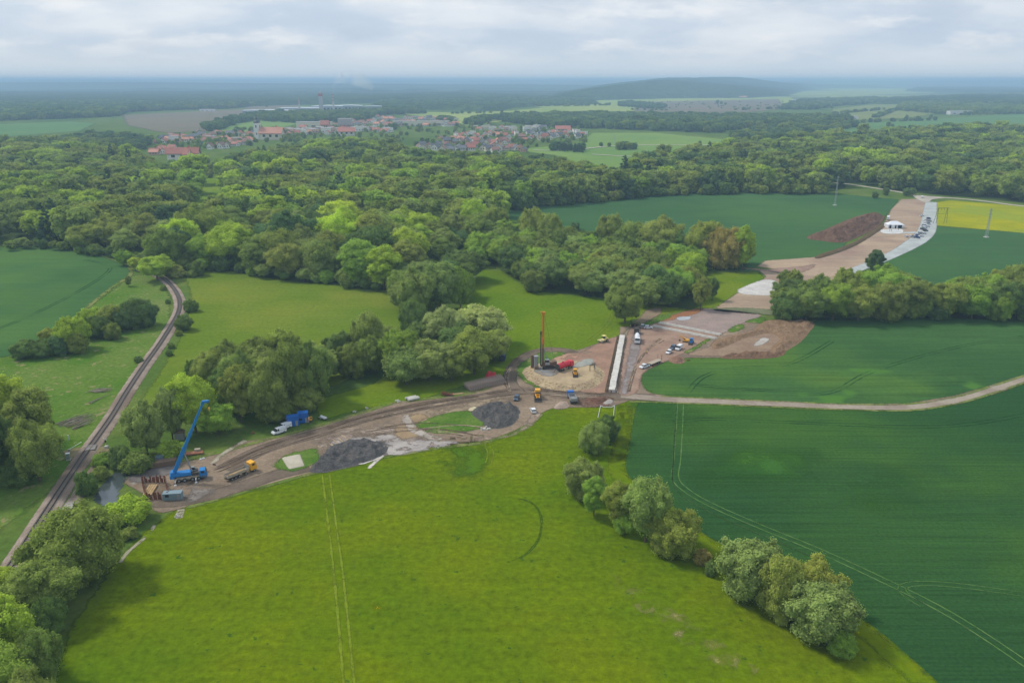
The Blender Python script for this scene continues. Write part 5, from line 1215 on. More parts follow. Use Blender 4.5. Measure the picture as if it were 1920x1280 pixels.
MB().box((-.2, 0, 3.15), (2.0, 1.9, .14)).build('canopy_roof', P_PALEY, e); MB().box((-.2, 0, 2.3), (1.0, 1.2, .9)).build('seat', P_BLACK, e)
wheels(e, (-1.5,), 1.7, .75, .5)
# ---- blue tipper
e = obj_at('tipper_truck', 'tipper truck with blue cab and grey bed below the sandy platform', 'truck', (1078, 762), (1067, 741)); l = 8.0; hx = 4.2
MB().prism([(hx - 2.2, .7), (hx - 2.2, 3.0), (hx - .4, 3.0), (hx - .05, 2.1), (hx, .7)], -1.25, 1.25).build('cab', P_DBLUE if False else P_CBLUE, e, bevel=.07)
MB().prism([(hx - .3, 2.1), (hx - .42, 2.85), (hx - .25, 2.85), (hx - .0, 2.1)], -1.1, 1.1).box((hx - 1.2, 0, 2.4), (.9, 2.56, .6)).build('window', M_GLASS0, e)
MB().box((-.6, 0, .95), (6.8, 1.2, .3)).build('chassis', P_DARK, e)
bd = MB().box((-1.5, 0, 1.4), (5.4, 2.5, .2)).build('load_bed', P_GREY, e)
m = MB()
for s in (-1, 1): m.box((-1.5, s * 1.25, 1.95), (5.4, .09, 1.0))
m.box((-4.2, 0, 1.95), (.09, 2.5, 1.0)).box((1.2, 0, 2.1), (.09, 2.5, 1.3)).build('side_board', P_GREY, e)
wheels(e, (-3.2, -1.9, hx - 1.3), 2.1, .52, .4)
# ---- concrete mixer
e = obj_at('concrete_mixer', 'white concrete mixer truck right of the white concrete strip', 'truck', (1194, 630), (1195, 652)); hx = 4.6
MB().prism([(hx - 2.1, .7), (hx - 2.1, 3.1), (hx - .4, 3.1), (hx - .05, 2.1), (hx, .7)], -1.25, 1.25).build('cab', P_WHITE, e, bevel=.07)
MB().prism([(hx - .3, 2.0), (hx - .42, 2.9), (hx - .25, 2.9), (hx + .02, 2.0)], -1.1, 1.1).build('windscreen', M_GLASS0, e)
MB().box((-.6, 0, .95), (8.0, 1.2, .3)).build('chassis', P_DARK, e)
m = MB(); pr = [(2.3, .6), (1.4, 1.15), (-.8, 1.25), (-2.6, .9), (-3.6, .5)]
for (a_, r0), (b_, r1) in zip(pr, pr[1:]): m.tube((a_, 0, 2.2 + (2.3 - a_) * .14), (b_, 0, 2.2 + (2.3 - b_) * .14), r0, r1, 18)
m.build('drum', P_WHITE, e)
MB().prism([(-4.3, 3.0), (-4.4, 4.0), (-3.2, 4.0), (-3.5, 3.2)], -.7, .7).build('hopper', P_DARK, e); MB().beam((-4.0, 0, 2.6), (-5.2, 0, 1.5), .5, .1).build('chute', P_DARK, e)
wheels(e, (-3.2, -1.9, hx - 2.6, hx - 1.2), 2.1, .52, .4)
# dumper standing behind the mixer
e = obj_at('dump_body', 'dark tipper standing directly behind the concrete mixer', 'truck', (1193, 622), (1194, 629))
MB().prism([(-1.8, 1.2), (-2.2, 2.8), (2.0, 2.8), (1.7, 1.2)], -1.2, 1.2).build('load_bed', P_DARK, e); MB().box((0, 0, .9), (4.2, 1.2, .3)).build('chassis', P_DARK, e); wheels(e, (-1.2, .9), 2.1, .5, .4)
# ---- flatbed trailer by the wheat
e = obj_at('flatbed_trailer', 'dusty flatbed trailer with tall stakes at the wheat field edge', 'trailer', (1237, 679), (1217, 687)); l = pose((1237, 679), (1217, 687))[2]
MB().box((0, 0, 1.15), (l, 2.4, .18)).build('load_bed', P_TAN, e); MB().box((0, 0, .85), (l - 1, .9, .35)).build('chassis', P_DARK, e)
wheels(e, (-l / 2 + 1.4, -l / 2 + 2.7, l / 2 - 1.6), 2.0, .48, .4)
for x_, s in ((-l / 2 + .1, -1), (-l / 2 + .1, 1), (-l / 2 + .6, 1)): MB().tube((x_, s * 1.1, 1.2), (x_, s * 1.1, 3.6), .06).build('stake', P_DARK, e)
# ---- dark blue trailer
e = obj_at('covered_trailer', 'dark blue box trailer with pale roof beside the grove', 'trailer', (945, 668), (940, 682)); 
MB().box((0, 0, 1.9), (6.4, 2.4, 2.2)).build('box_body', P_DBLUE, e, bevel=.05); MB().box((-.4, 0, 3.05), (5.6, 2.5, .12)).build('roof', P_SILVER, e)
MB().box((0, 0, .65), (6.6, 1.2, .25)).build('chassis', P_DARK, e); MB().box((3.22, 0, 1.9), (.06, 1.8, 1.5)).build('door', P_BLACK, e); wheels(e, (-1.8, 1.8), 2.0, .45, .3)
# ---- containers
def container(label, cen, rz, d, mat, z=GZ, name='site_container', win=True):
    x, y = at(*cen); e = thing(name, label, 'container', (x, y, z), rz)
    m = MB().box((0, 0, d[2] / 2), d)
    n = int(d[0] / .4)
    for k in range(n):
        for s in (-1, 1): m.box((-d[0] / 2 + .3 + k * (d[0] - .4) / n, s * (d[1] / 2 + .02), d[2] / 2), (.16, .06, d[2] - .3))
    m.build('wall', mat, e)
    MB().box((0, 0, d[2] + .04), (d[0] + .1, d[1] + .1, .1)).build('roof', mat, e)
    MB().box((d[0] / 2 - .8, -d[1] / 2 - .06, 1.05), (.85, .06, 2.0)).build('door', P_GREY, e)
    if win: MB().box((-d[0] / 4, -d[1] / 2 - .06, 1.5), (1.1, .06, .8)).build('window', M_GLASS0, e)
    return e
container('left one of two bright blue site containers at the wood edge', (550, 797), .25, (4.2, 2.6, 3.6), P_CBLUE)
container('right one of two bright blue site containers at the wood edge', (569, 791), .25, (3.8, 2.6, 3.8), P_CBLUE)
container('grey blue container at the front corner of the sheet pile pit', (325, 935), .12, (5.4, 2.2, 2.1), P_CGREY)
# light trailer with white scraps beside
e = obj_at('small_trailer', 'low light trailer loaded with white bundles right of the yellow excavator', 'trailer', (600, 784), (612, 788))
MB().box((0, 0, .6), (3.4, 1.6, .12)).build('load_bed', P_GREY, e); MB().beam((1.7, 0, .5), (3.2, 0, .4), .1).build('drawbar', P_DARK, e); wheels(e, (-.2,), 1.7, .33, .2)
m = MB(); 
for k in range(5): m.box((-1.2 + .6 * k, random.uniform(-.4, .4), .85), (.7, .8, .45), random.uniform(-.5, .5), .8)
tag(m.build('white_bundles', P_WHITE, None, tuple(e.location), e.rotation_euler[2]), 'white sacks lying on the low light trailer', 'sacks')
# ---- sheet pile pit
A, B, C_, D_ = at(267, 905), at(311, 905), at(317, 936), at(275, 938)
e = thing('sheet_pile_pit', 'square pit fenced by rusty sheet piles left of the blue crane', 'sheet piling', (*A, GZ)); A0 = Vector((*A, 0))
for (p0, p1) in ((A, B), (B, C_), (D_, C_), (A, D_)):
    p0, p1 = Vector((*p0, 0)) - A0, Vector((*p1, 0)) - A0; n = int((p1 - p0).length / .6); m = MB(); a_ = math.atan2(p1.y - p0.y, p1.x - p0.x)
    for k in range(n):
        q = p0.lerp(p1, (k + .5) / n); h = random.uniform(1.0, 2.6)
        off = Vector((-math.sin(a_), math.cos(a_), 0)) * (.15 if k % 2 else -.15)
        m.box((q.x + off.x, q.y + off.y, h / 2 - .2), (.5, .12, h + .4), a_)
    m.build('pile_wall', P_RUST, e)
fl = [Vector((*q, 0)) - A0 for q in (A, B, C_, D_)]
MB().add([(v.x, v.y, .05) for v in fl], [(3, 2, 1, 0)]).build('pit_floor', rough_mat('pit_mud', lin(112, 98, 84), lin(140, 122, 100), .6), e)
for k in range(4):
    x, y = at(276 + k * 4.2, 921)
    tag(MB().box((0, 0, .35), (.55, 6.4, .45)).build('timber_beam', P_WOOD, None, (x, y, GZ), .12), ['leftmost', 'second', 'third', 'rightmost'][k] + ' of four pale beams lying side by side in the sheet pile pit', 'beam', 'beams in the sheet pile pit')
# stacks behind the crane
def bar_stack(name, label, cat, p0, p1, n, r, mat, rows=2, z=GZ, sq=False, shape=None):
    a, b = Vector((*at(*p0), z)), Vector((*at(*p1), z)); d = (b - a).normalized(); sd = Vector((-d.y, d.x, 0)); m = MB(); o = (a + b) / 2
    for k in range(n):
        for w_ in range(rows - (k % 2 == 9)):
            j = random.uniform(-.5, .5)
            s = a - o + sd * (k - n / 2) * r * 2.1 + Vector((0, 0, r * (1 + 2 * w_))) + d * j; t_ = b - o + sd * (k - n / 2) * r * 2.1 + Vector((0, 0, r * (1 + 2 * w_))) + d * j
            if sq: m.beam(s, t_, r * 1.8, r * 1.8)
            else: m.tube(s, t_, r, r, 8)
    return tag(m.build(name, mat, None, tuple(o)), label, cat)
P_PIPE = paint('pipe_coating', lin(176, 116, 84), .8, 0, .4)
random.seed(5)
bar_stack('steel_beam_stack', 'stack of brown steel beams in front of the grey boxes left of the crane', 'steel beams', (283, 876), (328, 869), 4, .3, P_BROWN, 3, sq=True)
bar_stack('pipe_stack', 'orange brown steel pipe lying on grass behind the crane boom', 'pipe', (350, 852), (382, 849), 2, .45, P_PIPE, 1)
tag(MB().box((0, 0, .35), (1.8, 1.2, .7), .2).build('crate', P_TAN, None, (*at(371, 850), 1.1)), 'small pale crate standing on the orange brown pipe', 'crate')
tag(MB().box((0, 0, .5), (2.6, 1.4, 1.0), .1).box((0, 0, 1.02), (2.7, 1.5, .06), .1).build('crate', P_BROWN, None, (*at(323, 864), GZ)), 'brown crate behind the long beam stack', 'crate')
for k, (x, y, h) in enumerate([(298, 866, 2.0), (304, 865, 2.3), (309, 861, 2.8)]):
    tag(MB().box((0, 0, h / 2), (1.5, 1.6, h), .1).box((0, 0, h + .05), (1.55, 1.65, .08), .1).box((0, -.82, h * .5), (1.2, .05, h * .7), .1).build('storage_box', P_CGREY if k < 2 else P_WHITE, None, (*at(x, y), GZ)), ['left grey box', 'middle grey box', 'right taller white box'][k] + ' of the three boxes behind the beam stack', 'box', 'boxes behind the beam stack')
bar_stack('pipe_stack', 'pale white pipes stacked on the grass beside the haul road', 'pipes', (763, 750), (783, 746), 3, .5, P_CONCR, 1)
bar_stack('plank_stack', 'light planks on the ground left of the rusty scrap', 'planks', (842, 741), (868, 738), 4, .15, P_WOOD, 1)
m = MB()
for k in range(16): m.beam((random.uniform(-2.4, 2.4), random.uniform(-.8, .8), random.uniform(.1, .5)), (random.uniform(-2.4, 2.4), random.uniform(-.8, .8), random.uniform(.5, 1.9)), .25)
tag(m.build('scrap_pile', P_RUST, None, (*at(838, 742), GZ)), 'rusty red scrap pile left of the reinforcement cages', 'scrap')
# ---- reinforcement cages
def cage(label, p0, p1, z, g):
    a, b = Vector((*at(*p0), z)), Vector((*at(*p1), z)); o = (a + b) / 2; l = (b - a).length; rz = math.atan2(b.y - a.y, b.x - a.x); m = MB(); r = .62
    for k in range(8):
        t_ = 2 * math.pi * k / 8; m.tube((-l / 2, math.cos(t_) * r, r + math.sin(t_) * r), (l / 2, math.cos(t_) * r, r + math.sin(t_) * r), .05, .05, 4, False)
    bars = m.build
    e = thing('reinforcement_cage', label, 'steel cage', tuple(o), rz, g); m.build('bars', P_RUST2, e)
    h = MB(); n = int(l / .8) * 8; pv = None
    for k in range(n + 1):
        t0 = 2 * math.pi * k / 8; q_ = Vector((-l / 2 + l * k / n, math.cos(t0) * r, r + math.sin(t0) * r))
        if pv is not None: h.beam(pv, q_, .09)
        pv = q_
    h.build('spacer', P_CAGEP, e)
P_RUST2 = paint('cage_steel', lin(136, 112, 100), .9, .2, .4); P_CAGEP = paint('cage_spacers', lin(206, 192, 180), .9, 0, .4)
for k in range(5): cage(['back', 'fourth from the front', 'middle', 'second from the front', 'front'][k] + ' reinforcement cage in the bottom layer of the cage pile', (870 + k * 2.6, 727 + k * 2.0), (940 + k * 2.2, 710 + k * 2.2), GZ, 'reinforcement cages of the pile by the grove')
for k in range(4): cage(['back', 'third from the front', 'second from the front', 'front'][k] + ' reinforcement cage in the top layer of the cage pile', (870 + k * 2.6, 728 + k * 2.0), (939 + k * 2.2, 711 + k * 2.2), GZ + 1.15, 'reinforcement cages of the pile by the grove')
m = MB(); V_ = []
x, y = at(922, 708)
tp = thing('tarpaulin_heap', 'bright red tarpaulin heap behind the reinforcement cages', 'tarpaulin', (x, y, GZ))
MB().tube((-1.4, 0, 0), (-1.0, 0, 2.6), 1.5, .8, 9).tube((.8, .2, 0), (.9, .2, 2.2), 1.5, .6, 9).build('cloth', P_TARP, tp)
# ---- concrete strip and trench
a, b = at(1147, 736), at(1167, 632.5); L_ = math.hypot(b[0] - a[0], b[1] - a[1]); rz = math.atan2(b[1] - a[1], b[0] - a[0]); mx, my = (a[0] + b[0]) / 2, (a[1] + b[1]) / 2
m = MB(); n = 26
for k in range(n): m.box((-L_ / 2 + (k + .5) * L_ / n, random.uniform(-.12, .12), .5), (L_ / n - .03, 2.5 + random.uniform(-.1, .1), 1.3 + random.uniform(-.02, .02)))
tag(m.build('concrete_strip', P_CONCR, None, (mx, my, GZ), rz), 'long straight white concrete wall strip crossing the red soil', 'concrete wall')
M_DK = rough_mat('trench_soil', lin(82, 70, 60), lin(98, 84, 70), .8)
o = ribbon('trench', [(1138.5, 736), (1149.5, 684), (1161, 631)], 2.2, ground_mat('trench_dark_strip', lin(74, 64, 54), lin(92, 78, 64), .3, None, .01, .3, 1, edge=(.2, .3)), .22)  # flat strip, darker than the ground around it, drawn for the trench
for pts in ([(1224, 612), (1342, 636)], [(1236, 606), (1351, 629)]):
    a, b = at(*pts[0]), at(*pts[1]); l = math.hypot(b[0] - a[0], b[1] - a[1]); m = MB()
    for s in (-.9, .9): m.box((0, s, .25), (l, .7, .6))
    tag(m.build('guide_wall', P_CONCR, None, ((a[0] + b[0]) / 2, (a[1] + b[1]) / 2, GZ + .05), math.atan2(b[1] - a[1], b[0] - a[0])), ('nearer' if pts[0][0] < 1230 else 'farther') + ' pale guide wall pair across the red soil', 'guide wall')
# pale tape frame by the hedgerow
m = MB(); Q = [at(1121, 784), at(1126, 762), at(1132, 764), at(1146, 765), at(1152, 761), at(1150, 784)]
Pt = [Vector((q[0], q[1], .25 + .15 * (i % 2))) for i, q in enumerate(Q)]; o0 = Pt[0].copy()
for u_, v_ in zip(Pt, Pt[1:]): m.tube(u_ - o0, v_ - o0, .09, .09, 6)
tag(m.build('white_hose', P_WHITE, None, tuple(o0)), 'thin white hose laid in a loop above the small dark tree', 'hose')
# scattered debris
random.seed(12)
for i, (x, y, s, mt, lab) in enumerate([(664, 772, .7, P_CONCR, 'pale rubble piece left of the other one at the grass edge of the haul road'), (690, 766, .8, P_CONCR, 'pale rubble piece right of the other one at the grass edge of the haul road'), (746, 753, .9, P_CONCR, 'pale stone pile left of the white pipes'), (914, 804, 1.1, P_CONCR, 'white slab at the foot of the rounded clay heap'), (903, 805, .8, P_CONCR, 'small white slab left of the larger slab at the clay heap'),
        (379, 861, .6, P_WHITE, 'tiny white bag behind the crane'), (475, 812, .7, P_RUST, 'small rusty item on the grass left of the white vans'), (401, 872, .5, P_DARK, 'small dark drum between crane and yellow truck'), (335, 968, .8, P_CONCR, 'pale stones at the meadow corner of the site'), (1290, 676, .7, P_RUST, 'reddish debris at the wheat field corner')]):
    m = MB()
    for k in range(6): m.box((random.uniform(-1, 1) * s, random.uniform(-1, 1) * s, .2 * s), (random.uniform(.5, 1.1) * s, random.uniform(.4, .8) * s, .45 * s), random.uniform(0, 3), .75)
    tag(m.build('debris', mt, None, (*at(x, y), GZ)), lab, 'debris')
# posts at the field lane and fence
# ---- dead wood by the railway
random.seed(21)
def logs(label, cen, n, L0, L1, rz, spread, r0=.12):
    m = MB()
    for k in range(n):
        l = random.uniform(L0, L1); a = rz + random.gauss(0, .13); cx_, cy_ = random.uniform(-spread[0], spread[0]), random.uniform(-spread[1], spread[1])
        c_, s_ = math.cos(a), math.sin(a); bx_, by_ = cx_ * math.cos(rz) - cy_ * math.sin(rz), cx_ * math.sin(rz) + cy_ * math.cos(rz)
        m.tube((bx_ - c_ * l / 2, by_ - s_ * l / 2, random.uniform(.1, .5)), (bx_ + c_ * l / 2, by_ + s_ * l / 2, random.uniform(.2, 1.0)), r0 * random.uniform(.7, 1.6), .04, 6)
    tag(m.build('log_pile', P_DEAD, None, (*at(*cen), .05)), label, 'log pile')
logs('pile of long pale branches on the pasture above the level crossing', (149, 791), 40, 5, 11, 1.05, (2.5, 5.0))
logs('flat pile of pale sticks on the pasture left of the railway', (188, 733), 26, 3, 7, .1, (2.0, 1.6))
logs('single long pale pole lying below the flat stick pile', (189, 748), 2, 10, 12, 1.1, (.3, .3), .16)
# ---- level crossing furniture
x, y = at(129, 862); e = thing('relay_cabinet', 'pale blue white cabinet left of the level crossing', 'cabinet', (x, y, 0), .3)
MB().box((0, 0, 1.3), (1.1, .9, 2.2)).build('housing', P_SILVER, e); MB().box((0, 0, 2.45), (1.3, 1.1, .14)).build('roof', P_WHITE, e); MB().box((0, 0, .1), (1.3, 1.1, .25)).build('plinth', P_CONCR, e)
x, y = at(130, 848); e = thing('barrier', 'raised white crossing barrier beside the cabinet', 'barrier', (x, y, 0), .9)
MB().box((0, 0, .6), (.5, .5, 1.2)).build('drive_box', P_GREY, e); MB().beam((0, 0, 1.1), (4.4, 0, 2.3), .14).build('arm', P_WHITE, e)
x, y = at(200, 840); e = thing('crossing_signal', 'white crossing signal on a block right of the railway', 'signal', (x, y, 0))
MB().box((0, 0, .45), (1.3, 1.3, .9), top=.8).build('base', P_CONCR, e); MB().tube((0, 0, .9), (0, 0, 3.6), .09).build('post', P_WHITE, e); MB().box((0, -.1, 2.6), (.5, .2, .9)).build('lamp_board', P_BLACK, e); MB().beam((-.6, -.12, 3.2), (.6, -.12, 3.8), .14).beam((-.6, -.12, 3.8), (.6, -.12, 3.2), .14).build('warning_cross', P_WHITE, e)
x, y = at(129, 825); e = thing('kilometre_post', 'short white post on the pasture above the cabinet', 'post', (x, y, 0)); MB().box((0, 0, .8), (.35, .25, 1.6)).build('post', P_WHITE, e); MB().box((0, 0, 1.75), (.5, .3, .4)).build('plate', P_WHITE, e)
# small hut hidden in the wood behind the crane
x, y = at(338, 822); e = thing('small_hut', 'small grey hut half hidden under trees behind the crane boom', 'hut', (x, y, 0), .2); MB().box((0, 0, 1.3), (3, 2.5, 2.6)).build('wall', P_GREY, e); MB().prism([(-1.8, 2.6), (0, 3.4), (1.8, 2.6)], -1.5, 1.5).build('roof', P_BROWN, e)
# ---- people
def person(x, y, coat, label, rz=0, step=.12):
    px, py = at(x, y); o_ = thing('person', label, 'person', (px, py, GZ), rz); KIDS.pop(o_.name, None)
    J = {'pel': (0, 0, .95), 'che': (0, 0, 1.25), 'nek': (0, 0, 1.48), 'hed': (.02, 0, 1.62), 'top': (.01, 0, 1.76), 'hl': (0, .1, .9), 'kl': (.05 + step, .12, .5), 'fl': (step, .12, .06), 'tl': (step + .18, .13, .04),
         'hr': (0, -.1, .9), 'kr': (-.02, -.12, .5), 'fr': (-step, -.12, .06), 'tr': (-step + .18, -.13, .04), 'sl': (0, .2, 1.4), 'el': (-.04, .26, 1.12), 'wl': (.1, .27, .88), 'ml': (.14, .27, .78), 'sr': (0, -.2, 1.4), 'er': (.0, -.26, 1.12), 'wr': (.14, -.26, .9), 'mr': (.18, -.26, .80)}
    E = [('pel', 'che'), ('che', 'nek'), ('nek', 'hed'), ('hed', 'top'), ('pel', 'hl'), ('hl', 'kl'), ('kl', 'fl'), ('fl', 'tl'), ('pel', 'hr'), ('hr', 'kr'), ('kr', 'fr'), ('fr', 'tr'), ('che', 'sl'), ('sl', 'el'), ('el', 'wl'), ('wl', 'ml'), ('che', 'sr'), ('sr', 'er'), ('er', 'wr'), ('wr', 'mr')]
    Rd = {'pel': .15, 'che': .17, 'nek': .06, 'hed': .10, 'top': .07, 'hl': .1, 'kl': .065, 'fl': .05, 'tl': .04, 'hr': .1, 'kr': .065, 'fr': .05, 'tr': .04, 'sl': .07, 'el': .05, 'wl': .035, 'ml': .04, 'sr': .07, 'er': .05, 'wr': .035, 'mr': .04}
    def skin(name, keys, k, mat, sub=1):
        ks = [q for q in J if q in keys]; ix = {q: i for i, q in enumerate(ks)}
        me = bpy.data.meshes.new(name); me.from_pydata([J[q] for q in ks], [(ix[a], ix[b]) for a, b in E if a in ix and b in ix], [])
        o = bpy.data.objects.new(name, me); COL.objects.link(o); o.parent = o_; md = o.modifiers.new('skin', 'SKIN')
        for q in ks: v = me.skin_vertices[0].data[ix[q]]; v.radius = (Rd[q] * k,) * 2; v.use_root = (q == ks[0])
        s = o.modifiers.new('sub', 'SUBSURF'); s.levels = sub; s.render_levels = sub; me.materials.append(mat); return o
    skin('body', list(J), 1.0, P_SKIN)
    skin('trousers', ['pel', 'hl', 'kl', 'fl', 'hr', 'kr', 'fr'], 1.22, P_TROU); skin('jacket', ['pel', 'che', 'sl', 'el', 'wl', 'sr', 'er', 'wr'], 1.25, coat)
    MB().tube((.01, 0, 1.68), (.01, 0, 1.80), .125, .08, 12).build('helmet', P_WHITE, o_)
person(1213, 665, P_VEST, 'person in yellow high visibility clothing standing alone on the red soil', 1.2)
person(1146, 738, P_REDC, 'person in a red jacket at the near end of the white concrete strip', 2.0)
person(1156, 738, P_GREYC, 'person in grey clothes right of the red jacketed one at the concrete strip', 2.6)
person(1182, 616, P_VEST, 'person in yellow vest near the tall airy tree, left one of two', .5)
person(1190, 615, P_OV, 'person in orange vest near the tall airy tree, right one of two', .2)
# ---- marquee and truck on the far strip
x, y = at(1676, 427); e = thing('marquee', 'white event marquee with peaked roof on the stripped soil', 'tent', (x, y, .2), -.08); W_T, D_T = 13.5, 9
m = MB(); m.add([(-W_T / 2, -D_T / 2, 3), (W_T / 2, -D_T / 2, 3), (W_T / 2, D_T / 2, 3), (-W_T / 2, D_T / 2, 3), (-2.2, 0, 5.6), (2.2, 0, 5.6)], [(0, 1, 5, 4), (2, 3, 4, 5), (1, 2, 5), (3, 0, 4), (3, 2, 1, 0)]); m.build('canopy', P_WHITE, e)
m = MB()
for x0, x1 in ((-6.75, -5.6), (-3.9, -1.0), (.3, 1.3), (4.7, 6.75)): m.box(((x0 + x1) / 2, -D_T / 2, 1.5), (x1 - x0, .08, 3.0))
for s in (-1, 1): m.box((s * W_T / 2, 0, 1.5), (.08, D_T, 3.0))
m.box((0, D_T / 2, 1.5), (W_T, .08, 3.0)); m.build('side_wall', P_WHITE, e)
for x_ in (-5.6, -1, 1.3, 4.7): MB().tube((x_, -D_T / 2 + .1, 0), (x_, -D_T / 2 + .1, 3), .07).build('pole', P_DARK, e)
MB().box((0, 0, .06), (W_T, D_T, .1)).build('floor', P_DARK, e)
x, y = at(1672, 434)
patch([(1654, 431), (1690, 430), (1690, 438), (1656, 438)], (208, 206, 200), (190, 190, 186), .24, (.8, 1.2), name='pale_gravel', cell=1.5)
for k in range(4):
    x, y = at(1692 + k * 2.6, 429); e = thing('bar_table', 'small dark standing table right of the marquee', 'table', (x, y, .2), 0, 'standing tables right of the marquee'); MB().tube((0, 0, 1.05), (0, 0, 1.1), .45, .45, 12).build('table_top', P_DARK, e); MB().tube((0, 0, 0), (0, 0, 1.05), .06).build('leg', P_DARK, e)
for k, (x_, y_) in enumerate([(1668, 434), (1671, 434), (1684, 432)]): person(x_, y_, P_TROU, ['left person of the pair', 'right person of the pair', 'person alone'][k] + ' in dark clothes in front of the marquee', k)
e = obj_at('box_truck', 'white box truck parked behind the marquee', 'truck', (1666, 409), (1664, 415), None, .2)
MB().box((-.8, 0, 2.0), (4.6, 2.3, 2.5)).build('box_body', P_WHITE, e, bevel=.05); MB().prism([(1.6, .7), (1.6, 2.6), (2.8, 2.5), (3.3, 1.6), (3.3, .7)], -1.1, 1.1).build('cab', P_WHITE, e, bevel=.05); MB().box((3.05, 0, 1.95), (.3, 1.9, .6)).build('windscreen', M_GLASS0, e); MB().box((0, 0, .7), (6, 1.2, .25)).build('chassis', P_DARK, e); wheels(e, (-1.9, 2.2), 1.9, .45, .35)
e = obj_at('delivery_van', 'white van at the junction of strip and lane', 'van', (1728, 374), (1729, 369), None, .3); MB().prism([(-2.6, .4), (-2.6, 2.3), (1.3, 2.3), (2.2, 1.3), (2.5, .5)], -.95, .95).build('body', P_WHITE, e, bevel=.06); MB().prism([(1.35, 1.5), (1.35, 2.15), (2.05, 1.45)], -.97, .97).build('window', M_GLASS0, e); wheels(e, (-1.6, 1.6), 1.7, .35, .22)
# ---- pylons
M_LAT = paint('galvanised_steel', lin(168, 176, 172), .6, .3, .1)
def lattice(px, py, top, base, label, arms=True, wood=False):
    x, y = at(px, py); d = y * cT + CAM_H * sT; h = (py - top) / math.cos(math.atan2(CAM_H, y)) * d / F
    e = thing('lattice_mast', label, 'pylon', (x, y, 0), .4); m = MB(); b = base / 2
    n = 8
    for sx_ in (-1, 1):
        for sy in (-1, 1): m.beam((sx_ * b, sy * b, 0), (sx_ * b * .25, sy * b * .25, h), .16)
    for k in range(n):
        z0, z1 = h * k / n, h * (k + 1) / n; r0, r1 = b * (1 - .75 * k / n), b * (1 - .75 * (k + 1) / n)
        for s in (-1, 1): m.beam((-r0, s * r0, z0), (r1, s * r1, z1), .09); m.beam((s * r0, -r0, z0), (s * r1, r1, z1), .09); m.beam((r0, s * r0, z0), (-r1, s * r1, z1), .09)
    m.build('mast', M_LAT, e)
    if arms:
        for k, (z, a_) in enumerate(((.97, 1.6), (.86, 2.6), (.75, 2.0))): MB().beam((-a_, 0, h * z), (a_, 0, h * z), .18).beam((-a_, 0, h * z), (0, 0, h * z + 1), .08).beam((a_, 0, h * z), (0, 0, h * z + 1), .08).build('cross_arm', M_LAT, e)
    MB().box((0, 0, .3), (base + 1.2, base + 1.2, .6)).build('footing', P_CONCR, e)
lattice(1849, 445, 392, 1.8, 'slim pale lattice mast in the green field below the rapeseed')
lattice(1565, 385, 332, 1.6, 'slim pale lattice mast at the far edge of the wheat before the wood')
lattice(1152, 271, 253, 5, 'dark lattice mast in the green field behind the wood', False)
M_HPOLE = paint('dark_timber_pole', lin(78, 86, 70), .9, 0, .1)
x, y = at(1764, 419); e = thing('portal_pylon', 'dark twin frame power pylon on the rapeseed field edge', 'pylon', (x, y, .1), .1)
for x_ in (-4.3, 4.0):
    for s in (-1, 1): MB().beam((x_ + s * 1.9 + (-1.6 if x_ < 0 else 0), s * .8, 0), (x_ + s * .25, 0, 13.5), .22).build('leg', M_HPOLE, e)
    MB().beam((x_ - 1.2 + (-.6 if x_ < 0 else 0), 0, 4.4), (x_ + 1.2, 0, 4.4), .16).build('brace', M_HPOLE, e)
MB().beam((-5.6, 0, 13.4), (5.8, 0, 13.4), .26).build('cross_arm', M_HPOLE, e); MB().beam((-4.6, 0, 8.6), (4.4, 0, 8.6), .2).build('cross_arm', M_HPOLE, e)
for x_ in (-4.2, -1.6, 1.2, 4.2): MB().tube((x_, 0, 13.3), (x_, 0, 11.4), .12, .12, 6).build('insulator', M_HPOLE, e)

# ================================================================== far country
def fmat(name, c1, c2, s=.004, edge=(8, 12), es=.01, fine=.12, **k): return ground_mat(name, lin(*c1), lin(*c2), s, None, .01, fine, .05, edge=edge, es=es, bump=.0, **k)
F_GREEN = fmat('far_meadow', (118, 142, 70), (104, 134, 66))
F_PALE = fmat('far_pale_field', (150, 160, 84), (132, 150, 76))
F_TEAL = fmat('far_crop', (88, 122, 70), (96, 128, 74))
F_BROWN = fmat('far_ploughed_field', (124, 112, 92), (112, 108, 88))
F_WOODS = fmat('far_woods', (48, 66, 44), (66, 84, 50), .0022, (40, 60), .003, .35)
fz = [.5]
def far(name, pts, mat, cell=30, margin=12): fz[0] += .03; return area(name, pts, mat, fz[0], cell, margin, smooth=False)
# valley floor beyond 5 km is mostly wood
rects('far_country', -29000, 29000, 5200, 32000, 30, 16, ground_mat('far_country', lin(64, 84, 52), lin(104, 122, 72), .0011, lin(140, 152, 92), .0005, .25, .002, edge=None, bump=0), .3)
far('field', [(-100, 262), (-60, 236), (130, 228), (180, 232), (150, 246), (0, 258)], F_TEAL)
far('ploughed_field', [(230, 216), (440, 206), (520, 203), (640, 208), (560, 216), (450, 222), (395, 246), (310, 250), (240, 236)], F_BROWN)
far('ploughed_field', [(440, 198), (560, 193), (560, 200), (470, 206)], F_BROWN, 40)
far('field', [(400, 246), (440, 232), (500, 226), (560, 232), (520, 244), (450, 250)], F_GREEN)
far('pale_field', [(700, 208), (860, 212), (960, 208), (1060, 198), (1200, 196), (1210, 204), (1010, 212), (940, 228), (880, 238), (840, 226), (760, 215)], F_PALE)
far('pale_field', [(960, 194), (1180, 186), (1480, 182), (1500, 192), (1420, 206), (1200, 210), (1060, 208)], F_PALE, 50)
far('fallow_field', [(1190, 192), (1460, 186), (1470, 204), (1380, 214), (1190, 210)], F_BROWN, 50)
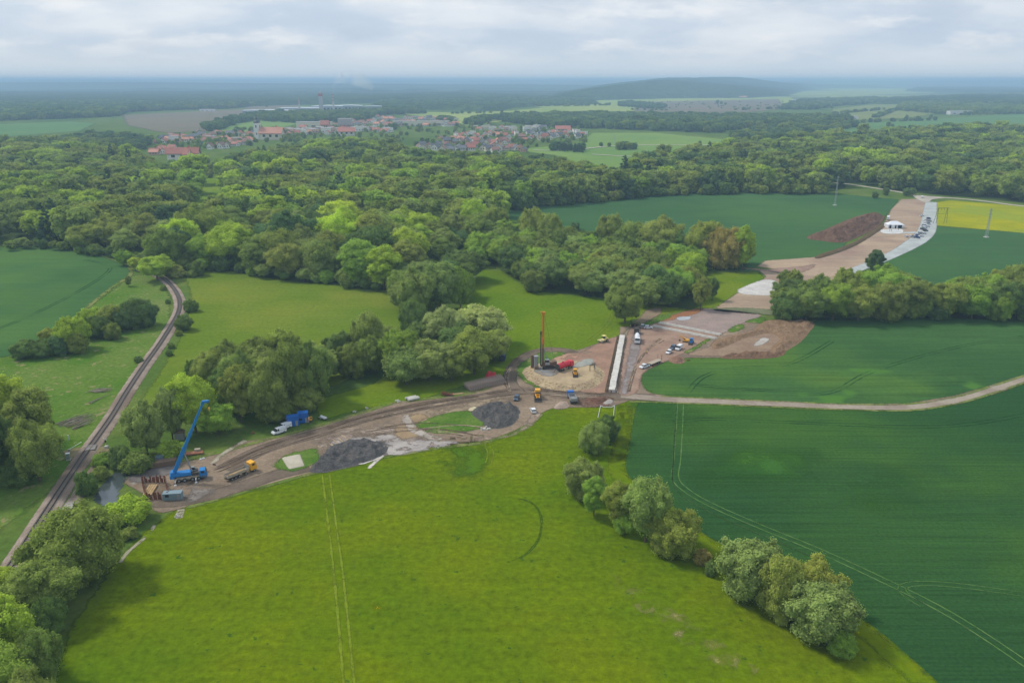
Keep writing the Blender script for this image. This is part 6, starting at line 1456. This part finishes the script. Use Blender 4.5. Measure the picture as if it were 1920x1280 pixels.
far('pasture_slope', [(1560, 205), (1640, 196), (1780, 192), (1800, 206), (1700, 222), (1600, 226), (1560, 216)], fmat('slope_grass', (128, 134, 78), (116, 128, 70)), 50)
far('field', [(1470, 178), (1500, 164), (1700, 166), (1760, 174), (1560, 180)], F_PALE, 120)
far('field', [(1560, 236), (1700, 226), (1960, 212), (2010, 232), (1920, 234), (1640, 254), (1560, 248)], F_TEAL)
far('meadow', [(960, 282), (1080, 270), (1110, 250), (1230, 250), (1360, 262), (1340, 284), (1280, 306), (1200, 322), (1130, 345), (1110, 320), (1040, 292)], F_GREEN, 12)
far('meadow', [(1330, 322), (1350, 312), (1400, 310), (1410, 322), (1370, 330)], F_PALE, 8)
for c in CLR: far('meadow', c, ground_mat('clearing_grass', lin(120, 138, 44), lin(106, 132, 40), .02, None, .01, .12, .5, edge=(2, 4)), 5, 4)
far('dirt_field', [(1418, 248), (1440, 240), (1505, 238), (1500, 244), (1450, 252)], F_BROWN, 12)
M_FARLANE = ground_mat('far_lane', lin(196, 188, 174), lin(186, 178, 166), .05, None, .01, .1, .6, edge=(.6, .6))
ribbon('lane', [(1000, 283), (1070, 283), (1140, 276), (1230, 273), (1380, 274)], 7, M_FARLANE, 1.6)
ribbon('lane', [(1110, 291), (1160, 294), (1210, 296)], 6, M_FARLANE, 1.6)
# wooded ground under the trees
M_FLOOR = ground_mat('wood_floor', lin(58, 76, 36), lin(70, 86, 40), .02, None, .01, .3, .3, edge=(3, 5))
area('wood_floor', BIG, M_FLOOR, .045, 12, 6, smooth=False)
area('wood_floor', [(885, 500), (930, 498), (1000, 546), (1150, 560), (1305, 582), (1330, 505), (1400, 505), (1390, 488), (1080, 470), (960, 450), (900, 440)], M_FLOOR, .08, 5, 4, smooth=False)
area('wood_floor', [(1455, 602), (1735, 594), (1960, 604), (1960, 565), (1780, 568), (1480, 562)], M_FLOOR, .14, 4, 4, smooth=False)

# distant closed forest: rough canopy surfaces
def canopy_mat():
    t = NT('distant_canopy')
    a = t.noise(.004, 5, rough=.6); b = t.noise(.03, 5, rough=.75)
    c = t.mix(t.ramp(a, .35, .65), lin(52, 74, 44), lin(80, 100, 52))
    c = t.mix(t.ramp(b, .35, .65), tuple(v * .45 for v in lin(52, 74, 44)), c)
    return t.done(t.diff(c, t.bump(b, 1.0, 8)))
M_CAN = canopy_mat()
def hfc(H, seed, relief=0.0, rs=600):
    def f(x, y, d):
        return np.clip(d / 12, 0, 1) * (H * (.7 + .6 * vnoise(x, y, 22, seed)) + H * .35 * (vnoise(x, y, 9, seed + 3) - .3)) + relief * np.clip(d / rs, 0, 1) ** .8 * (.75 + .5 * vnoise(x, y, 900, seed + 7))
    return f
def canopy(name, label, pts, cell, H=16, relief=0, seed=1, rs=600):
    o = area(name, pts, M_CAN, .9, cell, .2, smooth=False, hfn=hfc(H, seed, relief, rs), kind=None)
    o['kind'] = 'stuff'; return tag(o, label, 'forest')
canopy('hill_forest', 'dark wooded hill on the horizon right of the centre', [(1030, 189), (1100, 189), (1250, 185), (1400, 184), (1470, 180), (1500, 172), (1540, 166), (1560, 163), (1400, 165), (1200, 167), (1080, 172), (1040, 180)], 26, 14, 114, 3, 900)
canopy('forest', 'wide blue forest plain behind the ploughed field on the left', [(-60, 226), (-60, 178), (200, 176), (500, 178), (720, 180), (980, 182), (960, 190), (700, 193), (560, 197), (460, 200), (380, 203), (240, 209), (120, 220)], 28, 18, 0, 5)
canopy('forest', 'dark strip of forest behind the pale field above the town', [(690, 206), (800, 206), (930, 209), (955, 203), (1000, 200), (1000, 194), (800, 194), (700, 198)], 22, 16, 0, 6)
canopy('forest', 'forest strip on the far right below the horizon', [(1700, 172), (1960, 178), (2010, 172), (1900, 164), (1720, 165)], 50, 18, 0, 7)
canopy('forest', 'forest belt behind the hillside houses on the right', [(1640, 196), (1700, 196), (1960, 206), (2010, 200), (2010, 184), (1800, 182), (1660, 188)], 28, 16, 12, 8)
canopy('forest', 'forest between the pale fields left of the wooded hill', [(880, 196), (1010, 198), (1120, 196), (1110, 188), (1020, 184), (900, 186)], 28, 16, 0, 9)
# low ridges on the horizon
def ridge(label, y0, dep, x0, x1, hs, seed):
    n = 260; m = 12
    X, Yn = np.meshgrid(np.linspace(x0, x1, n), np.linspace(-1, 1, m), indexing='ij')
    hh = np.interp(np.linspace(0, 1, n), np.linspace(0, 1, len(hs)), hs)[:, None]
    Z = hh * np.cos(Yn * math.pi / 2) ** 1.0 * (.9 + .2 * vnoise(X, Yn * 0 + seed, 1500, seed)) + 3 * vnoise(X, Yn * 0, 160, seed + 1) - 2
    Y = y0 + Yn * dep
    idx = np.arange(n * m).reshape(n, m)
    q = np.stack([idx[:-1, :-1].ravel(), idx[1:, :-1].ravel(), idx[1:, 1:].ravel(), idx[:-1, 1:].ravel()], 1)
    o = bpy.data.objects.new('hills', np_mesh('hills', np.stack([X.ravel(), Y.ravel(), Z.ravel()], 1), q, M_CAN)); COL.objects.link(o); o['kind'] = 'structure'; o['label'] = label
ridge('nearer low ridge', 11500, 1500, -9500, 1500, [112, 96, 86, 92, 88, 80, 70, 66, 60, 40], 1)
ridge('farther ridge', 19000, 2500, -16000, 17000, [122, 118, 108, 121, 116, 104, 106, 102, 100, 106, 104, 100, 98, 96, 102, 100], 2)
ridge('farthest ridge', 27000, 3000, -24000, 26000, [120, 112, 121, 110, 112, 108, 114, 106, 104, 110, 112], 3)

rg = random.Random(5)
for i in range(16):
    y0 = 5600 * (1.075 ** i); wd_ = y0 * .66
    a_ = rg.uniform(-wd_, wd_ * .3) if i % 3 else -wd_ * 1.1; b_ = a_ + wd_ * rg.uniform(.6, 1.5)
    if y0 < 8500: b_ = min(b_, -y0 * .02) if i % 2 else b_; a_ = min(a_, b_ - wd_ * .4)
    hs = [0] + [rg.uniform(14, 34) + (y0 - 5600) * .0025 for _ in range(9)] + [0]
    ridge('wooded rise %s in the far plain' % ['first', 'second', 'third', 'fourth', 'fifth', 'sixth', 'seventh', 'eighth', 'ninth', 'tenth', 'eleventh', 'twelfth', 'thirteenth', 'fourteenth', 'fifteenth', 'sixteenth'][i], y0, y0 * .025, a_, b_, hs, 20 + i)
# ================================================================== town
def hmat(name, c): return paint(name, lin(*c), .8, 0, .15)
WALL = {'white': hmat('white_render', (232, 228, 220)), 'cream': hmat('cream_render', (222, 212, 188)), 'pink': hmat('pink_render', (206, 170, 150)), 'grey': hmat('grey_render', (168, 166, 164)), 'yellow': hmat('yellow_render', (212, 182, 110))}
ROOF = {'red': hmat('red_tiles', (168, 104, 88)), 'orange': hmat('orange_tiles', (194, 134, 110)), 'brown': hmat('brown_tiles', (140, 104, 92)), 'grey': hmat('grey_slates', (96, 98, 106)), 'flat': hmat('flat_roofing', (178, 174, 168))}
M_GLASS = paint('dark_glass', (.03, .035, .04), .15, 0, .1)
HPROTO = {}
def house_proto(wc, rc):
    k = (wc, rc)
    if k in HPROTO: return HPROTO[k]
    w_ = MB(); r_ = MB()
    if rc == 'flat':
        w_.box((0, 0, .5), (1, 1, 1)); r_.box((0, 0, 1.02), (1.04, 1.04, .05))
    else:
        w_.add([(-.5, -.5, 0), (.5, -.5, 0), (.5, .5, 0), (-.5, .5, 0), (-.5, -.5, .6), (.5, -.5, .6), (.5, .5, .6), (-.5, .5, .6), (-.5, 0, .98), (.5, 0, .98)],
               [(0, 1, 5, 4), (2, 3, 7, 6), (1, 2, 6, 9, 5), (3, 0, 4, 8, 7)])
        for s in (-1, 1): r_.add([(-.56, s * .60, .54), (.56, s * .60, .54), (.56, 0, 1.03), (-.56, 0, 1.03), (-.56, s * .60, .50), (.56, s * .60, .50), (.56, 0, .99), (-.56, 0, .99)], [(0, 1, 2, 3), (7, 6, 5, 4), (0, 4, 5, 1), (0, 3, 7, 4), (1, 5, 6, 2)])
        r_.box((.2, .1, 1.05), (.07, .07, .22))
    wn = MB()
    for s in (-1, 1):
        for x in (-.3, 0, .3): wn.box((x, s * .5, .34), (.12, .03, .2))
        wn.box((s * .5, -.2, .34), (.03, .14, .2)); wn.box((s * .5, .2, .34), (.03, .14, .2))
    def me(b, n, m):
        q = bpy.data.meshes.new(n); q.from_pydata(b.v, [], b.f); q.materials.append(m); return q
    HPROTO[k] = (me(w_, 'wall', WALL[wc]), me(r_, 'roof', ROOF[rc]), me(wn, 'window_row', M_GLASS)); return HPROTO[k]
def house(px, py, L_, D_, H_, wc, rc, label, rz=None, group=None, nm='house', cat='house'):
    x, y = at(px, py)
    e = thing(nm, label, cat, (x, y, 0), random.choice([random.uniform(-.4, .4), random.uniform(1.1, 2.0)]) if rz is None else rz, group)
    for n, m in zip(('wall', 'roof', 'window_row'), house_proto(wc, rc)):
        o = bpy.data.objects.new(n, m); COL.objects.link(o); o.parent = e; o.scale = (L_, D_, H_); addkid(e, o)
    return e
def row(x0, x1, y0, y1, n, walls, roofs, where, L_=15, sl=0.0):
    n = int(n * 1.8); walls = walls + ['white', 'white']
    for i in range(n):
        f = (i + .5) / n
        px = x0 + (x1 - x0) * f + random.uniform(-3, 3); py = random.uniform(y0, y1) + sl * f
        wc = random.choice(walls); rc = random.choice(roofs)
        side = 'left part' if f < .34 else 'middle' if f < .67 else 'right part'
        rw = {'flat': 'flat roof', 'grey': 'grey roof', 'red': 'red roof', 'orange': 'orange roof', 'brown': 'brown roof'}[rc]
        house(px, py, L_ * random.uniform(.6, 1.05), L_ * random.uniform(.6, .8), random.uniform(8, 12), wc, rc, f'{wc} house with {rw}, {side} of {where}', group=f'{wc} houses with {rw} {where} {side}')
row(292, 480, 266, 272, 11, ['white', 'cream', 'pink', 'grey'], ['red', 'orange', 'brown', 'flat'], 'western edge of the town', 17, -4)
row(300, 480, 254, 264, 12, ['white', 'cream', 'grey'], ['red', 'brown', 'orange', 'grey'], 'western back rows', 17, -6)
row(540, 730, 240, 250, 16, ['cream', 'grey', 'white', 'pink'], ['flat', 'brown', 'flat', 'red'], 'town centre', 24)
row(640, 860, 228, 236, 18, ['white', 'pink', 'cream', 'grey'], ['red', 'orange', 'brown', 'grey'], 'northern row', 20, 2)
row(700, 860, 222, 227, 14, ['white', 'pink', 'cream'], ['brown', 'orange', 'red', 'grey'], 'northernmost row', 20, 1)
row(825, 960, 262, 270, 12, ['cream', 'pink', 'yellow', 'white'], ['red', 'brown', 'grey', 'orange'], 'southern estate', 15, 4)
row(780, 985, 274, 283, 18, ['cream', 'white', 'pink', 'grey'], ['grey', 'grey', 'brown', 'red'], 'nearest houses by the wood', 15, 4)
row(850, 985, 251, 260, 14, ['white', 'cream', 'pink'], ['red', 'orange', 'flat', 'brown', 'red'], 'red roofed estate', 15, 2)
row(890, 970, 241, 247, 7, ['white', 'cream', 'pink'], ['flat', 'flat', 'red'], 'back row of middle estate', 17)
row(984, 1095, 260, 266, 10, ['white', 'white', 'cream'], ['grey', 'red', 'grey', 'red'], 'front row of the new estate', 14, -6)
row(984, 1100, 249, 256, 12, ['white', 'white', 'cream'], ['grey', 'grey', 'red', 'flat'], 'middle row of the new estate', 14, 2)
row(984, 1020, 241, 246, 4, ['white', 'cream'], ['flat', 'grey'], 'back row of the new estate', 18)
row(286, 326, 280, 291, 5, ['white', 'pink'], ['red', 'orange'], 'street beside the manor', 15)
row(385, 470, 274, 281, 6, ['white', 'cream'], ['red', 'brown', 'orange'], 'street right of the manor', 14, -4)
row(470, 640, 250, 258, 9, ['white', 'cream', 'pink'], ['red', 'brown', 'orange', 'flat'], 'streets behind the church', 14, -4)
row(560, 730, 233, 241, 9, ['white', 'cream', 'grey'], ['flat', 'brown', 'red'], 'streets below the factory', 18, -2)
house(345, 300, 46, 15, 19, 'white', 'red', 'long white manor with orange red roof at the wood edge, nearest building of the town', .1, nm='manor_house')
house(352, 301, 9, 18, 18, 'white', 'red', 'white gabled front wing projecting from the long manor', .1, nm='manor_wing', cat='house')
house(650, 254, 36, 28, 17, 'white', 'red', 'large building with broad bright red hipped roof beside the grey tower block', .2, nm='town_hall', cat='building')
house(648, 243, 34, 20, 26, 'grey', 'flat', 'grey flat roofed tower block behind the bright red roof', 0, nm='tower_block', cat='building')
house(610, 243, 20, 16, 22, 'pink', 'red', 'narrow pink building with red top in the town centre', 0, nm='town_building', cat='building')
house(790, 236, 150, 14, 13, 'cream', 'flat', 'very long cream apartment block above the trees', .02, nm='apartment_block', cat='building')
house(590, 240, 90, 24, 15, 'cream', 'flat', 'long cream flat roofed building in the town centre', 0, nm='town_building', cat='building')
house(1055, 248, 34, 24, 15, 'white', 'red', 'tall house with big red roof at the back of the new estate', 0, nm='house')
house(1798, 215, 80, 26, 13, 'white', 'flat', 'long white farm hall alone on the field at the right', .02, nm='farm_hall', cat='barn')
house(1655, 190, 90, 30, 16, 'pink', 'red', 'long red roofed farm building on the hillside at the right', .1, nm='farm_building', cat='barn')
house(1702, 187, 110, 30, 17, 'white', 'flat', 'white building on the hillside right of the red roofed farm', -.1, nm='hillside_building', cat='building')
house(1592, 224, 50, 20, 10, 'white', 'flat', 'small white house hidden among trees below the pasture slope', 0, nm='house')
house(1496, 192, 60, 30, 16, 'white', 'flat', 'small white building left of the wooded slope', 0, nm='house')
house(1392, 184, 50, 30, 14, 'white', 'orange', 'left one of two tiny white houses under the wooded hill', 0, nm='house')
house(1402, 182, 50, 30, 14, 'white', 'grey', 'right one of two tiny white houses under the wooded hill', 0, nm='house')
for i, x in enumerate((1830, 1885, 1915)): house(x, 190, 150, 40, 12, 'white', 'flat', ['leftmost', 'middle', 'rightmost'][i] + ' of three long pale halls among trees near the right edge', 0, nm='farm_hall', cat='barn', group='pale halls near the right edge')
house(390, 209, 60, 20, 8, 'white', 'flat', 'lone pale shed on the ploughed field at the left', 0, nm='shed', cat='shed')
for i, x in enumerate((168, 190)): house(x, 166, 160, 60, 30, 'white', 'flat', ['wide', 'narrow'][i] + ' pale hall far away in the forest plain at the left', 0, nm='farm_hall', cat='building')
# church
x, y = at(508, 262)
ch = thing('church', 'church with long orange roof and white tower with dark onion dome', 'church', (x, y, 0), -.12)
for n, m in zip(('wall', 'roof', 'window_row'), house_proto('cream', 'orange')):
    o = bpy.data.objects.new('nave_' + n, m); COL.objects.link(o); o.parent = ch; o.scale = (46, 22, 25); o.location = (4, 0, 0)
MB().box((0, 0, 17), (11, 11, 34)).build('tower', WALL['white'], ch, (-28, 0, 0))
m = MB(); pr = [(0, 6.5), (1.5, 7.4), (4, 6.0), (6, 2.6), (8, 2.2), (10, 2.4), (12, 1.0), (17, .2)]
for (a, b), (c, d) in zip(pr, pr[1:]): m.tube((0, 0, 34 + a), (0, 0, 34 + c), b, d, 10)
m.build('dome', paint('dark_copper', lin(60, 66, 66), .5), ch, (-28, 0, 0))
w_ = MB()
for s in (-1, 1): w_.box((0, s * 5.5, 27), (2.6, .3, 5)); w_.box((s * 5.5, 0, 27), (.3, 2.6, 5)); w_.box((0, s * 5.5, 12), (2, .3, 4))
w_.build('belfry_window', M_GLASS, ch, (-28, 0, 0))
# factory
M_HALL = hmat('white_sheet_roof', (214, 220, 224)); M_HALLW = hmat('grey_sheet_wall', (160, 170, 180))
for i, (px, py, L_, D_, H_, lab) in enumerate([(505, 213, 185, 60, 11, 'low long white roofed hall at the left end of the factory'), (565, 210, 170, 70, 14, 'white roofed hall beside the left chimney of the factory'), (615, 209, 120, 60, 20, 'taller hall at the foot of the factory tower'), (655, 208, 110, 60, 20, 'hall right of the smoking chimney of the factory'), (580, 213, 200, 30, 9, 'pale low building in front of the factory halls'), (700, 206, 70, 40, 14, 'small blue white hall at the right end of the factory')]):
    x, y = at(px, py); e = thing('factory_hall', lab, 'factory', (x, y, 0), .05, 'factory halls beyond the town')
    MB().box((0, 0, H_ / 2), (L_, D_, H_)).build('wall', M_HALLW, e)
    MB().prism([(-L_ / 2 - 1, H_), (-L_ / 2 - 1, H_ + 1), (0, H_ + 3.5), (L_ / 2 + 1, H_ + 1), (L_ / 2 + 1, H_)], -D_ / 2 - 1, D_ / 2 + 1).build('roof', M_HALL, e)
    w_ = MB()
    for k in range(8): w_.box((L_ * (-.44 + .125 * k), -D_ / 2, H_ * .55), (L_ * .08, .5, H_ * .3))
    w_.build('window_row', M_GLASS, e)
M_CHIM = hmat('chimney_concrete', (196, 190, 186)); M_CHR = hmat('chimney_red_band', (160, 84, 72))
def chimney(px, py, top_y, r, label, bands=True):
    x, y = at(px, py); d = y * cT + CAM_H * sT; h = (py - top_y) * d / F
    e = thing('factory_chimney', label, 'chimney', (x, y, 0)); MB().tube((0, 0, 0), (0, 0, h), r * 1.3, r * .8, 14).build('shaft', M_CHIM, e)
    if bands:
        b = MB()
        for k in (.62, .78, .93): b.tube((0, 0, h * k), (0, 0, h * (k + .06)), r * 1.05, r * 1.0, 14)
        b.build('painted_band', M_CHR, e)
    MB().tube((0, 0, h), (0, 0, h + 1.5), r * .95, r * .95, 14).build('rim', M_CHIM, e)
    return (x, y, h)
chimney(562, 211, 186, 2.6, 'slim white chimney at the left of the factory')
sm = chimney(626, 210, 178, 3.2, 'tall banded chimney trailing white smoke at the factory')
x, y = at(603, 211); e = thing('factory_tower', 'square factory tower with dark red top left of the smoking chimney', 'tower', (x, y, 0))
MB().box((0, 0, 30), (13, 13, 60)).build('shaft', WALL['grey'], e); MB().box((0, 0, 65), (15, 15, 10)).build('top', M_CHR, e); MB().tube((0, 0, 70), (0, 0, 82), 2, 1.2, 8).build('flue', M_CHIM, e)
x, y = sm[0], sm[1]
t = NT('chimney_smoke'); v = t.n('ShaderNodeVolumePrincipled'); v.inputs['Color'].default_value = (1, 1, 1, 1)
gen = t.n('ShaderNodeTexCoord').outputs['Object']
t.l(t.math('MULTIPLY', t.ramp(t.noise(.02, 2, gen), .3, .7), .014), v.inputs['Density']); t.l(v.outputs[0], t.out.inputs[1]); M_SMOKE = t.m
m = MB(); P_ = [(0, 0, 0, 3), (1, 0, 18, 4), (6, 0, 34, 7), (20, 4, 48, 14), (42, 10, 58, 24), (75, 16, 62, 30), (110, 22, 52, 30), (140, 26, 30, 20), (155, 28, 18, 8)]
for a, b in zip(P_, P_[1:]): m.tube(a[:3], b[:3], a[3], b[3], 14, False)
m.tube(P_[0][:3], (0, 0, .1), 3, 3, 14)
ring = [i for i in range(14)]
o = m.build('smoke_plume', M_SMOKE, None, (sm[0], sm[1], sm[2] + 2)); o['kind'] = 'stuff'; tag(o, 'thin white smoke drifting right from the tall factory chimney', 'smoke')

# ---- haze
bx = MB().box((0, 15500, 74), (61500, 36500, 152))
t = NT('haze'); v = t.n('ShaderNodeVolumePrincipled'); v.inputs['Color'].default_value = (.52, .74, 1.0, 1); v.inputs['Density'].default_value = .00015; v.inputs['Anisotropy'].default_value = .0
t.l(v.outputs[0], t.out.inputs[1])
hz = bx.build('haze', t.m); hz['kind'] = 'stuff'; tag(hz, 'thin blue haze over the whole plain', 'haze')
